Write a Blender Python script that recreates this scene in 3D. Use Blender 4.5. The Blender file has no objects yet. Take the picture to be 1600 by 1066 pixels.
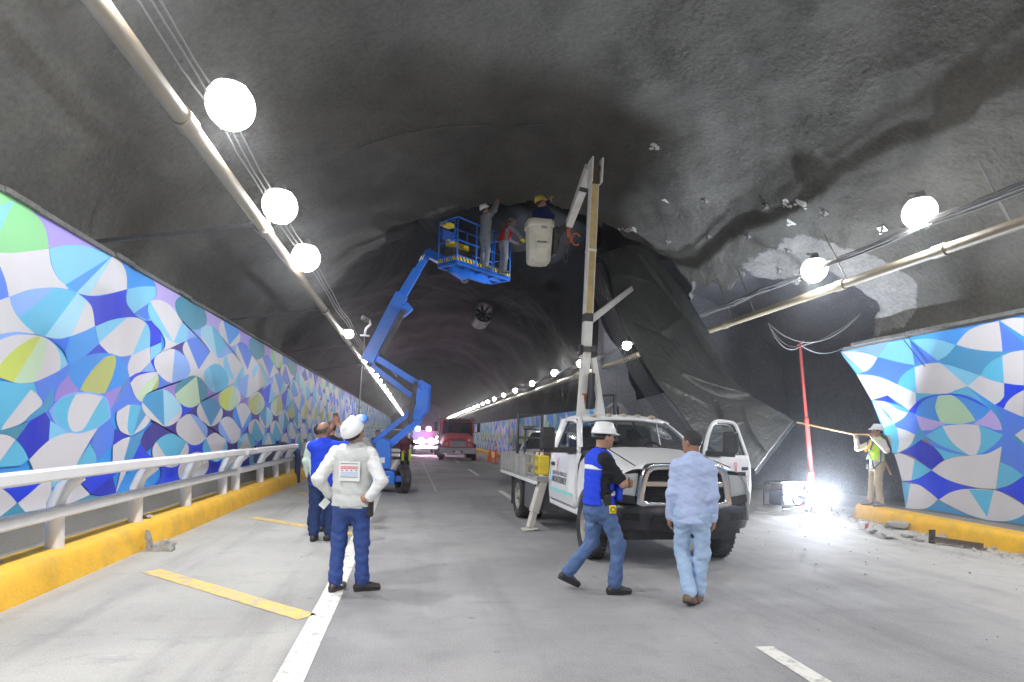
import bpy, bmesh, math, random
import numpy as np
from mathutils import Vector, Matrix, Euler
R_ = math.radians
rnd = random.Random(7)
scn = bpy.context.scene
col = scn.collection

# ------------------------------------------------------------------ camera, sky, exposure
cam_d = bpy.data.cameras.new('camera'); cam = bpy.data.objects.new('camera', cam_d); col.objects.link(cam)
F_, PX, PY, YAW, ROLL, CH = 950., 800., 679., R_(9.09), R_(1.5), 1.6
_f = Vector((math.sin(YAW), math.cos(YAW), 0)); _r = Vector((math.cos(YAW), -math.sin(YAW), 0)); _u = Vector((0, 0, 1))
_R = _r*math.cos(ROLL) + _u*math.sin(ROLL); _U = _u*math.cos(ROLL) - _r*math.sin(ROLL)
M = Matrix((_R, _U, -_f)).transposed().to_4x4(); M.translation = (0, 0, CH)
cam.matrix_world = M
cam_d.sensor_width = 36; cam_d.lens = F_/1600*36; cam_d.shift_y = (PY-533)/1600; cam_d.clip_start = .05; cam_d.clip_end = 1500
scn.camera = cam
w = bpy.data.worlds.new('World'); scn.world = w; w.use_nodes = True
nt = w.node_tree; sky = nt.nodes.new('ShaderNodeTexSky'); sky.sky_type = 'NISHITA'; sky.sun_disc = False
sky.sun_elevation = R_(50); sky.sun_rotation = R_(160)
bgn = nt.nodes['Background']; bgn.inputs['Strength'].default_value = .15
nt.links.new(sky.outputs[0], bgn.inputs['Color'])
scn.view_settings.view_transform = 'Standard'; scn.view_settings.look = 'None'; scn.view_settings.gamma = 1
scn.view_settings.exposure = 0.36
scn.cycles.use_denoising = True
scn.cycles.max_bounces = 6; scn.cycles.diffuse_bounces = 4; scn.cycles.transparent_max_bounces = 12
scn.cycles.sample_clamp_indirect = 6
LAMP_STRENGTH = 50.0
WORK_STRENGTH = 2300.0

def ray(x, y): return _f + _R*((x-PX)/F_) - _U*((y-PY)/F_)
O_ = Vector((0, 0, CH))
def onz(x, y, z=0): d = ray(x, y); return O_ + d*((z-CH)/d.z)
def onX(x, y, X): d = ray(x, y); return O_ + d*(X/d.x)
def onY(x, y, Y): d = ray(x, y); return O_ + d*(Y/d.y)

# ------------------------------------------------------------------ materials
def lin(c): return tuple(((v/255)/12.92 if v/255 <= .04045 else ((v/255+.055)/1.055)**2.4) for v in c)
_mats = {}
def pm(name, c, rough=.6, metal=0., var=.12, scale=6., bump=0., bscale=60., dirt=None, dirt_amt=.0, dscale=1.5, spec=None, coat=0.):
    """procedural principled material: base colour c (linear), noise variation, optional dirt and bump"""
    if name in _mats: return _mats[name]
    m = bpy.data.materials.new(name); m.use_nodes = True; nt = m.node_tree; n = nt.nodes; l = nt.links
    b = n['Principled BSDF']; tc = n.new('ShaderNodeTexCoord')
    no = n.new('ShaderNodeTexNoise'); no.inputs['Scale'].default_value = scale; no.inputs['Detail'].default_value = 6
    l.new(tc.outputs['Object'], no.inputs['Vector'])
    mx = n.new('ShaderNodeMix'); mx.data_type = 'RGBA'
    mx.inputs[6].default_value = (*[v*(1-var) for v in c], 1); mx.inputs[7].default_value = (*[min(1, v*(1+var)) for v in c], 1)
    l.new(no.outputs['Fac'], mx.inputs[0]); out = mx.outputs[2]
    if dirt is not None:
        d = n.new('ShaderNodeTexNoise'); d.inputs['Scale'].default_value = dscale; d.inputs['Detail'].default_value = 8; d.inputs['Roughness'].default_value = .65
        l.new(tc.outputs['Object'], d.inputs['Vector'])
        rp = n.new('ShaderNodeMapRange'); rp.inputs[1].default_value = .45; rp.inputs[2].default_value = .72; rp.inputs[4].default_value = dirt_amt
        l.new(d.outputs['Fac'], rp.inputs[0])
        m2 = n.new('ShaderNodeMix'); m2.data_type = 'RGBA'; m2.inputs[7].default_value = (*dirt, 1)
        l.new(rp.outputs[0], m2.inputs[0]); l.new(out, m2.inputs[6]); out = m2.outputs[2]
    l.new(out, b.inputs['Base Color'])
    b.inputs['Roughness'].default_value = rough; b.inputs['Metallic'].default_value = metal
    if spec is not None: b.inputs['Specular IOR Level'].default_value = spec
    if coat: b.inputs['Coat Weight'].default_value = coat; b.inputs['Coat Roughness'].default_value = .08
    if bump:
        nb = n.new('ShaderNodeTexNoise'); nb.inputs['Scale'].default_value = bscale; nb.inputs['Detail'].default_value = 5
        l.new(tc.outputs['Object'], nb.inputs['Vector'])
        bp = n.new('ShaderNodeBump'); bp.inputs['Strength'].default_value = bump; bp.inputs['Distance'].default_value = .02
        l.new(nb.outputs['Fac'], bp.inputs['Height']); l.new(bp.outputs[0], b.inputs['Normal'])
    _mats[name] = m; return m
def emit(name, c, s):
    if name in _mats: return _mats[name]
    m = bpy.data.materials.new(name); m.use_nodes = True; n = m.node_tree.nodes
    b = n['Principled BSDF']; b.inputs['Base Color'].default_value = (.8, .8, .8, 1)
    b.inputs['Emission Color'].default_value = (*c, 1); b.inputs['Emission Strength'].default_value = s
    _mats[name] = m; return m
def glass(name, tint=(.03, .035, .04), a=.45, rough=.05):
    if name in _mats: return _mats[name]
    m = bpy.data.materials.new(name); m.use_nodes = True; nt = m.node_tree; n = nt.nodes; l = nt.links
    b = n['Principled BSDF']; b.inputs['Base Color'].default_value = (*tint, 1); b.inputs['Roughness'].default_value = rough
    tr = n.new('ShaderNodeBsdfTransparent'); tr.inputs[0].default_value = (.85, .9, .9, 1)
    mx = n.new('ShaderNodeMixShader'); mx.inputs[0].default_value = a
    l.new(tr.outputs[0], mx.inputs[1]); l.new(b.outputs[0], mx.inputs[2]); l.new(mx.outputs[0], n['Material Output'].inputs[0])
    _mats[name] = m; return m

WHITE = pm('white_paint', (.78, .78, .78), .35, var=.03, dirt=(.45, .42, .38), dirt_amt=.25, dscale=2.2)
TRUCKW = pm('truck_white', (.8, .8, .81), .28, var=.02, dirt=(.5, .47, .42), dirt_amt=.16, dscale=2.5, coat=.4)
BLACKP = pm('black_plastic', (.018, .018, .02), .5, var=.2, dirt=(.12, .11, .1), dirt_amt=.35, dscale=5)
RUBBER = pm('rubber', (.03, .03, .03), .85, var=.2, dirt=(.16, .15, .14), dirt_amt=.6, dscale=5, bump=.3, bscale=90)
CHROME = pm('chrome', (.62, .63, .66), .16, 1., var=.05)
STEEL = pm('galvanised_steel', (.42, .42, .42), .42, .8, var=.15)
DARKST = pm('dark_steel', (.06, .06, .065), .5, .4, var=.25, dirt=(.2, .17, .14), dirt_amt=.3, dscale=6)
LIFTB = pm('lift_blue', (.014, .17, .72), .36, var=.08, dirt=(.12, .16, .26), dirt_amt=.35, dscale=3)
YELLOWP = pm('yellow_kerb_paint', (.80, .45, .035), .7, var=.14, scale=5, dirt=(.40, .28, .10), dirt_amt=.5, dscale=3.4, bump=.4, bscale=26)
CONC = pm('plain_concrete', (.30, .29, .27), .85, var=.16, scale=4, dirt=(.16, .15, .14), dirt_amt=.5, dscale=2, bump=.4, bscale=45)
RUBBLEM = pm('broken_concrete', (.36, .35, .33), .9, var=.2, scale=9, bump=.6, bscale=40)
PIPEM = pm('beige_pipe', (.25, .21, .145), .5, var=.14, scale=2.5, dirt=(.2, .165, .13), dirt_amt=.4, dscale=3)
REDM = pm('red_paint', (.34, .05, .045), .45, var=.15, dirt=(.25, .12, .1), dirt_amt=.4, dscale=4)
ORANGE = pm('cone_orange', (.9, .17, .03), .5, var=.08)
CABLEM = pm('cable_grey', (.16, .16, .16), .6, var=.2)

# ------------------------------------------------------------------ mesh helpers
class MB:
    def __init__(s): s.v = []; s.f = []; s.m = []; s.cur = 0
    def add(s, vs, fs):
        o = len(s.v); s.v += [tuple(p) for p in vs]; s.f += [tuple(i+o for i in f) for f in fs]; s.m += [s.cur]*len(fs); return s
    def box(s, c, d, rot=None):
        hx, hy, hz = d[0]/2, d[1]/2, d[2]/2; c = Vector(c)
        vs = [Vector((x, y, z)) for z in (-hz, hz) for x, y in ((-hx, -hy), (hx, -hy), (hx, hy), (-hx, hy))]
        if rot is not None: vs = [rot @ v for v in vs]
        return s.add([v+c for v in vs], [(3, 2, 1, 0), (4, 5, 6, 7), (0, 1, 5, 4), (1, 2, 6, 5), (2, 3, 7, 6), (3, 0, 4, 7)])
    def bar(s, a, b, w, h, up=(0, 0, 1), w2=None, h2=None):
        a = Vector(a); b = Vector(b); d = (b-a).normalized(); up = Vector(up)
        if abs(d.dot(up)) > .98: up = Vector((0, 1, 0))
        x = d.cross(up).normalized(); y = x.cross(d).normalized(); w2 = w if w2 is None else w2; h2 = h if h2 is None else h2
        vs = [a+x*i*w/2+y*j*h/2 for i, j in ((-1, -1), (1, -1), (1, 1), (-1, 1))]+[b+x*i*w2/2+y*j*h2/2 for i, j in ((-1, -1), (1, -1), (1, 1), (-1, 1))]
        return s.add(vs, [(3, 2, 1, 0), (4, 5, 6, 7), (0, 1, 5, 4), (1, 2, 6, 5), (2, 3, 7, 6), (3, 0, 4, 7)])
    def tube(s, pts, r, n=8, caps=True, closed=False):
        pts = [Vector(p) for p in pts]; N = len(pts); rs = r if isinstance(r, (list, tuple)) else [r]*N
        vs = []; prev = None
        for i, p in enumerate(pts):
            t = ((pts[(i+1) % N] if (closed or i < N-1) else p)-(pts[i-1] if (closed or i > 0) else p)).normalized()
            if prev is None:
                a = Vector((0, 0, 1)) if abs(t.z) < .9 else Vector((1, 0, 0)); x = t.cross(a).normalized()
            else:
                x = (prev-t*prev.dot(t)).normalized()
            prev = x; y = t.cross(x)
            vs += [p+(x*math.cos(2*math.pi*k/n)+y*math.sin(2*math.pi*k/n))*rs[i] for k in range(n)]
        fs = []
        for i in range(N if closed else N-1):
            j = (i+1) % N
            fs += [(i*n+k, i*n+(k+1) % n, j*n+(k+1) % n, j*n+k) for k in range(n)]
        if caps and not closed: fs += [tuple(reversed(range(n))), tuple((N-1)*n+k for k in range(n))]
        return s.add(vs, fs)
    def lathe(s, prof, c=(0, 0, 0), axis='Z', n=24, rot=None):
        """prof: list of (radius, height)"""
        vs = []; c = Vector(c)
        for r, h in prof:
            for k in range(n):
                a = 2*math.pi*k/n; p = Vector((r*math.cos(a), r*math.sin(a), h))
                if axis == 'X': p = Vector((p.z, p.x, p.y))
                elif axis == 'Y': p = Vector((p.y, p.z, p.x))
                if rot is not None: p = rot @ p
                vs.append(p+c)
        fs = [(i*n+k, i*n+(k+1) % n, (i+1)*n+(k+1) % n, (i+1)*n+k) for i in range(len(prof)-1) for k in range(n)]
        return s.add(vs, fs)
    def prism(s, poly, vec):
        n = len(poly); vec = Vector(vec); a = [Vector(p) for p in poly]
        return s.add(a+[p+vec for p in a], [tuple(reversed(range(n))), tuple(range(n, 2*n))]+[(i, (i+1) % n, n+(i+1) % n, n+i) for i in range(n)])
    def loft(s, secs, closed=False, caps=False):
        n = len(secs[0]); vs = [p for q in secs for p in q]
        fs = [(i*n+k, i*n+(k+1) % n, (i+1)*n+(k+1) % n, (i+1)*n+k) for i in range(len(secs)-1) for k in range(n if closed else n-1)]
        if caps: fs += [tuple(reversed(range(n))), tuple((len(secs)-1)*n+k for k in range(n))]
        return s.add(vs, fs)
    def build(s, name, mats, parent=None, bevel=0, smooth=False, seg=2, solid=0, loc=None, rot=None, fix=True, auto=None):
        me = bpy.data.meshes.new(name); me.from_pydata(s.v, [], s.f)
        if not isinstance(mats, (list, tuple)): mats = [mats]
        for m in mats: me.materials.append(m)
        if len(mats) > 1: me.polygons.foreach_set('material_index', s.m)
        if fix:
            bm = bmesh.new(); bm.from_mesh(me); bmesh.ops.recalc_face_normals(bm, faces=bm.faces); bm.to_mesh(me); bm.free()
        if smooth: me.polygons.foreach_set('use_smooth', [True]*len(me.polygons))
        me.update(); o = bpy.data.objects.new(name, me); col.objects.link(o)
        if parent is not None: o.parent = parent
        if loc is not None: o.location = loc
        if rot is not None: o.rotation_euler = rot
        if auto: me.set_sharp_from_angle(angle=R_(auto))
        if solid:
            q = o.modifiers.new('s', 'SOLIDIFY'); q.thickness = solid; q.offset = 0
        if bevel:
            q = o.modifiers.new('b', 'BEVEL'); q.width = bevel; q.segments = seg; q.limit_method = 'ANGLE'; q.angle_limit = R_(40)
        return o
def tag(o, label=None, cat=None, group=None, kind=None):
    if label: o['label'] = label
    if cat: o['category'] = cat
    if group: o['group'] = group
    if kind: o['kind'] = kind
    return o
def thing(name, label, cat, loc=(0, 0, 0), rz=0, group=None):
    o = bpy.data.objects.new(name, None); col.objects.link(o); o.location = loc; o.rotation_euler = (0, 0, rz); o.empty_display_size = .2
    return tag(o, label, cat, group)
def struct(o): o['kind'] = 'structure'; return o
def copy_tree(o, parent=None):
    c = o.copy(); col.objects.link(c); c.parent = parent
    for ch in list(o.children): copy_tree(ch, c)
    return c
def text(s, size, mat, parent, m, ext=.0015, name='lettering', align='LEFT', bold=0., squeeze=1.):
    cu = bpy.data.curves.new('t', 'FONT'); cu.body = s; cu.size = size; cu.extrude = ext; cu.offset = bold; cu.align_x = align; cu.resolution_u = 3
    t = bpy.data.objects.new('t', cu); col.objects.link(t)
    me = bpy.data.meshes.new_from_object(t.evaluated_get(bpy.context.evaluated_depsgraph_get())); bpy.data.objects.remove(t)
    o = bpy.data.objects.new(name, me); col.objects.link(o); me.materials.clear(); me.materials.append(mat)
    o.parent = parent; o.matrix_local = m @ Matrix.Diagonal((squeeze, 1, 1, 1)); return o
def basis(x, y, loc):
    x = Vector(x).normalized(); y = Vector(y).normalized(); z = x.cross(y)
    m = Matrix((x, y, z)).transposed().to_4x4(); m.translation = loc; return m
def smooth_path(pts, n=6, closed=True):
    """pts (x,y) smooth or (x,y,1) corner -> dense polyline; Catmull-Rom between corners"""
    N = len(pts); out = []
    def P(i): return pts[i % N]
    for i in range(N if closed else N-1):
        p1, p2 = P(i), P(i+1)
        p0 = P(i-1) if len(p1) == 2 and (closed or i > 0) else (2*p1[0]-p2[0], 2*p1[1]-p2[1])
        p3 = P(i+2) if len(p2) == 2 and (closed or i < N-2) else (2*p2[0]-p1[0], 2*p2[1]-p1[1])
        straight = len(p1) == 3 and len(p2) == 3
        for k in range(1 if straight else n):
            t = k/n
            q = [.5*(2*p1[j]+(p2[j]-p0[j])*t+(2*p0[j]-5*p1[j]+4*p2[j]-p3[j])*t*t+(3*p1[j]-p0[j]-3*p2[j]+p3[j])*t**3) for j in (0, 1)]
            out.append(tuple(q))
    if not closed: out.append(pts[-1][:2])
    return out
def snoise(x, y, z=0., seed=0, scale=1., oct=4):
    """cheap vectorised smooth noise, about -1..1"""
    r = np.random.RandomState(seed); o = 0; a = 1; tot = 0; f = 1./scale
    for _ in range(oct):
        s = 0
        for _k in range(5):
            d = r.normal(size=3); d /= np.linalg.norm(d); ph = r.uniform(0, 6.28); s = s+np.sin((x*d[0]+y*d[1]+z*d[2])*f*r.uniform(.7, 1.5)*6.28+ph)
        o = o+a*s/3.; tot += a; a *= .5; f *= 2.05
    return o/tot
# ------------------------------------------------------------------ road
def node_mat(name):
    m = bpy.data.materials.new(name); m.use_nodes = True; return m, m.node_tree.nodes, m.node_tree.links, m.node_tree.nodes['Principled BSDF']
def N(n, t, **kw):
    q = n.new(t)
    for k, v in kw.items():
        if k.startswith('i_'): q.inputs[int(k[2:])].default_value = v
        else: setattr(q, k, v)
    return q
def road_mat():
    m, n, l, b = node_mat('dusty_asphalt')
    tc = N(n, 'ShaderNodeTexCoord'); sx = N(n, 'ShaderNodeSeparateXYZ'); l.new(tc.outputs['Object'], sx.inputs[0])
    def noise(s, d=6, r=.6, stretch=None):
        q = N(n, 'ShaderNodeTexNoise'); q.inputs['Scale'].default_value = s; q.inputs['Detail'].default_value = d; q.inputs['Roughness'].default_value = r
        if stretch:
            mp = N(n, 'ShaderNodeMapping'); mp.inputs['Scale'].default_value = stretch; l.new(tc.outputs['Object'], mp.inputs[0]); l.new(mp.outputs[0], q.inputs['Vector'])
        else: l.new(tc.outputs['Object'], q.inputs['Vector'])
        return q.outputs['Fac']
    def mr(x, a, b_, c, d):
        q = N(n, 'ShaderNodeMapRange'); l.new(x, q.inputs[0])
        for k, v in zip((1, 2, 3, 4), (a, b_, c, d)): q.inputs[k].default_value = v
        return q.outputs[0]
    def mix(f, a, b_):
        q = N(n, 'ShaderNodeMix', data_type='RGBA')
        for s, v in ((0, f), (6, a), (7, b_)):
            if isinstance(v, (tuple, float)): q.inputs[s].default_value = v if isinstance(v, float) else (*v, 1)
            else: l.new(v, q.inputs[s])
        return q.outputs[2]
    asph = mix(mr(noise(.5, 8), .3, .7, 0, 1), (.26, .252, .256), (.44, .43, .432))
    conc = mix(mr(noise(.8, 8), .3, .7, 0, 1), (.40, .39, .36), (.54, .53, .49))
    # shoulder left of the white line is paler concrete; right edge carries pale spalled dust
    add = N(n, 'ShaderNodeMath', operation='ADD'); l.new(sx.outputs[0], add.inputs[0]); l.new(mr(noise(2.5), 0, 1, -.12, .12), add.inputs[1])
    c = mix(mr(add.outputs[0], -.95, -.6, 0, 1), conc, asph)
    add2 = N(n, 'ShaderNodeMath', operation='ADD'); l.new(sx.outputs[0], add2.inputs[0]); l.new(mr(noise(.6, 8, .7), 0, 1, -2.6, 2.6), add2.inputs[1])
    c = mix(mr(add2.outputs[0], 4.6, 8.6, 0, .85), c, (.50, .475, .41))
    # wheel tracks, long stains
    c = mix(mr(noise(1., 6, .6, (1.3, .12, 1)), .5, .72, 0, .6), c, (.15, .146, .15))
    c = mix(mr(noise(1.7, 7, .65, (.35, 1.6, 1)), .6, .78, 0, .5), c, (.14, .137, .14))
    c = mix(mr(noise(.45, 9, .7), .56, .74, 0, .4), c, (.44, .43, .41))
    # small dark spots and oil drips
    vo = N(n, 'ShaderNodeTexVoronoi'); vo.inputs['Scale'].default_value = 2.1; l.new(tc.outputs['Object'], vo.inputs['Vector'])
    spot = mr(vo.outputs['Distance'], .03, .09, .55, 0)
    c = mix(spot, c, (.14, .136, .13))
    vo2 = N(n, 'ShaderNodeTexVoronoi'); vo2.inputs['Scale'].default_value = 5.3; l.new(tc.outputs['Object'], vo2.inputs['Vector'])
    c = mix(mr(vo2.outputs['Distance'], .03, .06, .4, 0), c, (.56, .54, .5))
    sk = N(n, 'ShaderNodeTexWave', wave_type='RINGS', rings_direction='Z'); sk.inputs['Scale'].default_value = .045; sk.inputs['Distortion'].default_value = 3.; sk.inputs['Detail'].default_value = 3; mps = N(n, 'ShaderNodeMapping'); mps.inputs['Location'].default_value = (6, -14, 0); l.new(tc.outputs['Object'], mps.inputs[0]); l.new(mps.outputs[0], sk.inputs['Vector'])
    c = mix(mr(sk.outputs['Fac'], .93, 1., 0, .22), c, (.12, .118, .12))
    c = mix(mr(noise(3.2, 9, .75), .5, .75, 0, .55), c, (.20, .195, .195))
    c = mix(mr(noise(.35, 5, .6), .5, .62, 0, .35), c, (.50, .48, .46))
    gr = mr(noise(70, 3), .3, .7, 0, 1); c = mix(.26, c, mix(gr, (.05, .05, .05), (.4, .4, .39)))
    l.new(c, b.inputs['Base Color']); 
    r = mr(noise(.9, 6), .3, .7, .72, .95); l.new(r, b.inputs['Roughness']); b.inputs['Specular IOR Level'].default_value = .35
    bp = N(n, 'ShaderNodeBump'); bp.inputs['Strength'].default_value = .6; bp.inputs['Distance'].default_value = .012
    l.new(noise(55, 4), bp.inputs['Height']); l.new(bp.outputs[0], b.inputs['Normal'])
    return m
g = MB(); xs = [-6, -4, -2, 0, 2, 4, 6, 8, 10, 12, 15]; ys = [-16, -8, 0, 8, 16, 24, 40, 70, 118, 170]
g.add([(x, y, 0) for y in ys for x in xs], [(j*11+i, j*11+i+1, (j+1)*11+i+1, (j+1)*11+i) for j in range(len(ys)-1) for i in range(10)])
struct(g.build('road', road_mat()))
def worn_paint(name, c, hole=.5):
    m, n, l, b = node_mat(name)
    tc = N(n, 'ShaderNodeTexCoord'); q = N(n, 'ShaderNodeTexNoise'); q.inputs['Scale'].default_value = 9; q.inputs['Detail'].default_value = 9; q.inputs['Roughness'].default_value = .7
    l.new(tc.outputs['Object'], q.inputs['Vector']); r = N(n, 'ShaderNodeMapRange'); l.new(q.outputs[0], r.inputs[0])
    r.inputs[1].default_value = hole; r.inputs[2].default_value = hole+.14; r.inputs[4].default_value = .85
    mx = N(n, 'ShaderNodeMix', data_type='RGBA'); mx.inputs[6].default_value = (*c, 1); mx.inputs[7].default_value = (.36, .35, .33, 1); l.new(r.outputs[0], mx.inputs[0])
    l.new(mx.outputs[2], b.inputs['Base Color']); b.inputs['Roughness'].default_value = .7; return m
LINEW = worn_paint('lane_paint_white', (.74, .72, .66), .5); LINEY = worn_paint('lane_paint_yellow', (.76, .50, .13), .46); LSTREAK = worn_paint('painted_light_streak', (.46, .45, .45), .45)
def stripe(name, pts, wd, mat, z=.005):
    b = MB(); pts = [Vector(p).to_3d() for p in pts]; vs = []
    for i, p in enumerate(pts):
        t = (pts[min(i+1, len(pts)-1)]-pts[max(i-1, 0)]).normalized(); x = Vector((t.y, -t.x, 0))*wd/2
        vs += [(*(p-x).xy, z), (*(p+x).xy, z)]
    b.add(vs, [(2*i, 2*i+1, 2*i+3, 2*i+2) for i in range(len(pts)-1)]); return struct(b.build(name, mat))
stripe('lane_edge_line', [(-.73, -12), (-.75, 6), (-.9, 16), (-1.0, 60)], .19, LINEW)
for y0, y1 in ((-6, -3), (1.0, 4.35), (13.2, 17), (23, 27), (33, 37)): stripe('lane_dash', [(2.72 if y1 < 9 else 2.42, y0), (2.72 if y1 < 9 else 2.42, y1)], .15, LINEW)
stripe('light_streak', [(.62, 16.5), (.42, 34)], .06, LSTREAK)  # streak of reflected light on the road, put in as a pale stripe
for y0 in (3.1, 7.21, 11.42, 15.8, 20.2): stripe('yellow_hatch_line', [(-2.82, y0), (-.86, y0-1.84)], .2, LINEY)

# ------------------------------------------------------------------ kerbs
def kerb(name, path, w_in, h, mat, side, tip=False):
    """path: list of (x, y) along the road face; side=+1 keeps the kerb body at larger x"""
    b = MB(); secs = []; N_ = len(path)
    for i, (x, y) in enumerate(path):
        hh = h; j = snoise(np.array(x*3), np.array(y), seed=3, scale=1.3, oct=2)*.012
        s = side
        secs.append([Vector((x-.03*s, y, -.05)), Vector((x+j*s-.02*s, y, .03)), Vector((x+j*s, y, hh*.62)), Vector((x+(.03+j)*s, y, hh-.03+j)), Vector((x+(.07+j)*s, y, hh+j*.5)), Vector((x+w_in*s, y, hh+.005)), Vector((x+w_in*s, y, -.05))])
    b.loft(secs, caps=True)
    return struct(b.build(name, mat, smooth=True, auto=50))
ys = [-12+.35*i for i in range(90)]
kerb('left_kerb', [(-3.4, y) for y in ys]+[(-3.42, y) for y in range(20, 116, 4)], .42, .31, YELLOWP, -1)
def rk(y): return 9.0+.11*(y-7.7)
pth = [(rk(y), y) for y in [-12+.35*i for i in range(67)]]
pth = [p for p in pth if p[1] < 11.5]
kerb('right_kerb', pth+[(rk(11.5)+.02, 11.6), (rk(11.5)+.08, 11.85), (rk(11.5)+.2, 12.02), (rk(11.5)+.4, 12.1)], .42, .28, YELLOWP, 1)
kerb('far_kerb', [(5.45, y) for y in [19.4+1.2*i for i in range(30)]]+[(5.45, y) for y in range(58, 116, 6)], .4, .26, YELLOWP, 1)
b = MB(); b.prism([(-3.82, -12, .285), (-4.25, -12, .20), (-4.25, 116, .20), (-3.82, 116, .285)], (0, 0, -.3)); struct(b.build('left_gutter', CONC))
b = MB(); b.prism([(rk(-12)+.41, -12, .275), (10.3, -12, .27), (10.3, 11.9, .27), (rk(11.5)+.43, 11.9, .275)], (0, 0, -.3)); struct(b.build('right_walkway', CONC))
b = MB(); b.prism([(5.84, 19.4, .25), (6.35, 19.4, .25), (6.35, 116, .25), (5.84, 116, .25)], (0, 0, -.3)); struct(b.build('far_walkway', CONC))

# ------------------------------------------------------------------ tunnel lining
def shotcrete(name, c0, c1, bump=.7, zones=None):
    m, n, l, b = node_mat(name); tc = N(n, 'ShaderNodeTexCoord')
    def noise(s, d=6, r=.6, st=None):
        q = N(n, 'ShaderNodeTexNoise'); q.inputs['Scale'].default_value = s; q.inputs['Detail'].default_value = d; q.inputs['Roughness'].default_value = r
        if st:
            mp = N(n, 'ShaderNodeMapping'); mp.inputs['Scale'].default_value = st; l.new(tc.outputs['Object'], mp.inputs[0]); l.new(mp.outputs[0], q.inputs['Vector'])
        else: l.new(tc.outputs['Object'], q.inputs['Vector'])
        return q.outputs['Fac']
    mx = N(n, 'ShaderNodeMix', data_type='RGBA'); mx.inputs[6].default_value = (*c0, 1); mx.inputs[7].default_value = (*c1, 1)
    r = N(n, 'ShaderNodeMapRange'); l.new(noise(.55, 9, .65, (1, .6, 1)), r.inputs[0]); r.inputs[1].default_value = .32; r.inputs[2].default_value = .68
    l.new(r.outputs[0], mx.inputs[0])
    m2 = N(n, 'ShaderNodeMix', data_type='RGBA', blend_type='MULTIPLY'); l.new(mx.outputs[2], m2.inputs[6])
    r2 = N(n, 'ShaderNodeMapRange'); l.new(noise(14, 5, .7), r2.inputs[0]); r2.inputs[1].default_value = .3; r2.inputs[2].default_value = .7; r2.inputs[3].default_value = .7; r2.inputs[4].default_value = 1.2
    l.new(r2.outputs[0], m2.inputs[7]); m2.inputs[0].default_value = 1
    if zones:   # paint zones stored per vertex, with a noisy border
        for att, ca, cb in zones:
            at = N(n, 'ShaderNodeAttribute', attribute_name=att); nz = noise(1.7, 10, .7)
            a1 = N(n, 'ShaderNodeMath', operation='MULTIPLY_ADD'); l.new(nz, a1.inputs[0]); a1.inputs[1].default_value = .9; a1.inputs[2].default_value = -.45
            a2 = N(n, 'ShaderNodeMath', operation='ADD'); l.new(at.outputs['Fac'], a2.inputs[0]); l.new(a1.outputs[0], a2.inputs[1])
            r5 = N(n, 'ShaderNodeMapRange'); l.new(a2.outputs[0], r5.inputs[0]); r5.inputs[1].default_value = -.02 if att == 'bare' else -.25; r5.inputs[2].default_value = .05 if att == 'bare' else .25
            zc = N(n, 'ShaderNodeMix', data_type='RGBA'); zc.inputs[6].default_value = (*ca, 1); zc.inputs[7].default_value = (*cb, 1); l.new(noise(2.3, 8, .7), zc.inputs[0])
            zm = N(n, 'ShaderNodeMix', data_type='RGBA', blend_type='MULTIPLY'); zm.inputs[0].default_value = 1; l.new(zc.outputs[2], zm.inputs[6]); l.new(r2.outputs[0], zm.inputs[7])
            m3 = N(n, 'ShaderNodeMix', data_type='RGBA'); l.new(r5.outputs[0], m3.inputs[0]); l.new(m2.outputs[2], m3.inputs[6]); l.new(zm.outputs[2], m3.inputs[7]); m2 = m3
    l.new(m2.outputs[2], b.inputs['Base Color']); b.inputs['Roughness'].default_value = .75; b.inputs['Specular IOR Level'].default_value = .3
    # coarse sprayed grain whose strength itself varies over the surface
    ad = N(n, 'ShaderNodeMath', operation='MULTIPLY'); l.new(noise(9, 8, .62), ad.inputs[0])
    r3 = N(n, 'ShaderNodeMapRange'); l.new(noise(.7, 3), r3.inputs[0]); r3.inputs[1].default_value = .4; r3.inputs[2].default_value = .65; r3.inputs[3].default_value = .25; r3.inputs[4].default_value = 1
    l.new(r3.outputs[0], ad.inputs[1])
    bp = N(n, 'ShaderNodeBump'); bp.inputs['Strength'].default_value = bump; bp.inputs['Distance'].default_value = .10
    l.new(ad.outputs[0], bp.inputs['Height']); l.new(bp.outputs[0], b.inputs['Normal']); return m
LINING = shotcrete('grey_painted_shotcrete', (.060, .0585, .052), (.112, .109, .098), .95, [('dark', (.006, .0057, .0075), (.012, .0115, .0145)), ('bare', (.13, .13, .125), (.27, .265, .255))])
LINDARK = shotcrete('dark_shotcrete', (.015, .014, .018), (.026, .024, .030), .5)
RAW = shotcrete('bare_broken_concrete', (.13, .13, .125), (.25, .245, .235), .9)
near_p = [(-4.55, 3.95), (-4.2, 4.65), (-3.5, 5.35), (-2.6, 6.0), (-1.2, 6.85), (.8, 7.65), (3, 7.95), (5, 7.7), (7, 6.9), (8.4, 5.95), (9.4, 5.15), (10.2, 4.4), (10.4, 3.80)]
far_p = [(-4.55, 3.95), (-4.2, 4.65), (-3.5, 5.35), (-2.6, 5.9), (-1.4, 6.5), (0, 7.0), (1.5, 7.2), (3, 6.95), (4.3, 6.3), (5.2, 5.45), (5.9, 4.5), (6.3, 3.6), (6.5, 2.55)]
def resample(p, n):
    p = np.array(smooth_path([tuple(q) for q in p], 10, False)); d = np.r_[0, np.cumsum(np.linalg.norm(np.diff(p, axis=0), axis=1))]
    t = np.linspace(0, d[-1], n); return np.c_[np.interp(t, d, p[:, 0]), np.interp(t, d, p[:, 1])]
NP = 150; A_ = resample(near_p, NP); B_ = resample(far_p, NP)
def smst(a, b_, x): t = np.clip((x-a)/(b_-a), 0, 1); return t*t*(3-2*t)
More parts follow.
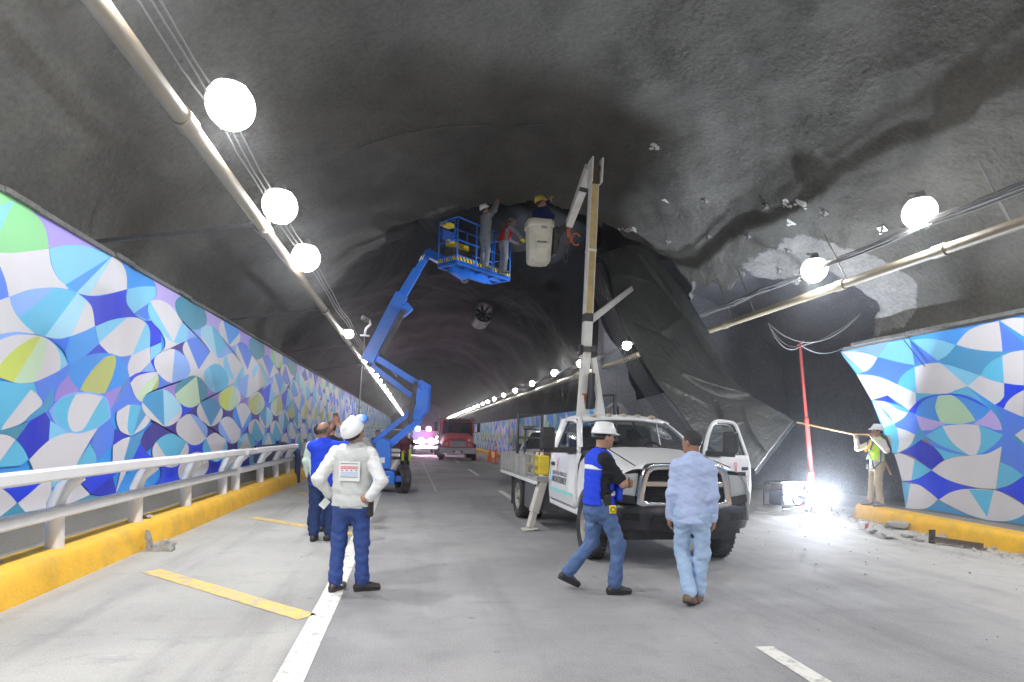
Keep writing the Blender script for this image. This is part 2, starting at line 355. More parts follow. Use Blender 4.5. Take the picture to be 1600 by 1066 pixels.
Yv = np.r_[np.arange(-16, 2, .5), np.arange(2, 26, .13), np.arange(26, 50, .6), np.arange(50, 117, 2.)]
YY, SS = np.meshgrid(Yv, np.arange(NP), indexing='ij')
bl = smst(18.5, 21.5, YY)
LX = A_[SS, 0]*(1-bl)+B_[SS, 0]*bl; LZ = A_[SS, 1]*(1-bl)+B_[SS, 1]*bl
# normals of the profile (pointing into the tunnel)
tx = np.gradient(LX, axis=1); tz = np.gradient(LZ, axis=1); ln = np.hypot(tx, tz); nx, nz = tz/ln, -tx/ln
edge = np.minimum(SS/10., (NP-1-SS)/10.).clip(0, 1)
disp = (snoise(LX, YY*.8, LZ, 11, 4.2, 3)*.19+snoise(LX, YY, LZ, 12, .9, 3)*.045)*edge
# broken-out void in the crown above the two work platforms
yedge = 16.35+.28*snoise(LX, YY*0, 0, 21, 2.6, 3)+.08*np.abs(LX-2.5)
void = smst(-.6, .9, LX)*(1-smst(5.4, 6.6, LX))*smst(yedge, yedge+.16, YY)*(1-smst(19.5, 22, YY))
disp = disp-void*(.95+.25*snoise(LX, YY, 0, 23, 1.6, 3))
# ragged shallow spall left of the void
sp = smst(-2.0, -.4, LX)*(1-smst(.2, 1.2, LX))*smst(18, 18.3, YY)*(1-smst(21, 23, YY)); disp = disp-sp*.25
LX = LX+nx*disp; LZ = LZ+nz*disp
# side opening (lay-by) on the right: near rim slopes with height, top is an uneven arch
def open_g(X, Y, Z):
    y0 = np.interp(Z, [3.7, 4.4, 5.0, 5.5, 6.0], [13.25, 12.15, 11.95, 12.5, 13.6])+.12*np.sin(Z*9)+.10*snoise(X, Y, Z, 33, .5, 3)
    ztop = np.interp(Y, [11.8, 12.3, 13.2, 14.5, 16, 18, 19.5], [4.9, 5.35, 5.6, 5.75, 6.0, 6.1, 5.5])+.12*np.sin(Y*3.1)+.06*np.sin(Y*8.7)+.10*snoise(X, Y, Z, 34, .6, 3)
    return np.minimum(np.minimum(X-6, Y-y0), np.minimum(19.3-Y, ztop-Z))
idx = np.arange(YY.size).reshape(YY.shape)
q = np.stack([idx[:-1, :-1], idx[:-1, 1:], idx[1:, 1:], idx[1:, :-1]], -1).reshape(-1, 4)
G_ = open_g(LX, YY, LZ).ravel()
verts = np.stack([LX, YY, LZ], -1).reshape(-1, 3)
gq = G_[q]; whole = (gq <= 0).all(1); cut = (gq <= 0).any(1) & ~whole
faces = q[whole].tolist(); vl = verts.tolist(); ek = {}
for f in q[cut].tolist():
    poly = []
    for i in range(4):
        a_, b2 = f[i], f[(i+1) % 4]
        if G_[a_] <= 0: poly.append(a_)
        if (G_[a_] <= 0) != (G_[b2] <= 0):
            k = (min(a_, b2), max(a_, b2))
            if k not in ek:
                t = G_[a_]/(G_[a_]-G_[b2]); ek[k] = len(vl); vl.append((verts[a_]*(1-t)+verts[b2]*t).tolist())
            poly.append(ek[k])
    if len(poly) > 2: faces.append(poly)
verts = np.array(vl); keep = slice(None); q = faces
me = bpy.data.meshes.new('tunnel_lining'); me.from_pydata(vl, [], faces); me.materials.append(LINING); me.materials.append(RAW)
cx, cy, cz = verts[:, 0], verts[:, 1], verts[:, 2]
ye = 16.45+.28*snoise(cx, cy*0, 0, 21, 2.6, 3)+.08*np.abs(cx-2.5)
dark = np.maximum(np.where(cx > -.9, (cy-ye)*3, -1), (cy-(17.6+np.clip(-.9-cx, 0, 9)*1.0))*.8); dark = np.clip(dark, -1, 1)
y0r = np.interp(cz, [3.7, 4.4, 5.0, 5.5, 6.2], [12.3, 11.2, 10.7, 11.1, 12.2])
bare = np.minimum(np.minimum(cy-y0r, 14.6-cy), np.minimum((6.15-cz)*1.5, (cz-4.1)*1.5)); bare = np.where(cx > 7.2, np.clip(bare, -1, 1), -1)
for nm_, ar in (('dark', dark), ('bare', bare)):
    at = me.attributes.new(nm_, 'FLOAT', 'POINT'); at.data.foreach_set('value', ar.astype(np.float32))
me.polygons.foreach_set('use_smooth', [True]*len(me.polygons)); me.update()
lining = bpy.data.objects.new('tunnel_lining', me); col.objects.link(lining); struct(lining)
q_ = lining.modifiers.new('s', 'SOLIDIFY'); q_.thickness = .16; q_.offset = 1; q_.material_offset_rim = 1
# lay-by shell behind the opening
prof = resample([(7.4, 7.3), (9.2, 6.9), (11.2, 6.2), (12.8, 4.9), (13.5, 3.2), (13.6, 0)], 60)
yy = np.arange(10.6, 20.6, .25); Y2, S2 = np.meshgrid(yy, np.arange(60), indexing='ij')
X2, Z2 = prof[S2, 0], prof[S2, 1]; dd = snoise(X2, Y2, Z2, 41, 2.4, 4)*.09; X2 = X2-dd*(Z2 > .3); Z2 = np.maximum(Z2-dd*.6*(Z2 > .3), -.02)
b = MB(); n_ = 60
b.add(np.stack([X2, Y2, Z2], -1).reshape(-1, 3).tolist(), [(j*n_+i, j*n_+i+1, (j+1)*n_+i+1, (j+1)*n_+i) for j in range(len(yy)-1) for i in range(n_-1)])
# end walls of the lay-by
for Y in (10.65, 20.4):
    gx, gz = np.linspace(6.2 if Y > 15 else 10.6, 13.7, 26), np.linspace(-.02, 7.6, 26); GX, GZ = np.meshgrid(gx, gz, indexing='ij')
    GY = Y+snoise(GX, GZ, 0, 43, 1.8, 4)*.1
    b.add(np.stack([GX, GY, GZ], -1).reshape(-1, 3).tolist(), [(j*26+i, j*26+i+1, (j+1)*26+i+1, (j+1)*26+i) for j in range(25) for i in range(25)])
struct(b.build('side_bay_wall', shotcrete('bay_shotcrete', (.17, .17, .185), (.24, .24, .26), .5), smooth=True))
# added caps at both ends of the tunnel
b = MB(); b.box((3, -16.1, 4), (22, .2, 10)); struct(b.build('rear_light_block', LINDARK))  # unseen cap added so no sky light comes in from behind
b = MB(); b.box((-4, 116, 4), (5.0, .3, 10)); b.box((8.0, 116, 4), (6.0, .3, 10)); b.box((1.8, 116, 5.4), (6.6, .3, 7.1)); struct(b.build('added_end_wall', LINDARK))  # invented wall; its low opening lets the sky show as the far glow
# unseen shell added to keep sky light out, open only at the far end
b = MB(); b.box((-6.1, 50, 4.5), (.2, 134, 13)); b.box((15.1, 50, 4.5), (.2, 134, 13)); b.box((4.5, 50, 10.6), (21.4, 134, .2)); b.box((4.5, -17, 4.5), (21.4, .2, 13)); b.box((7.9, 68.4, 4.4), (.2, 95, 11)); struct(b.build('sky_light_shell', LINDARK))
# ------------------------------------------------------------------ painted mural walls
PAL = {k: lin(v) for k, v in dict(W=(220, 218, 224), L=(132, 208, 246), LL=(168, 222, 246), C=(96, 194, 234), S=(66, 160, 248), S2=(60, 150, 240), M=(84, 134, 242), M2=(140, 182, 252),
       R=(22, 66, 240), R2=(50, 120, 250), D=(44, 64, 222), D2=(32, 50, 200), V=(54, 46, 150), T=(74, 158, 212), TG=(70, 150, 180), P=(190, 172, 236), P2=(160, 138, 222), P3=(172, 156, 240),
       G=(180, 216, 184), G2=(140, 214, 148), G3=(200, 228, 194), Y=(206, 220, 100), O=(186, 194, 112)).items()}
mp_, n, l, b_ = node_mat('mural_paint')
va = N(n, 'ShaderNodeVertexColor'); va.layer_name = 'paint'; tc = N(n, 'ShaderNodeTexCoord')
no = N(n, 'ShaderNodeTexNoise'); no.inputs['Scale'].default_value = 1.1; no.inputs['Detail'].default_value = 8; mpg = N(n, 'ShaderNodeMapping'); mpg.inputs['Scale'].default_value = (1, 1.6, .5); l.new(tc.outputs['Object'], mpg.inputs[0]); l.new(mpg.outputs[0], no.inputs['Vector'])
rr = N(n, 'ShaderNodeMapRange'); l.new(no.outputs[0], rr.inputs[0]); rr.inputs[1].default_value = .35; rr.inputs[2].default_value = .75; rr.inputs[3].default_value = .0; rr.inputs[4].default_value = .16
mx = N(n, 'ShaderNodeMix', data_type='RGBA'); l.new(rr.outputs[0], mx.inputs[0]); l.new(va.outputs[0], mx.inputs[6]); mx.inputs[7].default_value = (.36, .36, .36, 1)
l.new(mx.outputs[2], b_.inputs['Base Color']); b_.inputs['Roughness'].default_value = .55
nb = N(n, 'ShaderNodeTexNoise'); nb.inputs['Scale'].default_value = 3.; nb.inputs['Detail'].default_value = 8; l.new(tc.outputs['Object'], nb.inputs['Vector'])
bp = N(n, 'ShaderNodeBump'); bp.inputs['Strength'].default_value = .25; bp.inputs['Distance'].default_value = .03; l.new(nb.outputs[0], bp.inputs['Height']); l.new(bp.outputs[0], b_.inputs['Normal'])

class Mural:
    def __init__(s): s.v = []; s.f = []; s.c = []; s.k = 0
    def poly(s, pts3, color, off):
        o = len(s.v); s.v += [tuple(p+off) for p in pts3]; s.f.append(tuple(range(o, o+len(pts3)))); s.c.append(PAL[color])
    def build(s, name, parent, facing):
        me = bpy.data.meshes.new(name); me.from_pydata(s.v, [], s.f)
        for p in me.polygons:
            if (p.normal.x > 0) != (facing > 0): p.flip()
        me.update(); ca = me.color_attributes.new('paint', 'FLOAT_COLOR', 'CORNER')
        arr = np.ones((len(me.loops), 4), np.float32)
        for p, c in zip(me.polygons, s.c): arr[p.loop_start:p.loop_start+p.loop_total, :3] = c
        ca.data.foreach_set('color', arr.ravel()); me.materials.append(mp_)
        o = bpy.data.objects.new(name, me); col.objects.link(o); o.parent = parent; return o
def traced(mu, shapes, X, ox, oy, sc, sgn, lim=None):
    for color, pts in shapes:
        sp = smooth_path(pts, 5); q = []
        for (x, y) in sp:
            p = onX(ox+x/sc, oy+y/sc, X)
            if lim: p = lim(p)
            q.append(p)
        mu.k += 1; mu.poly(q, color, Vector((sgn*(.003+.0001*mu.k), 0, 0)))
def lattice(mu, X, sgn, y0, y1, z0, z1, cw, rows, seed, mask=None, of=.0025):
    """interlocking pillow and star cells, each split into wedges of flat paint"""
    rn = random.Random(seed); nc = int((y1-y0)/cw); chh = (z1-z0)/rows
    def vert(i, j):
        jy = math.sin(i*12.9+j*78.2)*.045; jz = math.sin(i*39.3+j*11.1)*.045 if 0 < j < rows else 0
        return (y0+(i+jy)*cw+.22*cw*math.sin(j*1.3), z0+(j+jz)*chh)
    def arc(a, b_, bulge, n=6):
        (ay, az), (by, bz) = a, b_; dy, dz = by-ay, bz-az; out = []
        for k in range(n):
            t = k/n; h = bulge*4*t*(1-t); out.append((ay+dy*t-dz*h*cw/chh*.5, az+dz*t+dy*h*chh/cw*.9))
        return out
    cvx = [[['W', 'C', 'W'], ['W', 'W'], ['W', 'L']], [['L', 'W', 'C'], ['W', 'C', 'W'], ['W', 'W', 'M2']], [['C', 'W', 'C'], ['W', 'LL', 'T', 'W'], ['S', 'W', 'S'], ['W', 'T', 'W']], [['W', 'Y', 'G3', 'W'], ['S', 'O', 'S'], ['W', 'O', 'G3', 'W'], ['TG', 'G3', 'TG']], [['C', 'C', 'L'], ['M2', 'W'], ['L', 'R', 'L', 'W'], ['S', 'W']], [['L', 'S', 'W'], ['M2', 'C', 'LL', 'W'], ['W', 'M', 'W'], ['L', 'W', 'L']], [['L', 'S', 'LL', 'W'], ['G2', 'W', 'G2'], ['W', 'S', 'W'], ['TG', 'TG'], ['M2', 'D2', 'W']]]
    stc = [[['R'], ['D2'], ['R', 'D2']], [['V'], ['R'], ['D2', 'M']], [['V'], ['V'], ['M2'], ['V', 'R']], [['P2', 'M'], ['M'], ['T', 'M2'], ['P2']], [['W'], ['L', 'W'], ['D2', 'W'], ['W', 'M2']], [['D'], ['D'], ['W'], ['M2'], ['V', 'W']], [['P3'], ['S'], ['M'], ['P']]]
    for i in range(nc):
        for j in range(rows):
            cv = (i+j) % 2 == 0; s_ = 1 if cv else -1; B = .37
            a, b2, c2, d2 = vert(i, j), vert(i+1, j), vert(i+1, j+1), vert(i, j+1)
            def bb(e): return B if e else 0
            out = arc(a, b2, -s_*B if j > 0 else 0)+arc(b2, c2, -s_*B)+arc(c2, d2, -s_*B if j < rows-1 else 0)+arc(d2, a, -s_*B)
            def P(p): return Vector((X, p[0], p[1]))
            if mask and not mask(sum(p[0] for p in out)/len(out), sum(p[1] for p in out)/len(out)): continue
            off = Vector((sgn*of, 0, 0))
            if cv:
                cols = rn.choice(cvx[min(6, int((j+.5)*7/rows))]); apex = 15 if rn.random() < .5 else 3; nn = len(out); rot = out[apex:]+out[:apex]
                m = len(cols); idx = [0]+[int(round(nn*(.28+.44*k/m+.28*(k/m)))) for k in range(1, m)]+[nn]; idx = [1+int((nn-2)*(k/m)**1.0) if 0 < k < m else (0 if k == 0 else nn-1) for k in range(m+1)]
                for k in range(m):
                    seg = rot[idx[k]:idx[k+1]+1]
                    if k > 0: seg = [rot[0]]+seg
                    if len(seg) > 2: mu.poly([P(p) for p in seg], cols[k], off)
                    if k == m-1 and True: pass
                mu.poly([P(p) for p in [rot[nn-1], rot[0], rot[1]]], cols[-1], off*.96)
            else:
                cols = rn.choice(stc[min(6, int((j+.5)*7/rows))])
                if len(cols) == 1: mu.poly([P(p) for p in out], cols[0], off)
                else:
                    st = rn.choice([0, 6]); r2 = out[st:]+out[:st]
                    mu.poly([P(p) for p in r2[:13]], cols[0], off); mu.poly([P(p) for p in r2[12:]+r2[:1]], cols[1], off)

# ---- right wall: one traced panel, its broken end leaning along the opening
RX = 10.2
c_ = 1
A = [('S', [(70,370,1),(1600,62,1),(1600,1066,1),(440,1066,1),(330,775,1),(205,560,1)]),
 ('L', [(75,375,1),(300,322,1),(655,262,1),(690,485,1),(560,460),(390,415),(250,370)]), ('M2', [(180,350,1),(480,285,1),(385,415,1),(300,380)]),
 ('W', [(80,375,1),(180,368),(290,385),(382,418,1),(345,480),(300,525),(262,540,1)]), ('L', [(75,378,1),(262,540,1),(215,560,1),(100,420,1)]),
 ('M', [(385,420,1),(530,460),(690,482,1),(600,550),(548,640,1),(480,605),(400,575),(310,560),(215,558,1),(300,540),(350,480)]),
 ('W', [(205,560,1),(330,568),(440,598),(600,670),(700,715,1),(700,800,1),(640,860,1),(560,800),(460,735,1),(330,775,1)]),
 ('C', [(548,645,1),(570,590),(620,540),(690,500,1),(702,712,1),(620,680)]),
 ('W', [(690,500,1),(780,475),(880,465),(910,470,1),(1130,660,1),(1040,690),(960,720),(850,728),(705,714,1)]),
 ('L', [(915,475,1),(1030,495),(1140,535),(1235,570,1),(1190,620),(1130,660,1)]),
 ('L', [(660,275,1),(780,262),(900,275),(1030,315,1),(1000,370),(950,410),(880,445,1)]), ('M', [(652,280,1),(880,445,1),(780,465),(690,485,1)]),
 ('T', [(1030,320,1),(1150,350),(1280,365),(1420,372,1),(1560,365,1),(1400,430),(1320,490),(1235,570,1),(1120,530),(1000,490),(885,447,1),(960,400)]),
 ('W', [(1035,312,1),(1080,255),(1140,195),(1230,155),(1390,115,1),(1410,240,1),(1420,370,1),(1280,365),(1130,340)]),
 ('M', [(1395,118,1),(1600,300,1),(1600,357,1),(1425,372,1)]), ('W', [(1400,115,1),(1490,92),(1600,90,1),(1600,245,1)]),
 ('C', [(1235,572,1),(1280,500),(1340,445),(1420,405,1),(1435,632,1),(1330,605)]), ('W', [(1420,405,1),(1500,375),(1600,358,1),(1600,650,1),(1520,645),(1435,632,1)]),
 ('W', [(1130,660,1),(1190,610),(1235,572,1),(1330,608),(1435,635,1),(1435,745,1),(1400,785),(1360,812,1)]),
 ('R', [(1437,635,1),(1600,655,1),(1600,690,1),(1500,750),(1445,850,1),(1360,815,1),(1410,780),(1437,740,1)]),
 ('W', [(1430,850,1),(1470,780),(1530,730),(1600,690,1),(1600,915,1),(1510,885)]),
 ('C', [(705,715,1),(900,725),(900,735,1),(780,745),(705,780,1)]), ('C', [(985,720,1),(1130,665,1),(1290,815,1),(1140,735)]),
 ('T', [(1290,800,1),(1440,850,1),(1430,1066,1),(1390,920)]), ('M', [(1330,815,1),(1440,850,1),(1600,920,1),(1600,1066,1),(1430,1066,1),(1420,960),(1390,880)]),
 ('M', [(645,870,1),(700,900,1),(740,1000),(770,1066,1),(650,1066,1),(600,1020),(500,990,1),(600,930)]),
 ('R', [(640,870,1),(700,800),(780,750),(880,728),(1000,720),(1100,735),(1210,780),(1322,852,1),(1200,830),(1000,800),(800,830),(690,890,1)]),
 ('S2', [(700,890,1),(720,830),(780,770),(880,738),(1000,733),(1120,760),(1220,805),(1322,852,1),(1290,890),(1200,945,1),(1050,975),(900,960,1)]),
 ('G', [(885,740,1),(960,732),(1010,738),(1080,790),(1140,860),(1200,945,1),(1080,972),(910,970,1),(880,900),(862,830)]),
 ('P', [(700,900,1),(800,930),(960,970,1),(880,1000),(775,1066,1),(730,990)]), ('P', [(1325,852,1),(1380,920),(1410,980),(1427,1066,1),(1330,1010),(1180,970,1),(1260,920)]),
 ('R', [(345,775,1),(465,735,1),(545,810,1),(450,785)]), ('C', [(420,782,1),(560,820),(645,862,1),(635,885,1),(520,830)]),
 ('W', [(340,778,1),(450,790),(550,850),(635,880,1),(590,930),(520,970,1),(460,880)]), ('G', [(335,785,1),(400,830),(460,900),(525,972,1),(435,1010,1)]), ('C', [(430,1010,1),(525,972,1),(555,1066,1),(450,1066,1)])]
Bs = [('M', [(440,80,1),(480,60),(1055,60),(1060,120),(1045,185),(900,250),(700,250),(540,190),(470,120)]),
 ('C', [(470,100,1),(600,28,1),(740,15),(870,20,1),(1055,95,1),(1000,160),(920,220),(830,252),(700,220),(560,165)]),
 ('W', [(595,28,1),(740,15),(868,20,1),(885,90),(880,180),(850,245,1),(800,250,1),(700,180),(640,110)]),
 ('C', [(180,30,1),(250,38,1),(268,150),(255,232,1),(215,232,1),(205,120)]), ('W', [(250,38,1),(330,65),(390,95,1),(360,160),(320,200),(280,222,1),(255,230,1),(267,150)]),
 ('T', [(400,80,1),(425,40,1),(480,110,1),(430,140,1),(360,190),(265,226,1),(340,185),(390,110)]),
 ('D2', [(270,230,1),(350,190),(435,132,1),(530,185,1),(570,230),(610,285,1),(560,320),(512,362,1),(440,310),(370,260)]),
 ('C', [(530,185,1),(640,225),(780,252,1),(690,262),(612,285,1),(575,230)]),
 ('W', [(230,240,1),(290,238),(385,282,1),(360,440,1),(290,442,1),(260,330)]), ('C', [(385,285,1),(450,320),(512,362,1),(460,405),(360,440,1)]),
 ('M', [(1047,185,1),(1060,100,1),(1239,60,1),(1239,430,1),(1130,345),(1037,302,1)]), ('W', [(1145,95,1),(1211,50),(1239,40,1),(1239,180,1)]), ('T', [(1120,110,1),(1145,95,1),(1239,182,1),(1239,215,1)]),
 ('W', [(515,362,1),(600,295),(700,262),(830,250),(940,235),(1047,182,1),(1000,505,1),(860,495),(690,455),(590,410)]), ('C', [(1035,300,1),(1130,345),(1211,405,1),(1110,470),(1000,505,1)]),
 ('R', [(512,365,1),(600,420),(720,465),(870,503,1),(780,505),(680,530),(567,583,1),(480,515),(380,462),(290,447,1),(400,430)]),
 ('R', [(1000,510,1),(1110,475),(1211,405,1),(1239,430,1),(1239,640,1),(1120,560)]),
 ('C', [(288,450,1),(355,465,1),(330,640,1),(318,650,1)]), ('W', [(355,465,1),(420,475),(500,530),(562,583,1),(500,640),(420,658),(320,650,1)]),
 ('T', [(470,657,1),(570,590,1),(680,650),(810,705),(950,745),(1080,748),(1211,705,1),(1239,690,1),(1239,779,1)]),
 ('W', [(570,585,1),(660,530),(780,505),(990,515),(1100,560),(1211,625,1),(1235,660),(1205,705),(1100,745),(950,742),(800,700),(670,640)]), ('C', [(795,508,1),(985,515,1),(935,718,1)])]
wr = thing('mural_wall', 'right tunnel wall painted with large blue and white petals beside the dark opening', 'wall', (0, 0, 0), 0, 'mural walls')
mu = Mural(); traced(mu, A, RX, 1300, 480, 5.33, -1); traced(mu, Bs, RX, 1350, 660, 4.844, -1)
yE = onX(1600, 600, RX).y
lattice(mu, RX, -1, -11, yE+.02, .28, 3.86, 1.7, 4, 5)
mu.build('mural', wr, -1)
# panel body behind the paint: outline follows the broken end
ol = [onX(1314, 544, RX), onX(1338, 582, RX), onX(1362, 625, RX), onX(1381, 670, RX), onX(1398, 712, RX), onX(1408, 750, RX), onX(1416, 794, RX)]
poly = [Vector((RX, p.y-.01, p.z)) for p in ol]+[Vector((RX, ol[-1].y, .2)), Vector((RX, -12, .2)), Vector((RX, -12, 3.9))]
b = MB(); b.prism(poly, (.22, 0, 0)); b.build('wall_panel', CONC, wr)
b = MB()
for k in range(48):
    y0 = -12+k*.53; y1 = y0+.53
    if y1 > 13.25: break
    j = rnd.uniform(-.012, .012); b.box((RX+.03+j, (y0+y1)/2, 3.93+j), (.26, .535, .07))
b.build('ledge', RAW, wr)
b = MB(); p0, p1 = onX(1412, 531, RX-.03), onX(1445, 573, RX-.03); b.tube([p0, p1], .008, 5); b.build('bare_wire', DARKST, wr)

# ---- left wall
LX_ = -4.4
L1 = [('S', [(-20,30,1),(1340,880,1),(1340,1100,1),(-20,1100,1)]),
 ('P3', [(150,160,1),(215,185,1),(915,625,1),(720,560),(560,548),(405,578,1),(380,430),(310,310),(235,235)]),
 ('G2', [(-40,60,1),(60,110),(150,165),(235,235),(310,310),(360,380),(385,450),(405,578,1),(240,605),(90,615),(-40,610,1)]), ('L', [(-40,230,1),(0,220,1),(112,182,1),(-40,510,1)]), ('L', [(-20,50,1),(120,145,1),(-20,85,1)]),
 ('W', [(-40,610,1),(100,615),(260,598),(405,580,1),(420,700),(470,810),(540,885),(570,918,1),(480,905),(380,905),(220,930),(72,980,1),(45,850),(0,730,1),(-40,680,1)]),
 ('M', [(-40,680,1),(0,735,1),(45,850),(70,980,1),(-40,1020,1)]), ('W', [(-40,1020,1),(72,980,1),(85,1066,1),(-40,1066,1)]),
 ('L', [(410,578,1),(550,550),(700,555),(800,590),(930,640,1),(1010,700),(1050,790),(1055,915,1),(920,950),(800,972),(720,968),(630,945,1),(540,885),(470,800),(425,690)]),
 ('LL', [(930,642,1),(635,945,1),(735,972,1)]), ('S', [(930,640,1),(540,882,1),(632,946,1)]), ('W', [(935,645,1),(1010,700),(1050,790),(1055,915,1),(920,950),(735,972,1)])]
L2 = [('W', [(-40,60,1),(75,22,1),(95,100),(140,180),(220,270),(310,335,1),(200,320),(100,318),(-40,335,1)]), ('M2', [(-40,338,1),(130,312),(310,332,1),(200,336),(90,346),(-40,395,1)]),
 ('M', [(560,588,1),(600,580,1),(720,510),(1090,510,1),(1130,680,1),(1080,740),(1130,860),(1190,920),(960,980,1),(920,1066,1),(180,1066,1),(345,915),(250,795,1),(280,728,1),(420,665)]),
 ('D', [(650,-2,1),(740,12),(840,12),(1054,-41,1),(1050,40),(1110,160),(1200,217,1),(1130,195),(1060,190),(920,218),(788,268,1),(765,120),(720,50)]),
 ('C', [(75,21,1),(220,-34),(380,-54),(520,-45),(630,-14),(720,50),(765,120),(788,265,1),(690,310),(590,350),(490,370),(380,355),(310,335),(220,270),(140,180),(95,100)]),
 ('M2', [(75,21,1),(220,-34),(380,-54),(450,-50,1),(165,192,1),(100,110)]), ('LL', [(640,-10,1),(720,52,1),(590,348,1),(480,370),(370,352,1)]), ('W', [(720,55,1),(765,120),(788,265,1),(690,310),(590,348,1)]),
 ('S', [(580,352,1),(690,310),(788,268,1),(815,400),(830,410,1),(710,510,1),(600,580,1),(562,585,1),(540,480,1)]), ('R2', [(390,360,1),(490,372),(582,352,1),(540,480,1),(480,420)]),
 ('W', [(-40,395,1),(90,345),(200,335),(320,345),(400,375),(470,430),(530,510),(562,585,1),(480,640),(380,690),(280,730),(180,742),(100,730),(-40,680,1)]),
 ('L', [(400,376,1),(470,430),(530,510),(562,583,1),(495,632,1),(500,540),(470,450)]),
 ('G3', [(335,352,1),(378,390),(375,480),(340,600),(280,730,1),(180,742),(110,730,1)]), ('Y', [(338,352,1),(270,362),(200,400),(100,470),(-10,590,1),(-10,690,1),(107,732,1)]),
 ('L', [(1060,-44,1),(1180,-65),(1340,-65,1),(1340,215,1),(1230,220),(1150,190),(1090,130),(1050,60)]), ('M', [(1340,0,1),(1110,160,1),(1228,218,1),(1340,40,1)]), ('D', [(1200,220,1),(1340,215,1),(1340,400,1),(1245,440,1),(1240,300)]),
 ('L', [(790,268,1),(920,215),(1070,190),(1150,200),(1215,240),(1245,310),(1245,440,1),(1150,490),(1050,515),(960,512),(880,480),(820,400)]), ('W', [(1060,192,1),(1150,200),(1210,242,1),(1100,500,1),(1000,518),(880,480),(820,405,1)]),
 ('D', [(710,512,1),(820,412,1),(900,490,1),(800,492)]), ('W', [(1090,510,1),(1245,440,1),(1250,560,1),(1160,650),(1075,690,1),(1060,600)]), ('L', [(1250,440,1),(1340,400,1),(1340,470,1),(1250,557,1)]), ('R', [(1250,557,1),(1340,475,1),(1340,645,1),(1290,645,1)]), ('M2', [(1250,560,1),(1292,642,1),(1170,652,1)]),
 ('P2', [(575,662,1),(655,792,1),(600,840),(445,895,1),(480,770)]), ('P2', [(865,830,1),(1005,760,1),(990,850),(920,955,1),(890,880)]),
 ('S2', [(700,515,1),(800,492),(900,490),(990,520),(1040,580),(1070,690,1),(1000,760),(900,805),(800,825),(700,800),(630,770),(565,660),(600,580)]), ('O', [(955,508,1),(880,520),(800,590),(720,690),(660,795,1),(760,825),(870,822,1),(930,690),(962,570)]),
 ('TG', [(1072,700,1),(925,950,1),(1015,760,1)]), ('T', [(440,760,1),(440,905,1),(350,1000),(180,1066,1),(40,1140,1),(345,920,1)]),
 ('C', [(-40,715,1),(105,735),(200,745),(275,735,1),(310,840),(345,915),(250,1000),(160,1080),(0,1133,1),(-40,1130,1)]), ('W', [(250,795,1),(310,840),(345,915),(250,1000),(160,1080),(0,1133,1),(40,1066),(130,950)]),
 ('W', [(1080,740,1),(1130,680),(1220,650),(1340,645,1),(1340,872,1),(1210,905),(1130,860)]), ('G3', [(1335,650,1),(1190,760),(1130,862,1),(1205,905,1)]), ('O', [(1335,660,1),(1203,905,1),(1275,898,1),(1340,770,1)]), ('R', [(1075,690,1),(1160,650),(1335,640,1),(1220,655),(1130,685),(1085,735,1)])]
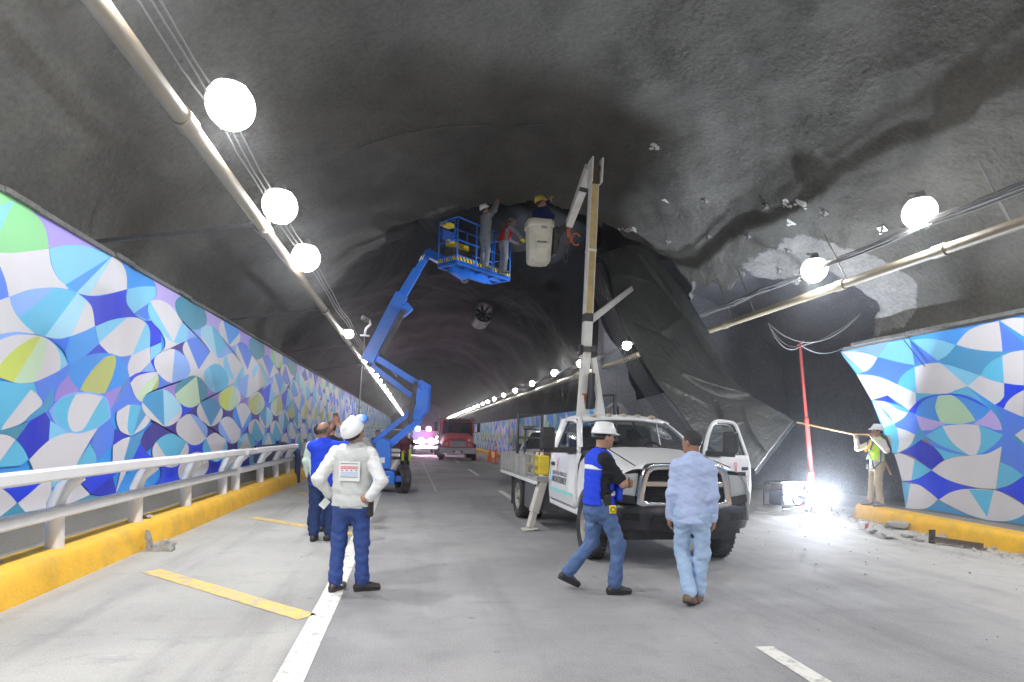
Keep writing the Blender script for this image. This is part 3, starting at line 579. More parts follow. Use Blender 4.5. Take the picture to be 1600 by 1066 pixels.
L3 = [('D2', [(370,20,1),(412,90,1),(400,262,1),(232,415,1),(190,330),(130,250,1),(240,100,1)]), ('TG', [(-20,175,1),(100,150),(240,100,1),(130,250,1),(60,210),(-20,200,1)]), ('W', [(-20,203,1),(60,215),(125,250,1),(-20,450,1)]), ('C', [(127,252,1),(190,330),(232,415,1),(170,465,1),(-20,480,1),(-20,452,1)]),
 ('M2', [(400,10,1),(440,-40),(520,-110),(630,-145),(740,-145),(860,-115),(905,-40),(920,65,1),(850,130),(760,182),(640,207),(560,195),(470,140)]), ('L', [(412,90,1),(480,140),(560,190,1),(480,220),(400,265,1)]),
 ('C', [(440,30,1),(460,-40),(530,-100),(630,-130),(740,-130),(850,-105),(890,-40),(905,60,1),(850,120),(760,165),(640,190),(560,170),(480,110)]), ('W', [(630,-130,1),(740,-132),(850,-105,1),(780,10),(700,150),(650,182),(600,180),(565,120),(560,30),(590,-60)]),
 ('W', [(235,420,1),(330,320),(430,240),(560,195),(660,200),(810,155,1),(720,300),(640,440,1),(640,530,1),(300,560,1)]), ('C', [(745,280,1),(790,370),(800,425,1),(700,560,1),(560,580,1),(650,425,1)]),
 ('M', [(810,155,1),(920,70,1),(945,200),(935,290,1),(860,370),(805,420,1),(785,350),(748,275,1)]),
 ('W', [(970,20,1),(1030,-20),(1080,-40),(1200,-20),(1285,40,1),(1200,150),(1090,220,1),(1000,180),(965,90)]), ('C', [(1080,-40,1),(1170,-30,1),(1110,210,1),(1085,222,1),(1055,150)]), ('T', [(1170,-30,1),(1240,0,1),(1100,215,1)]),
 ('D2', [(950,160,1),(1070,225,1),(935,295,1)]), ('W', [(1080,225,1),(1010,250),(935,300,1),(930,500,1),(1010,500,1)]), ('T', [(1080,228,1),(1200,180,1),(1165,270,1),(1080,520,1),(1000,510,1)]), ('R', [(1165,275,1),(1215,360,1),(1290,420,1),(1080,450,1)]), ('V', [(1200,180,1),(1285,90,1),(1340,60,1),(1340,240,1),(1215,355,1),(1165,270)]),
 ('R', [(-20,590,1),(500,545,1),(400,600),(280,670),(135,777,1),(70,700),(-20,640,1)]), ('W', [(-20,640,1),(70,705),(135,778,1),(-20,915,1)]), ('TG', [(135,783,1),(240,900,1),(-20,970,1),(-20,915,1)]), ('W', [(140,780,1),(250,690),(330,620),(420,585,1),(420,882,1),(245,905,1),(200,850)]), ('L', [(420,585,1),(560,540,1),(425,655,1)]),
 ('R', [(630,590,1),(665,520,1),(990,510,1),(930,560),(740,700,1),(700,640)]), ('W', [(500,660,1),(600,600),(640,600),(690,650),(740,705,1),(660,790),(600,845),(480,860,1)]), ('TG', [(600,845,1),(740,710,1),(830,790,1),(700,830,1)]), ('D2', [(745,697,1),(930,555,1),(965,750,1),(830,790,1)]), ('W', [(1000,510,1),(1050,508,1),(955,750,1)])]
wl = thing('mural_wall', 'long left tunnel wall painted with blue, white and green petals behind the white guardrail', 'wall', (0, 0, 0), 0, 'mural walls')
mu = Mural()
zc = lambda p: Vector((p.x, p.y, min(max(p.z, .56), 4.03)))
traced(mu, L1, LX_, 0, 280, 5.328, 1, zc); traced(mu, L2, LX_, 0, 460, 5.328, 1, zc); traced(mu, L3, LX_, 0, 640, 5.328, 1, zc)
yS = onX(250, 600, LX_).y; yN = onX(-4, 600, LX_).y
mu.k = 0
lattice(mu, LX_, 1, yS-1.5, 116, .56, 4.03, 1.25, 9, 8, lambda y, z: y > yS-.30+.45*math.sin(z*9), .0125)
lattice(mu, LX_, 1, -10, yN+.3, .56, 4.03, 1.6, 5, 9)
mu.build('mural', wl, 1)
b = MB(); b.box((LX_-.12, 52, 2.3), (.22, 128, 3.5)); b.build('wall_panel', pm('blue_primer', PAL['S'], .6), wl)
b = MB(); b.box((LX_-.02, 52, .38), (.34, 128, .36)); b.build('plinth', CONC, wl)
b = MB()
for k in range(130):
    j = rnd.uniform(-.012, .012); b.box((LX_-.06+j, -12+k*.6+.3, 4.06+j), (.26, .605, .06))
b.box((LX_-.06, 91, 4.06), (.26, 50, .06)); b.build('ledge', RAW, wl)

# ---- far right wall beyond the opening
wf = thing('mural_wall', 'far right tunnel wall painted with small blue petals beyond the white trucks', 'wall', (0, 0, 0), 0, 'mural walls')
mu = Mural(); lattice(mu, 6.3, -1, 19.0, 116, .26, 2.6, 1.0, 5, 12); mu.build('mural', wf, -1)
b = MB(); b.box((6.42, 67.5, 1.4), (.22, 97, 2.4)); b.build('wall_panel', pm('blue_primer', PAL['S'], .6), wf)
b = MB(); b.prism([(6.05, 19.0, .25), (6.05, 19.0, 2.0), (6.2, 19.0, 2.55), (6.4, 19.0, 2.75), (6.65, 19.0, 2.7), (6.9, 19.0, 2.4), (7.05, 19.0, 1.9), (7.1, 19, 1.2), (7.1, 19, .0), (6.05, 19, 0)], (0, .35, 0)); b.build('end_wall', pm('light_concrete', (.17, .17, .17), .85, var=.12, bump=.3), wf, bevel=.02)
# ------------------------------------------------------------------ services along the walls
def rX(Y): return 8.05 if Y < 15 else (8.05-(Y-15)/7*2.15 if Y < 22 else 5.9)
def rZ(X): return 1.6+(4.65-1.6)*X/8.05
def pipe(name, label, pts, r, sect):
    t = thing(name, label, 'pipe', (0, 0, 0), 0, 'water pipes along the tunnel')
    for a, b2 in zip(pts[:-1], pts[1:]):
        b = MB(); b.tube([a, b2], r, 14); b.build('pipe_length', PIPEM, t, smooth=True, auto=40)
        d = (Vector(b2)-Vector(a)).normalized(); c = MB(); c.tube([Vector(b2)-d*.12, Vector(b2)+d*.12], r*1.22, 14); c.build('coupling', PIPEM, t, smooth=True, auto=40)
    return t
pipe('water_pipe', 'beige pipe running under the lamps on the left wall side', [(-2.25, y, 4.52) for y in (-12, -6, .4, 6.25, 9.4, 15.4, 21.4, 28, 35, 48, 62, 80, 100, 115)], .085, 6)
pr = [(rX(y), y, rZ(rX(y))) for y in (-12, -6, 0, 4.8, 8.35, 10.6, 15, 22)]+[(5.9, y, rZ(5.9)) for y in (28, 35, 48, 62, 80, 100, 115)]
pipe('water_pipe', 'beige grey pipe crossing the dark opening on the right', pr, .085, 6)
def bracket(p, wall, name='pipe_bracket'):
    b = MB(); p = Vector(p); w_ = Vector(wall); b.bar(p+(w_-p)*.02, w_, .05, .05); b.tube([p+Vector((.11*math.cos(a), 0, .11*math.sin(a))) for a in [k*math.pi/6 for k in range(12)]], .014, 5, closed=True)
    o = b.build(name, DARKST); return tag(o, None, 'bracket')
for k, y in enumerate((3.2, 9.2, 15.2, 21.2, 27.2)):
    o = bracket((-2.25, y, 4.52), (-4.45, y, 4.1)); tag(o, ['dark steel pipe bracket nearest the camera on the left wall', 'dark steel pipe bracket reaching to the mural top behind the second left lamp', 'third dark pipe bracket along the left wall', 'fourth dark pipe bracket along the left wall', 'fifth dark pipe bracket far along the left wall'][k], None, 'pipe brackets')
for k, (y, dx) in enumerate(((13.6, -.35), (14.6, -.3), (10.4, .6), (7.2, .6))):
    p = Vector((rX(y), y, rZ(rX(y)))); b = MB(); top = p+Vector((-.45, .1, 1.15 if y > 12 else .9)); b.bar(p, top, .03, .02)
    o = b.build('pipe_hanger', CABLEM); tag(o, ['loose steel hanger bar dangling over the opening next to the membrane', 'bent steel hanger bar over the opening below the second right lamp', 'steel pipe hanger between the two bright right lamps', 'steel pipe hanger at the right edge'][k], 'hanger', 'pipe hangers')
# cable runs
def cables(label, fn, ys, n, r, seed):
    t = thing('cable_run', label, 'cable', (0, 0, 0), 0, 'cable runs along the tunnel'); rn = random.Random(seed)
    for k in range(n):
        pts = []; ph = rn.uniform(0, 6)
        for i in range(len(ys)-1):
            for q in range(4):
                y = ys[i]+(ys[i+1]-ys[i])*q/4; p = Vector(fn(y)); s = math.sin(math.pi*q/4); pts.append(p+Vector((.05*k+.02*math.sin(ph+y), 0, .045*k-.05*s*rn.uniform(.4, 1.4))))
        b = MB(); b.tube(pts, r, 5); b.build('cable', CABLEM, t, smooth=True)
cables('thin grey cables strung beside the left row of lamps', lambda y: (-2.12, y, 4.80), [-10, -5, 0, 4.6, 6.9, 9.3, 12, 15, 18.5, 24, 30, 40, 60, 90, 115], 3, .011, 1)
cables('bundle of grey cables hanging slack over the opening on the right', lambda y: (rX(y)-.36, y, 1.6+(4.98-1.6)*(rX(y)-.36)/7.69), [-10, -5, 0, 4.6, 8.4, 11, 13, 15, 18, 22, 27, 33, 40, 60, 90, 115], 5, .016, 2)
def sag(a, b2, d, n=16): return [Vector(a).lerp(Vector(b2), k/n)-Vector((0, 0, d*4*(k/n)*(1-k/n))) for k in range(n+1)]
t = thing('hanging_cable', 'two loose cables looping down in front of the dark opening over the red mast', 'cable')
pA = onY(1200, 505, 13.2); pT = onY(1252, 540, 12.9); pB = onX(1345, 490, 9.9); pC = onX(1318, 543, 10.1)
for pts in (sag(pA, pB, .55), sag(pA, pT, .22)+sag(pT, pB, .12)[1:], sag(pA, pT, .3)+sag(pT, pC, .16)[1:]):
    b = MB(); b.tube(pts, .014, 5); b.build('cable', CABLEM, t, smooth=True)

# ------------------------------------------------------------------ tunnel lamps
HOUSE = pm('lamp_housing', (.25, .25, .26), .4, .6); LENS = emit('lamp_lens', (1., .97, .90), LAMP_STRENGTH*.32); LENSF = emit('lamp_lens_cool', (.98, .98, 1.), LAMP_STRENGTH*11)
def make_lamp(side, name='tunnel_lamp'):
    t = thing(name, 'x', 'lamp', group='tunnel lamps')
    b = MB(); b.lathe([(0, .36), (.07, .36), (.09, .28), (.14, .24), (.19, .205)], n=16); b.bar((0, 0, .34), (.0, .25, .42), .06, .04); b.build('housing', HOUSE, t, smooth=True, auto=40)
    b = MB(); b.lathe([(.185, .2)]+[(.27*math.cos(a), .27*math.sin(a)) for a in [R_(45-k*10.5) for k in range(11)]], n=26); b.build('bowl', LENS, t, smooth=True)  # globe enlarged to the size of the lamp's glare
    b = MB(); b.lathe([(.27*math.cos(a), .27*math.sin(a)) for a in [R_(-60-k*9) for k in range(4)]]+[(0, -.27)], n=26); b.build('lens', LENSF, t, smooth=True)
    return t
proto = make_lamp(-1); first = True
LENSD = emit('lamp_lens_far', (1., .97, .92), LAMP_STRENGTH*1.1); LENSE = emit('lamp_lens_far_cool', (.98, .98, 1.), LAMP_STRENGTH*8)
proto_far = copy_tree(proto)
for c in proto_far.children:
    if c.name.startswith(('bowl', 'lens')):
        c.data = c.data.copy(); c.data.materials[0] = LENSD if c.name.startswith('bowl') else LENSE
first_far = True
near = {('L', 0): 'brilliant white lamp nearest the camera in the left row', ('L', 1): 'second bright lamp of the left row below the nearest one', ('L', 2): 'third bright lamp of the left row beside the beige pipe', ('L', 3): 'bright lamp in the left row directly behind the camera pole',
        ('R', 0): 'brilliant white lamp in the right row over the mural wall', ('R', 1): 'bright lamp in the right row over the dark opening', ('R', 2): 'lamp in the right row peeping out beside the hanging membrane', ('R', 3): 'lamp in the right row half hidden behind the white boom', ('R', 4): 'starry bright lamp in the right row just left of the white boom'}
def put_lamp(p, label, sc=1.):
    global first, first_far
    if sc < .8: o = proto_far if first_far else copy_tree(proto_far); first_far = False
    else: o = proto if first else copy_tree(proto); first = False
    o.location = p; o['label'] = label; o.scale = (sc,)*3
Ls = [6.79, 9.18, 11.33, 18.5]; Lf = [24.5, 28.3, 31.5, 34.8, 38.5, 42.5, 47, 52, 57, 63, 69, 76, 84, 92, 101, 110]
for i, y in enumerate(Ls): put_lamp((-2.0, y, [4.98, 4.8, 4.67, 4.45][i]), near[('L', i)], .9 if i < 3 else .5)
ORD = ['first', 'second', 'third', 'fourth', 'fifth', 'sixth']
for i, y in enumerate(Lf): put_lamp((-2.0, y, 4.38), (ORD[i]+' small lamp of the left row beyond the camera pole') if i < 6 else 'tiny far lamp at the vanishing end of the left row', .45)
for i, y in enumerate((4.3, 1.9, -.5, -3, -6, -9.5)): put_lamp((-2.0, y, 4.98), ORD[i]+' lamp of the left row behind the photographer')
for i, p in enumerate([(7.8, 8.5, 5.28), (7.8, 11.06, 5.05), (6.35, 17.85, 4.42), (5.75, 20.9, 4.18), (5.65, 24.6, 4.2)]): put_lamp(p, near[('R', i)], .9 if i < 2 else .5)
for i, y in enumerate([29.2, 34.3, 38.8, 43.5, 47.5, 51, 55, 59, 63, 67, 71, 75, 79, 83, 87, 91, 95, 99, 103, 107, 111]): put_lamp((5.6, y, 4.12), (ORD[i]+' small lamp of the right row left of the starry one') if i < 6 else 'tiny far lamp at the vanishing end of the right row', .45)
for i, y in enumerate((5.6, 3, .5, -2.2, -5.5, -9)): put_lamp((7.8, y, 5.2), ORD[i]+' lamp of the right row outside the right frame edge')

# jet fan high under the crown
t = thing('jet_fan', 'grey ventilation fan tube hanging under the dark crown', 'fan', onY(757, 488, 25))
b = MB(); b.lathe([(.36, -.05), (.42, -.08), (.43, 0), (.41, .12), (.40, 1.9), (.36, 1.95)], axis='Y', n=28); b.lathe([(.37, -.05), (.36, 1.95)], axis='Y', n=28); b.build('casing', pm('fan_grey', (.028, .028, .032), .5, .3, dirt=(.015, .015, .015), dirt_amt=.4), t, smooth=True, auto=40)
b = MB(); b.lathe([(0, .25), (.1, .3), (.12, .6)], axis='Y', n=14)
for k in range(8):
    a = k*math.pi/4; b.add([(.1*math.cos(a), .42, .1*math.sin(a)), (.35*math.cos(a), .42, .35*math.sin(a)), (.35*math.cos(a+.35), .52, .35*math.sin(a+.35)), (.1*math.cos(a+.5), .52, .1*math.sin(a+.5))], [(0, 1, 2, 3)])
b.build('impeller', pm('impeller_black', (.006, .006, .007), .9), t)
for x_ in (-1, 1):
    for y_ in (.5, 1.5): b = MB(); b.bar((.2*x_, y_, .38), (.25*x_, y_+.1, 1.5), .06, .06); b.build('hanger', DARKST, t)

# rock bolts and pale scars on the lining (found on the lining surface by ray)
dg = bpy.context.evaluated_depsgraph_get()
from mathutils.bvhtree import BVHTree
bvh = BVHTree.FromPolygons([tuple(v) for v in verts], [tuple(f) for f in q])
def hit(x, y):
    d = ray(x, y).normalized(); p, nrm, i, dist = bvh.ray_cast(O_, d)
    if p is None: return None, None
    if nrm.dot(d) > 0: nrm = -nrm
    return p, nrm
bolt0 = None
BL = ['rock bolt plate left of the torn white mortar streak, level with it', 'shiny rock bolt plate just left of the torn white mortar streak', 'shiny rock bolt plate straight above the membrane top', 'rock bolt plate above the bare concrete patch', 'rock bolt plate in the middle between membrane top and bare concrete', 'rock bolt plate right of the torn white mortar streak', 'rock bolt plate at the rim of the bare concrete patch', 'lowest rock bolt plate beside the broken concrete rim', 'rock bolt plate between the two bright right lamps', 'rock bolt plate nearest the white boom']
for ib, (x, y) in enumerate(((1103, 313), (1198, 323), (1045, 377), (1170, 369), (1107, 369), (1289, 332), (1232, 391), (1219, 422), (1379, 357), (985, 358))):
    p, nn = hit(x, y)
    if p is None: continue
    if bolt0 is None:
        b = MB(); b.box((0, 0, .01), (.14, .14, .02)); b.lathe([(.035, .02), (.035, .06), (.02, .06), (.02, .13), (0, .13)], n=6); bolt0 = b.build('rock_bolt', STEEL); o = bolt0
    else: o = bolt0.copy(); col.objects.link(o)
    o.location = p; o.rotation_euler = nn.to_track_quat('Z', 'Y').to_euler(); tag(o, BL[ib], 'bolt', 'rock bolts in the ceiling')
def scar(name, x, y, sx, sy, seed, label, n=7):
    """a few torn flakes of pale mortar sitting on the lining"""
    rn = random.Random(seed); b = MB()
    for k in range(n):
        px, py = x+rn.uniform(-sx, sx), y+rn.uniform(-sy, sy)*.7; p, nn = hit(px, py)
        if p is None: continue
        a = nn.orthogonal().normalized(); c = nn.cross(a); r = rn.uniform(.035, .10)
        ring = [p+nn*.002+(a*math.cos(t)*rn.uniform(.4, 1.2)+c*math.sin(t)*rn.uniform(.3, 1.))*r for t in [i*6.28/7 for i in range(7)]]
        b.add(ring+[p+nn*.010], [(i, (i+1) % 7, 7) for i in range(7)])
    o = b.build(name, pm('pale_mortar', (.42, .42, .40), .9, var=.2, bump=.4)); tag(o, label, 'mortar patch', 'pale mortar scars')
scar('mortar_patch', 1025, 230, 10, 5, 1, 'small pale mortar scar alone high on the ceiling right of the white boom', 5)
scar('mortar_patch', 1242, 320, 18, 10, 2, 'torn white mortar streak above the bright right lamp', 14)
scar('mortar_patch', 980, 357, 14, 6, 3, 'scatter of pale mortar flecks beside the upper white boom', 8)
scar('mortar_patch', 1040, 315, 6, 3, 4, 'two pale flecks on the ceiling near the tip of the white boom', 3)
scar('mortar_patch', 1238, 348, 10, 6, 5, 'small pale scar just above the broken concrete edge', 5)
# painted electric conduit arc on the crown
pts = [hit(x, y)[0] for x, y in [(530, 243), (580, 222), (640, 205), (700, 196), (760, 194), (812, 195), (858, 192)]]
b = MB(); b.tube([p+Vector((0, 0, -.03)) for p in pts if p], .014, 6); tag(b.build('conduit', pm('grey_conduit', (.08, .079, .073), .6)), 'thin conduit arcing across the grey crown of the tunnel', 'conduit')
# ------------------------------------------------------------------ guardrail on the left kerb
def post(parent, x, y, h0, h1, mat=WHITE):
    b = MB(); pts = [(x-.13, y, h0-.02), (x-.13, y, h1-.36), (x-.06, y, h1-.2), (x+.09, y, h1-.07)]
    b.tube(pts, [.085, .08, .075, .068], 10); b.build('post', mat, parent, smooth=True, auto=45)
def rail_section(label, yposts, y0, y1):
    t = thing('guardrail', label, 'guardrail', (0, 0, 0), 0, 'white guardrails on the yellow kerb')
    for y in yposts: post(t, -3.5, y, .3, 1.13)
    for z, x, h in ((1.1, -3.40, .125), (.69, -3.54, .115)):
        b = MB(); n_ = 10; secs = []
        for i in range(n_+1):
            y = y0+(y1-y0)*i/n_; d = rnd.uniform(-.006, .006); zz = z+d+(.02 if z < 1 else 0)*(y-6)/7
            secs.append([Vector((x+dx, y, zz+dz)) for dx, dz in ((-.035, -h/2), (.03, -h/2), (.045, -h/3), (.045, h/3), (.03, h/2), (-.035, h/2))])
        b.loft(secs, closed=True, caps=True); b.build('rail', WHITE, t, smooth=True, auto=30)
    return t
rail_section('white steel guardrail section nearest the camera on the yellow kerb', (-2, -.2, 1.6, 3.4, 5.1, 6.92, 8.75, 10.54, 12.45), -3, 12.95)
rail_section('second shorter white guardrail section ending at the navy hoop', (13.31, 15.32, 16.95, 18.4), 13.2, 18.6)
rail_section('white guardrail section beyond the navy hoop', (21.5, 24, 26.5, 29, 31.5), 21.2, 32)
NAVY = pm('navy_paint', (.035, .055, .16), .4, var=.1, dirt=(.15, .15, .2), dirt_amt=.3)
t = thing('rail_hoop', 'thick navy bent steel hoop at the end of the white guardrail', 'barrier')
arc = [(-3.40, 18.8, -.02), (-3.40, 18.8, .75)]+[(-3.40-.5*(1-math.cos(a)), 18.8-.9*(1-math.cos(a))*.5, .75+.40*math.sin(a)) for a in [k*math.pi/16 for k in range(1, 9)]]
b = MB(); b.tube(arc, .085, 12); b.build('hoop', NAVY, t, smooth=True, auto=50)
b = MB(); b.prism([(-3.86, 18.5, 1.16), (-4.0, 16.2, 1.14), (-4.0, 16.2, .72), (-3.86, 18.5, .5)], (.05, 0, 0)); b.build('end_plate', NAVY, t)

# ------------------------------------------------------------------ rubble and debris
def chunk(name, p, s, seed, label, mat=RUBBLEM, flat=.6, group=None, cat='rubble'):
    rn = random.Random(seed); bm = bmesh.new()
    for k in range(14):
        v = Vector((rn.uniform(-1, 1), rn.uniform(-1, 1), rn.uniform(-.9, .9))); v = v.normalized()*rn.uniform(.75, 1); bm.verts.new((v.x*s, v.y*s*rn.uniform(.6, .9), (v.z*flat+flat*.8)*s))
    bmesh.ops.convex_hull(bm, input=bm.verts); 
    for v in [v for v in bm.verts if not v.link_faces]: bm.verts.remove(v)
    me = bpy.data.meshes.new(name); bm.to_mesh(me); bm.free(); me.materials.append(mat)
    o = bpy.data.objects.new(name, me); col.objects.link(o); o.location = p; o.rotation_euler = (0, 0, rn.uniform(0, 6)); tag(o, label, cat, group); return o
t = thing('concrete_lump', 'broken grey concrete lump with an upright shard against the left yellow kerb', 'rubble', (-3.22, 8.35, 0))
def hull(name, pts, par, jit=.012, sub=2):
    bm = bmesh.new(); rn = random.Random(len(pts)*7)
    for p in pts: bm.verts.new(p)
    bmesh.ops.convex_hull(bm, input=bm.verts)
    for v in [v for v in bm.verts if not v.link_faces]: bm.verts.remove(v)
    bmesh.ops.triangulate(bm, faces=bm.faces); bmesh.ops.subdivide_edges(bm, edges=bm.edges, cuts=sub, use_grid_fill=True)
    for v in bm.verts: v.co += Vector((rn.uniform(-jit, jit), rn.uniform(-jit, jit), rn.uniform(-jit, jit)))
    me = bpy.data.meshes.new(name); bm.to_mesh(me); bm.free(); me.materials.append(RUBBLEM); o = bpy.data.objects.new(name, me); col.objects.link(o); o.parent = par; return o
hull('shard', [(-.10, -.02, 0), (-.02, -.03, 0), (-.11, .05, 0), (-.03, .06, 0), (-.13, 0, .26), (-.07, 0, .27), (-.12, .04, .2)], t)
hull('lump', [(-.03, -.04, 0), (.20, -.05, 0), (-.03, .10, 0), (.2, .08, 0), (0, 0, .10), (.16, -.02, .13), (.24, .0, .09), (.12, .06, .15), (.22, .05, .12)], t, .016)
chunk('stone', (-3.62, 9.1, .31), .10, 3, 'flat grey stone lying on top of the left kerb by a rail post', flat=.35, cat='stone')
chunk('stone', (-3.7, 6.2, .30), .06, 4, 'small pale stone on the left kerb near the camera', flat=.5, cat='stone')
# slabs by the right kerb
sl = [(1398, 826, .34, .30, 'large flat concrete slab leaning on the right yellow kerb'), (1388, 842, .2, .35, 'grey concrete chunk below the leaning slab'), (1420, 840, .16, .4, 'mid sized concrete chunk right of the leaning slab'), (1362, 834, .15, .5, 'broken chunk left of the leaning slab'), (1436, 846, .12, .4, 'small chunk left of the steel angle')]
for i, (x, y, s, fl, lb) in enumerate(sl): chunk('concrete_chunk', onz(x, y), s, 20+i, lb, flat=fl)
# fine debris scattered along the right side: uncountable crumbs
b = MB(); rn = random.Random(5)
ico = [(0, 0, 1), (.9, 0, -.3), (-.45, .8, -.3), (-.45, -.8, -.3)]
for k in range(620):
    y = rn.uniform(5.5, 13.5); x = rk(y)-abs(rn.gauss(0, .38))-.03 if rn.random() < .8 else rn.uniform(4.5, 9)
    if y > 12.2: x = rn.uniform(7, 10)
    s = abs(rn.gauss(.0, .016))+.006
    if rn.random() < .06: s *= 2.2
    a = rn.uniform(0, 6); b.add([(x+s*(px*math.cos(a)-py*math.sin(a)), y+s*(px*math.sin(a)+py*math.cos(a)), max(0, s*.5+s*pz*.7)) for px, py, pz in ico], [(0, 1, 2), (0, 2, 3), (0, 3, 1), (1, 3, 2)])
tag(b.build('debris_crumbs', RUBBLEM), 'fine concrete crumbs scattered on the road beside the right kerb', 'debris', kind='stuff')
b = MB(); rn = random.Random(15)
for k in range(90):
    x = rn.uniform(-3.3, 5); y = rn.uniform(4.2, 16); s = rn.uniform(.006, .018); a = rn.uniform(0, 6)
    b.add([(x+s*(px*math.cos(a)-py*math.sin(a)), y+s*(px*math.sin(a)+py*math.cos(a)), max(0, s*.4+s*pz*.5)) for px, py, pz in ico], [(0, 1, 2), (0, 2, 3), (0, 3, 1), (1, 3, 2)])
tag(b.build('road_grit', RUBBLEM), 'sparse grit lying on the road surface', 'grit', kind='stuff')
t = thing('steel_angle', 'rusty steel angle lying along the foot of the right yellow kerb', 'steel bar', onz(1456, 849))
e_ = onz(1541, 861)-onz(1456, 849)
b = MB(); b.bar((0, 0, .04), e_+Vector((0, 0, .03)), .10, .02); b.bar((0, .05, .07), e_+Vector((0, .05, .06)), .015, .09); b.build('angle', pm('rusty_steel', (.13, .10, .085), .75, .3, var=.3, dirt=(.25, .2, .16), dirt_amt=.5, dscale=8), t)
b = MB(); b.box((0, 0, .11), (.09, .04, .22)); b.build('end_plate', DARKST, t)
p = onz(1347, 827); t = thing('carton', 'small white and red carton lying by the tip of the right kerb', 'carton', p, .4)
b = MB(); b.box((0, 0, .07), (.12, .1, .13)); b.build('box', pm('carton_white', (.7, .7, .68), .7), t, bevel=.004); b = MB(); b.box((.05, -.055, .06), (.1, .012, .1)); b.build('label_panel', pm('carton_red', (.5, .06, .06), .6), t)

# ------------------------------------------------------------------ fallen membrane draped from the crown
def cr(p0, p1, p2, p3, t): return .5*(2*p1+(p2-p0)*t+(2*p0-5*p1+4*p2-p3)*t*t+(3*p1-p0-3*p2+p3)*t**3)
L_ = [(935, 400, 15.9), (950, 418, 15.6), (961, 466, 15.2), (985, 525, 14.6), (1018, 585, 13.9), (1062, 645, 13.2), (1110, 700, 12.5), (1180, 735, 11.8)]
Rr = [(1008, 383, 16.2), (1030, 408, 15.9), (1068, 455, 15.6), (1108, 520, 15.2), (1140, 582, 14.6), (1165, 613, 13.9), (1200, 634, 13.1), (1240, 657, 12.3)]
Lw = [onY(x, y, Y) for x, y, Y in L_]; Rw = [onY(x, y, Y) for x, y, Y in Rr]
def edge_pt(Wp, t):
    n_ = len(Wp)-1; i = min(int(t*n_), n_-1); f = t*n_-i
    return cr(Wp[max(i-1, 0)], Wp[i], Wp[i+1], Wp[min(i+2, n_)], f)
NT, NS = 190, 84; vs = []
CREASES = [(.52, .0, .78, .42, .16, .07), (.6, .2, .95, .62, -.10, .06), (.35, .58, .99, .74, .17, .05), (.40, .61, .9, .76, -.10, .05), (.30, .44, .75, .38, .07, .05), (.1, .38, .45, .46, -.06, .05), (.55, .70, .35, .82, -.12, .05), (.2, .05, .35, .36, .06, .05), (.75, .8, .35, .97, .08, .06), (.8, .86, .92, .99, -.07, .05), (.05, .6, .4, .72, .05, .05), (.15, .2, .6, .26, .05, .05), (.2, .8, .6, .86, .05, .04)]
for i in range(NT+1):
    t = i/NT; a, c = edge_pt(Lw, t), edge_pt(Rw, t); across = (c-a); ta = edge_pt(Lw, min(1, t+.01))-edge_pt(Lw, max(0, t-.01)); nrm = across.cross(ta).normalized()
    if nrm.y > 0: nrm = -nrm
    for j in range(NS+1):
        s = j/NS
        d = .14*math.sin(s*math.pi)*(.5+.5*math.sin(t*5+.5))
        for (s0, t0, s1, t1, am, wd) in CREASES:
            ux, uy = s1-s0, (t1-t0)*3; L2_ = ux*ux+uy*uy; q3 = ((s-s0)*ux+(t-t0)*3*uy)/L2_; qc = min(1, max(0, q3)); dx_, dy_ = s-s0-ux*qc, (t-t0)*3-uy*qc
            dd_ = math.hypot(dx_, dy_); sg_ = 1 if (dx_*uy-dy_*ux) > 0 else .45
            d += am*math.exp(-dd_/(wd*sg_))*math.sin(math.pi*min(1, max(.02, qc*.9+.05)))**.5
        d += .012*float(snoise(np.array(s*2.2+t*2), np.array(t*5-s), 0, 51, .45, 4))+.02*float(snoise(np.array(s*1.5), np.array(t*3), 0, 52, 1., 2))
        vs.append(a+across*s+nrm*d)
MEMB, n, l, b_ = node_mat('black_geomembrane'); tc = N(n, 'ShaderNodeTexCoord')
no = N(n, 'ShaderNodeTexNoise'); no.inputs['Scale'].default_value = 1.6; no.inputs['Detail'].default_value = 9; no.inputs['Distortion'].default_value = .6; mg = N(n, 'ShaderNodeMapping'); mg.inputs['Scale'].default_value = (1.6, .5, 1.2); l.new(tc.outputs['Object'], mg.inputs[0]); l.new(mg.outputs[0], no.inputs['Vector'])
mx = N(n, 'ShaderNodeMix', data_type='RGBA'); mx.inputs[6].default_value = (.026, .028, .027, 1); mx.inputs[7].default_value = (.068, .071, .066, 1); l.new(no.outputs[0], mx.inputs[0]); l.new(mx.outputs[2], b_.inputs['Base Color'])
b_.inputs['Roughness'].default_value = .48; b_.inputs['Specular IOR Level'].default_value = .5
wv = N(n, 'ShaderNodeTexNoise'); wv.inputs['Scale'].default_value = 5; wv.inputs['Detail'].default_value = 7; mg2 = N(n, 'ShaderNodeMapping'); mg2.inputs['Scale'].default_value = (1, 2.2, .6); mg2.inputs['Rotation'].default_value = (0, 0, .6); l.new(tc.outputs['Object'], mg2.inputs[0]); l.new(mg2.outputs[0], wv.inputs['Vector'])
bp = N(n, 'ShaderNodeBump'); bp.inputs['Strength'].default_value = .5; bp.inputs['Distance'].default_value = .06
vr = N(n, 'ShaderNodeTexVoronoi', feature='SMOOTH_F1'); vr.inputs['Scale'].default_value = 1.5; vr.inputs['Detail'].default_value = 2.; wa = N(n, 'ShaderNodeMix', data_type='RGBA'); wa.inputs[0].default_value = .25; l.new(mg2.outputs[0], wa.inputs[6]); l.new(wv.outputs['Color'], wa.inputs[7]); l.new(wa.outputs[2], vr.inputs['Vector'])
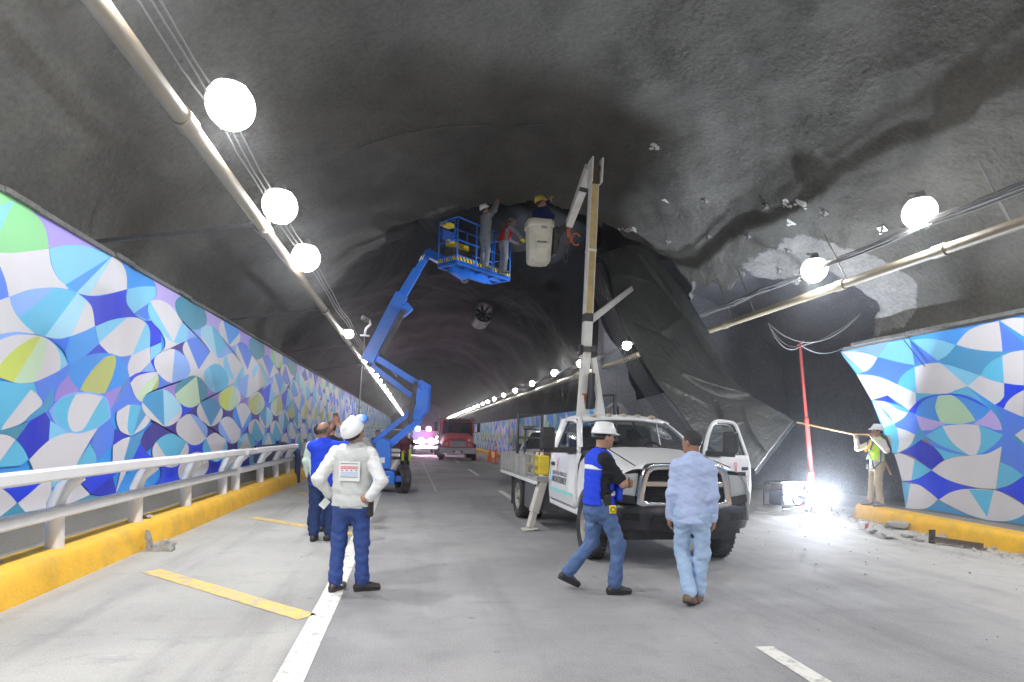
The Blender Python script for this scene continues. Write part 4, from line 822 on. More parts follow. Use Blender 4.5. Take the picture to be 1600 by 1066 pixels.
sm = N(n, 'ShaderNodeMath', operation='MULTIPLY_ADD'); l.new(vr.outputs['Distance'], sm.inputs[0]); sm.inputs[1].default_value = .7; l.new(wv.outputs[0], sm.inputs[2]); l.new(sm.outputs[0], bp.inputs['Height']); l.new(bp.outputs[0], b_.inputs['Normal'])
mt = thing('membrane', 'black waterproofing sheet torn from the crown and hanging down behind the bucket truck', 'membrane', (0, 0, 0))
b = MB(); b.add(vs, [(i*(NS+1)+j, i*(NS+1)+j+1, (i+1)*(NS+1)+j+1, (i+1)*(NS+1)+j) for i in range(NT) for j in range(NS)]); b.build('sheet', MEMB, mt, smooth=True, solid=.012)
# geogrid backing showing along the left edge and the lower corner
b = MB()
def grid_strip(P0, P1, n1, n2):
    for i in range(n1+1):
        t = i/n1; b.bar(P0(t), P1(t), .012, .012)
    for j in range(n2+1):
        s = j/n2
        for i in range(n1):
            a = P0(i/n1).lerp(P1(i/n1), s); c = P0((i+1)/n1).lerp(P1((i+1)/n1), s); b.bar(a, c, .012, .012)
back = Vector((-.05, .12, -.02))
grid_strip(lambda t: edge_pt(Lw, .08+.8*t)+back, lambda t: edge_pt(Lw, .08+.8*t)+back+Vector((-.30-.06*math.sin(t*9), .10, -.12-.05*math.sin(t*14))), 130, 6)
grid_strip(lambda t: Lw[-1].lerp(Rw[-1], t)+Vector((0, .05, .02)), lambda t: Lw[-1].lerp(Rw[-1], t)+Vector((.07, .08, -.10)), 40, 3)
grd = b.build('geogrid', pm('geogrid_black', (.03, .03, .033), .3, spec=.7), mt); grd['kind'] = 'stuff'
# upper sheet clinging to the crown, coloured near black to read as the void's shade
b = MB(); nu, nv = 70, 30; vs = []
for i in range(nu+1):
    for j in range(nv+1):
        u, v = i/nu, j/nv; x = 640+300*u+30*v*(1-u); y = 326-20*math.sin(u*math.pi)+(40+34*math.sin(u*math.pi)+30*u+9*math.sin(u*11)+6*math.sin(u*29))*v; Y = 17.0+.9*v+.3*math.sin(u*7+v*3)+.16*math.sin(u*17-v*5)+.25*abs(math.sin(u*4.2+v*2))
        vs.append(onY(x, y, Y))
b.add(vs, [(i*(nv+1)+j, i*(nv+1)+j+1, (i+1)*(nv+1)+j+1, (i+1)*(nv+1)+j) for i in range(nu) for j in range(nv)])
b.build('upper_sheet', pm('membrane_void_shade', (.010, .010, .013), .8, var=.3, scale=2, bump=.3, bscale=8), mt, smooth=True)

# ------------------------------------------------------------------ work light, red mast and generator in the lay-by
p = onz(1283, 801); wlz = thing('work_light', 'dazzling bluish work light standing on the floor at the foot of the red mast', 'work light', p)
ld = (Vector((0, 0, 1.2))-(p+Vector((0, 0, .3)))).normalized(); rotq = ld.to_track_quat('Y', 'Z').to_matrix()
wn = Vector((-.78, .10, .62)).normalized(); wq = wn.to_track_quat('Y', 'Z').to_matrix(); cw = Vector((0, 0, .30))
b = MB(); b.box(cw-wn*.07, (.46, .10, .40), wq); b.bar((-.26, 0, .32), (-.26, 0, .02), .03, .03); b.bar((.26, 0, .32), (.26, 0, .02), .03, .03); b.bar((-.26, -.2, .015), (-.26, .2, .015), .03, .03); b.bar((.26, -.2, .015), (.26, .2, .015), .03, .03); b.build('housing', DARKST, wlz)
b = MB(); b.lathe([(.21, 0), (.2, .004), (.1, .005), (0, .005)], c=cw-wn*.015, rot=wn.to_track_quat('Z', 'Y').to_matrix(), n=20); b.build('lens', emit('work_lens', (.80, .88, 1.), WORK_STRENGTH), wlz, smooth=True)
sdn = Vector((0, 0, 1)).cross(wn).normalized(); upn = wn.cross(sdn)
b = MB(); b.bar(cw-upn*.23-wn*.02, cw-upn*.25+wn*.44, .56, .012, upn); b.build('added_barn_door', DARKST, wlz)  # flap added to hold the beam off the floor
mb_ = onz(1280, 797)+Vector((.12, .35, 0)); mt_ = onY(1250, 541, mb_.y+.3)
t = thing('red_mast', 'slim red leaning telescopic mast reaching up to the slack cables', 'mast', mb_)
b = MB(); b.tube([(0, 0, .1), (mt_-mb_)*.55], .055, 10); b.build('outer_tube', REDM, t, smooth=True, auto=40)
b = MB(); b.tube([(mt_-mb_)*.5, mt_-mb_], .038, 10); b.build('inner_tube', REDM, t, smooth=True, auto=40)
b = MB(); b.bar((mt_-mb_)-Vector((.06, 0, 0)), (mt_-mb_)+Vector((.1, 0, .12)), .05, .05); b.build('hook', REDM, t)
b = MB(); b.tube([(-.17, -.05, .05), (-.15, -.05, .86)], .085, 12); b.build('hydraulic_cylinder', REDM, t, smooth=True, auto=40)
b = MB(); b.box((-.05, 0, .04), (.6, .5, .06)); b.tube([(.08, -.06, .1), (.08, -.06, .34)], .07, 10); b.build('base', pm('pale_red', (.55, .2, .2), .5), t)
p = onz(1240, 797); t = thing('generator', 'dark framed portable generator on the floor beside the work light', 'generator', p+Vector((0, .3, 0)), .25)
b = MB(); fr = DARKST
for sx in (-.42, .42):
    b.tube([(sx, -.28, .03), (sx, -.28, .58), (sx, -.2, .64), (sx, .2, .64), (sx, .28, .58), (sx, .28, .03)], .018, 6)
for y_, z_ in ((-.28, .06), (.28, .06), (-.2, .64), (.2, .64), (-.28, .36)): b.tube([(-.42, y_, z_), (.42, y_, z_)], .018, 6)
b.build('frame', fr, t)
b = MB(); b.box((0, 0, .52), (.66, .42, .16)); b.build('fuel_tank', pm('tank_dark', (.09, .04, .035), .4), t, bevel=.04)
b = MB(); b.box((-.12, 0, .26), (.46, .4, .32)); b.lathe([(0, -.05), (.15, -.05), (.15, .05), (0, .05)], c=(.12, -.2, .26), axis='Y', n=14); b.build('engine', pm('engine_navy', (.025, .035, .06), .5), t, bevel=.02)
b = MB(); b.box((.3, -.15, .3), (.16, .16, .26)); b.build('control_panel', BLACKP, t, bevel=.01)
t = thing('power_cable', 'pale power cable trailing on the floor from the generator to the work light', 'cable')
b = MB(); b.tube(sag(onz(1180, 800, .02), onz(1245, 806, .02), 0, 6)+sag(onz(1245, 806, .02), onz(1283, 803, .02), 0, 4)[1:], .013, 5); b.build('cable', pm('cable_white', (.5, .5, .5), .5), t)
b = MB(); b.tube([onz(1225, 798, .3), onz(1222, 800, .1), onz(1210, 803, .02)], .01, 5); b.build('lead', pm('cable_white', (.5, .5, .5), .5), t)

# ------------------------------------------------------------------ cones and delineator
def cone(p, label):
    t = thing('traffic_cone', label, 'traffic cone', p, 0, 'orange traffic cones')
    b = MB(); b.box((0, 0, .02), (.36, .36, .04)); b.build('base', ORANGE, t, bevel=.01)
    b = MB(); b.lathe([(.14, .04), (.035, .70), (0, .70)], n=16); b.build('body', ORANGE, t, smooth=True, auto=40)
    b = MB(); b.lathe([(.107, .24), (.078, .40)], n=16); b.build('reflective_band', WHITE, t, smooth=True)
cone(onz(765, 721.5), 'orange traffic cone between the red truck and the slim orange delineator'); cone(onz(741, 719), 'orange traffic cone standing right beside the red truck')
t = thing('delineator', 'slim orange delineator post nearest the white trucks', 'delineator', onz(774, 725))
b = MB(); b.lathe([(.2, 0), (.2, .05), (.06, .08), (.055, 1.05), (.03, 1.1), (0, 1.1)], n=14); b.build('post', ORANGE, t, smooth=True, auto=40)
b = MB(); b.lathe([(.06, .78), (.06, .95)], n=14); b.build('reflective_band', WHITE, t)
# ------------------------------------------------------------------ shared vehicle parts
GLASSD = glass('vehicle_glass', (.02, .025, .03), .5, .04)
LAMPG = glass('headlamp_glass', (.75, .77, .78), .45, .08)
AMBER = pm('amber_lens', (.55, .25, .06), .3, var=.1)
RIMW = pm('pale_rim', (.42, .40, .36), .5, .3, var=.15, dirt=(.2, .18, .16), dirt_amt=.5, dscale=7)
INTER = pm('cab_interior', (.05, .05, .055), .8, var=.2)
def wheel(parent, c, R, wd, side, rim=RIMW, name='wheel', hub=True, steer=0):
    """side = sign of the outward x direction"""
    w_ = bpy.data.objects.new(name, None); col.objects.link(w_); w_.parent = parent; w_.location = c; w_.rotation_euler = (0, 0, steer)
    h = wd/2; b = MB(); rr = R*.6
    b.lathe([(rr, -h*.8), (R*.86, -h), (R*.97, -h*.82), (R, -h*.6), (R, h*.6), (R*.97, h*.82), (R*.86, h), (R*.7, h*.95), (rr, h*.8)], axis='X', n=36)
    for k in range(36):
        a = 2*math.pi*k/36
        for sx in (-1, 1): b.box((sx*h*.55, math.cos(a+.05*sx)*R*.997, math.sin(a+.05*sx)*R*.997), (h*.5, R*.09, R*.03), Matrix.Rotation(a, 3, 'X'))
    b.build('tyre', RUBBER, w_, smooth=True, auto=35)
    s = side; b = MB()
    b.lathe([(rr, s*h*.8), (rr*.93, s*h*.75), (rr*.88, s*h*.35), (rr*.62, s*h*.25), (rr*.45, s*h*.42), (rr*.3, s*h*.5), (rr*.28, s*h*.95), (rr*.18, s*h*1.0), (0, s*h*1.0)], axis='X', n=28)
    b.build('rim', rim, w_, smooth=True, auto=40)
    b = MB()
    for k in range(8):
        a = 2*math.pi*k/8; b.lathe([(R*.045, s*h*.05), (R*.045, s*h*.36), (0, s*h*.36)], c=(0, math.cos(a)*rr*.74, math.sin(a)*rr*.74), axis='X', n=6)
    b.build('lug_nuts', DARKST, w_)
    return w_
def arch_z(y, yc, R, zc, zmin):
    d = abs(y-yc); return max(zmin, zc+math.sqrt(R*R-d*d)) if d < R else zmin

# ------------------------------------------------------------------ bucket truck
bt = thing('bucket_truck', 'white utility bucket truck with raised boom, open driver door and cracked windscreen', 'bucket truck', (3.23, 7.8, 0), R_(2.0)); bt.scale = (.95, 1, 1)
def L2(p): return bt_inv @ Vector(p)
bpy.context.view_layer.update(); bt_inv = bt.matrix_world.inverted()
HW = 1.0
# hood and fenders
def hood_sec(y):
    t = (y+.82)/1.30; zt = 1.27+.20*min(1, max(0, t))**.8; w_ = HW*(.935+.065*min(1, max(0, (y+.8)/.5)))
    zb = arch_z(y, 0, .53, .40, .60)
    half = [(0, zt), (.30, zt-.004), (.52, zt-.02), (.62, zt-.028), (.70, zt-.06), (.80, zt-.10), (.90*w_/HW, zt-.16), (.965*w_/HW, zt-.24), (w_, max(zb+.03, zt-.42)), (w_*1.005, max(zb+.015, .98 if zb < .95 else zb+.015)), (w_, zb), (w_-.05, zb)]
    return [Vector((-x, y, z)) for x, z in reversed(half[1:])]+[Vector((x, y, z)) for x, z in half]
ys_ = [-.80, -.78, -.72, -.64]+[-.56+.08*k for k in range(14)]+[.50]
secs = [hood_sec(y) for y in ys_]
# nose rolls down a little at the very front
for v in secs[0]: v.z = min(v.z, 1.225)
for v in secs[1]: v.z = min(v.z, 1.25)
b = MB(); b.loft(secs); b.build('hood', TRUCKW, bt, smooth=True, auto=38)
b = MB(); b.box((-.0, -.1, .78), (1.5, 1.1, .7)); b.build('engine_bay', BLACKP, bt)
b = MB(); [b.bar((sx*.66, -.78, 1.262), (sx*.62, .46, 1.475), .012, .008) for sx in (-1, 1)]; b.build('hood_shut_line', BLACKP, bt)
# nose: dark backing, grille surround, crosshair, mesh
b = MB(); b.prism([(-.93, -.72, .62), (.93, -.72, .62), (.93, -.72, 1.2), (-.93, -.72, 1.2)], (0, .08, 0)); b.build('nose_panel', BLACKP, bt)
gr = bpy.data.objects.new('grille', None); col.objects.link(gr); gr.parent = bt
def ring_prism(b, outer, inner, y, dep):
    n_ = len(outer); v = [(x, y, z) for x, z in outer]+[(x, y, z) for x, z in inner]+[(x, y+dep, z) for x, z in outer]+[(x, y+dep, z) for x, z in inner]
    f = []
    for i in range(n_):
        j = (i+1) % n_; f += [(i, j, n_+j, n_+i), (2*n_+i, 3*n_+i, 3*n_+j, 2*n_+j), (i, 2*n_+i, 2*n_+j, j), (n_+i, n_+j, 3*n_+j, 3*n_+i)]
    b.add(v, f)
def rpoly(pts, n=5): return smooth_path(pts, n)
go = [(-.66, .80), (-.645, .90), (-.61, 1.12), (-.57, 1.235), (-.50, 1.285), (-.42, 1.30), (0, 1.31), (.42, 1.30), (.50, 1.285), (.57, 1.235), (.61, 1.12), (.645, .90), (.66, .80), (.60, .775), (0, .765), (-.60, .775)]
gi = [(-.56, .855), (-.55, .92), (-.525, 1.06), (-.49, 1.17), (-.44, 1.205), (-.38, 1.215), (0, 1.225), (.38, 1.215), (.44, 1.205), (.49, 1.17), (.525, 1.06), (.55, .92), (.56, .855), (.50, .835), (0, .825), (-.50, .835)]
b = MB(); ring_prism(b, go, gi, -.86, .12); b.build('surround', CHROME, gr, bevel=.018, smooth=True, seg=3)
b = MB(); b.prism([(-.545, -.84, 1.015), (.545, -.84, 1.015), (.54, -.84, 1.085), (-.54, -.84, 1.085)], (0, .07, 0)); b.build('cross_bar', CHROME, gr, bevel=.014)
b = MB(); b.prism([(-.055, -.846, .82), (.055, -.846, .82), (.055, -.846, 1.235), (-.055, -.846, 1.235)], (0, .07, 0)); b.build('centre_bar', CHROME, gr, bevel=.014)
b = MB()
for i in range(17):
    for j in range(9):
        x = -.53+i*.066+(.033 if j % 2 else 0); z = .85+j*.043
        if abs(x) > .53 or abs(x) < .055 or 1.0 < z < 1.1: continue
        b.tube([(x-.03, -.79, z), (x-.015, -.80, z+.019), (x+.015, -.80, z+.019), (x+.03, -.79, z), (x+.015, -.80, z-.019), (x-.015, -.80, z-.019)], .0055, 4, closed=True)
b.build('mesh', BLACKP, gr)['kind'] = 'stuff'
# headlamps
for sx in (-1, 1):
    h = bpy.data.objects.new('headlight', None); col.objects.link(h); h.parent = bt
    o_ = [(.665, .90), (.93, .93), (.93, 1.15), (.63, 1.17)]
    def hp(x, z): return Vector((sx*x, -.815+.33*max(0, x-.72)**1.0, z))
    nx_ = 8; g0 = MB(); g1 = MB()
    for G, off in ((g0, .06), (g1, 0)):
        sec = []
        for i in range(nx_+1):
            u = i/nx_; xb = o_[0][0]+(o_[1][0]-o_[0][0])*u; xt = o_[3][0]+(o_[2][0]-o_[3][0])*u
            sec.append([hp(xb, o_[0][1]+.03*u)+Vector((0, off, 0)), hp((xb+xt)/2, 1.03)+Vector((0, off-(.015 if G is g1 else 0), 0)), hp(xt, o_[3][1]-.02*u)+Vector((0, off, 0))])
        G.loft(sec)
    g0.build('reflector', pm('reflector', (.55, .55, .53), .35, .6, var=.1), h, smooth=True); g1.build('lens', LAMPG, h, smooth=True)
    for (x, z, r) in ((.77, .985, .05), (.77, 1.09, .045), (.88, 1.0, .03)):
        c = MB(); c.lathe([(r, -.01), (r*.8, .03), (0, .045)], c=hp(x, z)+Vector((0, .025, 0)), axis='Y', n=14); c.build('bulb_bowl', CHROME, h, smooth=True)
    c = MB(); c.prism([hp(.66, .80), hp(.95, .83), hp(.95, .925), hp(.665, .895)], (0, .05, 0)); c.build('trim', BLACKP, h)
# bumper
def bump_sec(u):
    x = u*.97; a = abs(u); y = -.90+.10*a*a+.30*max(0, a-.80)**1.2*2.2; zt = .80-.015*a; zb = .47+.03*a
    return [Vector((x, y+.10, zt)), Vector((x, y+.015, zt)), Vector((x, y-.005, zt-.03)), Vector((x, y-.015, .66)), Vector((x, y, .55)), Vector((x, y+.03, zb)), Vector((x, y+.14, zb-.01))]
us = [-1+k*.05 for k in range(41)]
BUMPM = pm('scuffed_black_bumper', (.018, .018, .022), .3, var=.2, scale=3, dirt=(.09, .09, .1), dirt_amt=.5, dscale=4, bump=.5, bscale=6)
b = MB(); b.loft([bump_sec(u) for u in us]); bo = b.build('bumper', BUMPM, bt, smooth=True, auto=40)
for sx in (-1, 1):
    b = MB(); b.prism([(sx*.62, -.875, .61), (sx*.84, -.84, .62), (sx*.83, -.84, .70), (sx*.63, -.875, .70)], (0, .05, 0)); b.build('fog_recess', pm('deep_black', (.006, .006, .007), .7), bo)
    b = MB(); b.prism([(sx*.2, -.925, .60), (sx*.48, -.91, .60), (sx*.45, -.91, .68), (sx*.22, -.925, .68)], (0, .04, 0)); b.build('tow_slot', pm('deep_black', (.006, .006, .007), .7), bo)
b = MB(); b.prism([(-.75, -.74, .36), (.75, -.74, .36), (.8, -.78, .5), (-.8, -.78, .5)], (0, .3, 0)); b.build('air_dam', BLACKP, bt)
b = MB(); b.bar((-.9, 0, .42), (.9, 0, .42), .12, .12); b.bar((-.42, -.6, .58), (-.42, 5.3, .66), .08, .2); b.bar((.42, -.6, .58), (.42, 5.3, .66), .08, .2); b.bar((-.9, 3.85, .42), (.9, 3.85, .42), .16, .16); b.lathe([(0, -.2), (.2, -.15), (.22, 0), (.2, .15), (0, .2)], c=(0, 3.85, .42), axis='Y', n=14); b.bar((-.6, .25, .35), (.6, -.1, .38), .04, .04); b.build('chassis', DARKST, bt)
for sx in (-1, 1):
    wheel(bt, (sx*.93, 0, .42), .42, .26, sx, steer=R_(-4))
    wheel(bt, (sx*1.06, 3.85, .42), .42, .24, sx); wheel(bt, (sx*.80, 3.85, .42), .42, .24, sx)
    b = MB(); secs = []
    for k in range(13):
        a = math.pi*k/12; secs.append([Vector((sx*.60, -.54*math.cos(a), .40+.54*math.sin(a))), Vector((sx*.985, -.54*math.cos(a), .40+.54*math.sin(a)))])
    b.loft(secs); b.build('wheel_well', BLACKP, bt)
# lower cab
b = MB()
def cab_half(y, zt, sx):
    return [Vector((sx*(HW-.005), y, .56)), Vector((sx*(HW+.012), y, .72)), Vector((sx*(HW+.015), y, .95)), Vector((sx*HW, y, 1.2)), Vector((sx*(HW-.05), y, zt))]
for sx in (-1,):
    b.loft([cab_half(y, z, sx) for y, z in ((.47, 1.36), (.9, 1.36), (1.4, 1.36), (2.0, 1.36))])
b.loft([cab_half(y, 1.36, 1) for y in (1.84, 2.0)])
b.loft([[Vector((x, 2.0, z)) for x in (-.99, -.5, 0, .5, .99)] for z in (.56, 1.0, 1.37)])
b.add([(-.98, .5, .58), (.98, .5, .58), (.98, 2.0, .58), (-.98, 2.0, .58)], [(0, 1, 2, 3)])
b.build('cab_lower', TRUCKW, bt, smooth=True, auto=40)
for sx in (-1, 1): b = MB(); b.box((sx*.97, 1.2, .55), (.08, 1.5, .1)); b.build('sill', TRUCKW, bt, bevel=.02)
# windscreen, pillars, roof
def ws(u, v):  # u -1..1 , v 0 base..1 top
    hw = .93+(.74-.93)*v; y = .47+.70*v+.13*u*u*(1-.4*v); z = 1.455+.405*v+.03*math.sin(v*3.14)-.02*u*u
    return Vector((u*hw, y, z))
b = MB(); nu, nv = 16, 8; b.add([ws(-1+2*i/nu, j/nv) for i in range(nu+1) for j in range(nv+1)], [(i*(nv+1)+j, (i+1)*(nv+1)+j, (i+1)*(nv+1)+j+1, i*(nv+1)+j+1) for i in range(nu) for j in range(nv)])
wsg = b.build('windscreen', glass('dusty_windscreen', (.05, .055, .06), .30, .06), bt, smooth=True)
b = MB(); rn = random.Random(4); nrm = Vector((0, -.5, .86))
cxu, cyv = .60, .52
def crk(pts, wd): 
    P = [ws(cxu+p[0]*.2, cyv+p[1]*.28)+Vector((0, -.006, .004)) for p in pts]; b.tube(P, wd, 3)
for k in range(15):
    a = k*.42+rn.uniform(-.1, .1); r = rn.uniform(.5, 1.25); mid = rn.uniform(-.08, .08)
    crk([(math.cos(a)*.06, math.sin(a)*.06), (math.cos(a+mid)*r*.5, math.sin(a+mid)*r*.5), (math.cos(a)*r, math.sin(a)*r)], .0022)
for r in (.22, .38, .6, .8):
    a0 = rn.uniform(0, 6); crk([(math.cos(a0+i*.3)*r*rn.uniform(.92, 1.05), math.sin(a0+i*.3)*r) for i in range(rn.randint(10, 19))], .002)
b.build('crack', pm('crack_white', (.75, .8, .82), .3), wsg)
b = MB()
for i in range(9):
    u = -.9+i*.22; b.tube([ws(u, .0)+Vector((0, -.01, .01)), ws(min(u+.19, 1), .02)+Vector((0, -.01, .01))], .012, 5)
b.build('cowl_trim', BLACKP, bt)
for u0, u1 in ((-.75, -.1), (.05, .7)):
    b = MB(); b.tube([ws(u0, -.03)+Vector((0, -.02, .02)), ws(u1, .05)+Vector((0, -.02, .015))], .009, 5); b.build('wiper', BLACKP, bt)
b = MB()
for sx in (-1, 1):
    P = [ws(sx, v) for v in (0, .25, .5, .75, 1.)]
    b = MB(); b.loft([[p+Vector((-sx*.035, -.012, .014)), p+Vector((sx*.012, -.004, .012)), p+Vector((sx*.035, .03, 0)), p+Vector((sx*.02, .10, -.02))] for p in P]); b.build('a_pillar', TRUCKW, bt, smooth=True)
roof = []
for y, zt, hw in ((1.16, 1.865, .745), (1.20, 1.905, .79), (1.3, 1.93, .81), (1.6, 1.945, .82), (1.9, 1.93, .81), (2.0, 1.90, .79), (2.02, 1.86, .77)):
    yy_ = lambda u: y+(.13*.6*u*u if y < 1.25 else 0)
    roof.append([Vector((hw*u*1.02, yy_(u), zt-.085*abs(u)**4-.015*u*u)) for u in [-1, -.97, -.9, -.75, -.5, -.25, 0, .25, .5, .75, .9, .97, 1]])
b = MB(); b.loft(roof); ro = b.build('roof', TRUCKW, bt, smooth=True, solid=.03)
for x in (-.5, -.25, 0, .25, .5):
    b = MB(); b.lathe([(.055, 0), (.05, .03), (.02, .045), (0, .046)], c=(x, 1.27, 1.925-.03*abs(x)), n=10)
    for i, v in enumerate(b.v): b.v[i] = (v[0], 1.27+(v[1]-1.27)*1.6, v[2])
    b.build('marker_light', pm('marker_lens', (.45, .36, .26), .4), ro, smooth=True)
# rear posts, rear wall frame, door frame on the closed side
b = MB()
for sx in (-1, 1):
    b.loft([[Vector((sx*.955, 1.80, 1.36)), Vector((sx*.99, 1.82, 1.36)), Vector((sx*.985, 2.0, 1.36)), Vector((sx*.93, 2.02, 1.36))], [Vector((sx*.80, 1.74, 1.88)), Vector((sx*.825, 1.76, 1.88)), Vector((sx*.82, 2.0, 1.88)), Vector((sx*.78, 2.02, 1.88))]], closed=True)
b.bar((-.9, 2.0, 1.42), (.9, 2.0, 1.42), .12, .04); b.bar((-.8, 2.0, 1.84), (.8, 2.0, 1.84), .12, .04)
b.build('rear_pillar', TRUCKW, bt, smooth=True, auto=40)
b = MB(); b.add([(-.9, 2.0, 1.47), (.9, 2.0, 1.47), (.8, 2.0, 1.8), (-.8, 2.0, 1.8)], [(0, 1, 2, 3)]); b.build('rear_window', GLASSD, bt)
# doors: built once in their own frame (hinge at origin, x outward, y rearward), then placed
PINK = pm('ribbon_pink', (.80, .25, .33), .5, var=.05); TEAL = pm('stripe_teal', (.25, .68, .62), .45, var=.05); INK = pm('ink_grey', (.10, .11, .12), .5, var=.05); PALEB = pm('emblem_blue', (.45, .65, .80), .5, var=.05); LOWG = pm('door_grey_band', (.60, .60, .61), .4, var=.05)
def make_door(sx):
    d = bpy.data.objects.new('door', None); col.objects.link(d); d.parent = bt
    Ld = 1.33
    def dx(z): return np.interp(z, [.6, .75, .95, 1.2, 1.36, 1.88], [.018, .03, .033, .018, -.03, -.215])
    b = MB(); zs = [.60, .66, .75, .85, .95, 1.08, 1.2, 1.30, 1.36]
    def rear(z): return Ld-.06*max(0, (.75-z)/.15)**2-.0
    b.loft([[Vector((sx*dx(z), y, z)) for z in zs] for y in (0, .3, .6, .9, 1.2, Ld)])
    b.build('door_skin', TRUCKW, d, smooth=True, solid=.045)
    # window frame: sloping front edge, rounded rear top
    fr = [(.10, 1.36), (.30, 1.60), (.52, 1.80), (.66, 1.872), (.80, 1.89), (1.10, 1.885), (1.22, 1.86), (1.27, 1.79), (1.30, 1.6), (Ld, 1.36)]
    pl = smooth_path(fr, 4, False); b = MB()
    b.tube([(sx*(dx(z)-.012), y, z) for y, z in pl], .034, 6); b.build('window_frame', TRUCKW, d, smooth=True)
    b = MB(); b.tube([(sx*(dx(z)-.012), np.interp(y, [.1, Ld], [.17, Ld-.05]), z-.035) for y, z in pl], .016, 5); b.build('window_seal', BLACKP, d)
    if sx < 0 or True:
        b = MB(); gp = [(y, z-.03) for y, z in pl]+[]
        b.add([(sx*(dx(z)-.02), y, z) for y, z in gp], [tuple(range(len(gp)))]); b.build('window', glass('door_glass', (.03, .035, .04), .22 if sx > 0 else .22, .04), d)
    # handle, mirror
    b = MB(); b.box((sx*.045, 1.13, 1.16), (.05, .17, .055)); b.build('handle', BLACKP, d, bevel=.018)
    mi = MB(); mi.box((sx*.47, -.02, 1.56), (.21, .12, .31)); mo = mi.build('mirror', BLACKP, d, bevel=.035, seg=3)
    # arms
    b = MB(); b.bar((sx*.0, .12, 1.40), (sx*.50, .02, 1.40), .085, .075); b.bar((sx*.47, .0, 1.40), (sx*.47, .0, 1.56), .06, .06); b.bar((0, .16, 1.40), (sx*.02, .50, 1.385), .06, .07)
    b.build('mirror_arm', BLACKP, d, bevel=.01)
    b = MB(); b.box((sx*.47, .045, 1.56), (.16, .008, .24)); b.build('mirror_glass', CHROME, d)
    # paint: teal stripe, grey band, letters, ribbon, emblem
    def P(y, z, e=.026): return Vector((sx*(dx(z)+e), y, z))
    for nm, z0, z1, m_ in (('stripe', .745, .79, TEAL), ('lower_band', .62, .743, LOWG)):
        b = MB(); b.loft([[P(y, z) for z in (z0, (z0+z1)/2, z1)] for y in (.01, .4, .8, 1.32)]); b.build(nm, m_, d)
    if sx < 0: X_ = (0, -1, 0)
    else: X_ = (0, 1, 0)
    tx_ = lambda y, z: basis(X_, (-sx*.0, 0, 1), P(y, z, .03))
    y0 = 1.12 if sx < 0 else .42
    text('SERVICIOS PÚBLICOS', .083, INK, d, tx_(y0, 1.0), .001)
    text('MONTERREY', .135, INK, d, tx_(y0, .885), .001, bold=.0016)
    b = MB(); yc = 1.22 if sx < 0 else .31
    b.tube([P(yc+.085*math.cos(a), .965+.085*math.sin(a), .028) for a in [k*math.pi/12 for k in range(24)]], .006, 4, closed=True); b.tube([P(yc+.05*math.cos(a), .965+.05*math.sin(a), .028) for a in [k*math.pi/8 for k in range(16)]], .006, 4, closed=True); b.build('emblem', PALEB, d)
    yr = .86; b = MB(); b.cur = 0
    pts = [(yr+.045, 1.05), (yr+.0, 1.16), (yr-.028, 1.22), (yr-.02, 1.255), (yr, 1.262), (yr+.02, 1.255), (yr+.028, 1.22), (yr, 1.16), (yr-.045, 1.05)]
    pp = smooth_path(pts, 4, False)
    b.loft([[P(y-.011, z, .029+.0004*i), P(y+.011, z, .029+.0004*i)] for i, (y, z) in enumerate(pp)]); b.build('ribbon', PINK, d)
    return d
dl = make_door(-1); dl.location = (-HW-.0, .50, 0)
dr = make_door(1); dr.location = (HW+.0, .50, 0); dr.rotation_euler = (0, 0, R_(-63))
b = MB(); b.box((.0, 1.55, .98), (1.5, .5, .22)); b.box((-.45, 1.8, 1.28), (.55, .16, .62), Matrix.Rotation(R_(-10), 3, 'X')); b.box((.45, 1.8, 1.28), (.55, .16, .62), Matrix.Rotation(R_(-10), 3, 'X')); b.box((-.45, 1.86, 1.66), (.26, .1, .2)); b.box((.45, 1.86, 1.66), (.26, .1, .2)); b.build('seat', INTER, bt, bevel=.05)
b = MB(); b.box((0, .72, 1.25), (1.8, .4, .3)); b.build('dashboard', INTER, bt, bevel=.05)
b = MB(); b.tube([Vector((.45+.19*math.cos(a), 1.05+.06*math.sin(a), 1.36+.17*math.sin(a))) for a in [k*math.pi/12 for k in range(24)]], .017, 6, closed=True); b.build('steering_wheel', BLACKP, bt)
b = MB(); b.box((-.3, .62, 1.42), (.35, .02, .06), Matrix.Rotation(R_(-50), 3, 'X')); b.box((.1, .66, 1.42), (.3, .02, .05), Matrix.Rotation(R_(-50), 3, 'X')); b.build('papers', pm('pale_green_paper', (.5, .62, .56), .7), bt)
b = MB(); b.tube([(.15, 1.2, 1.83), (.28, 1.05, 1.58)], .02, 6); b.box((0, 1.15, 1.76), (.22, .03, .07)); b.build('rear_view_mirror', BLACKP, bt)
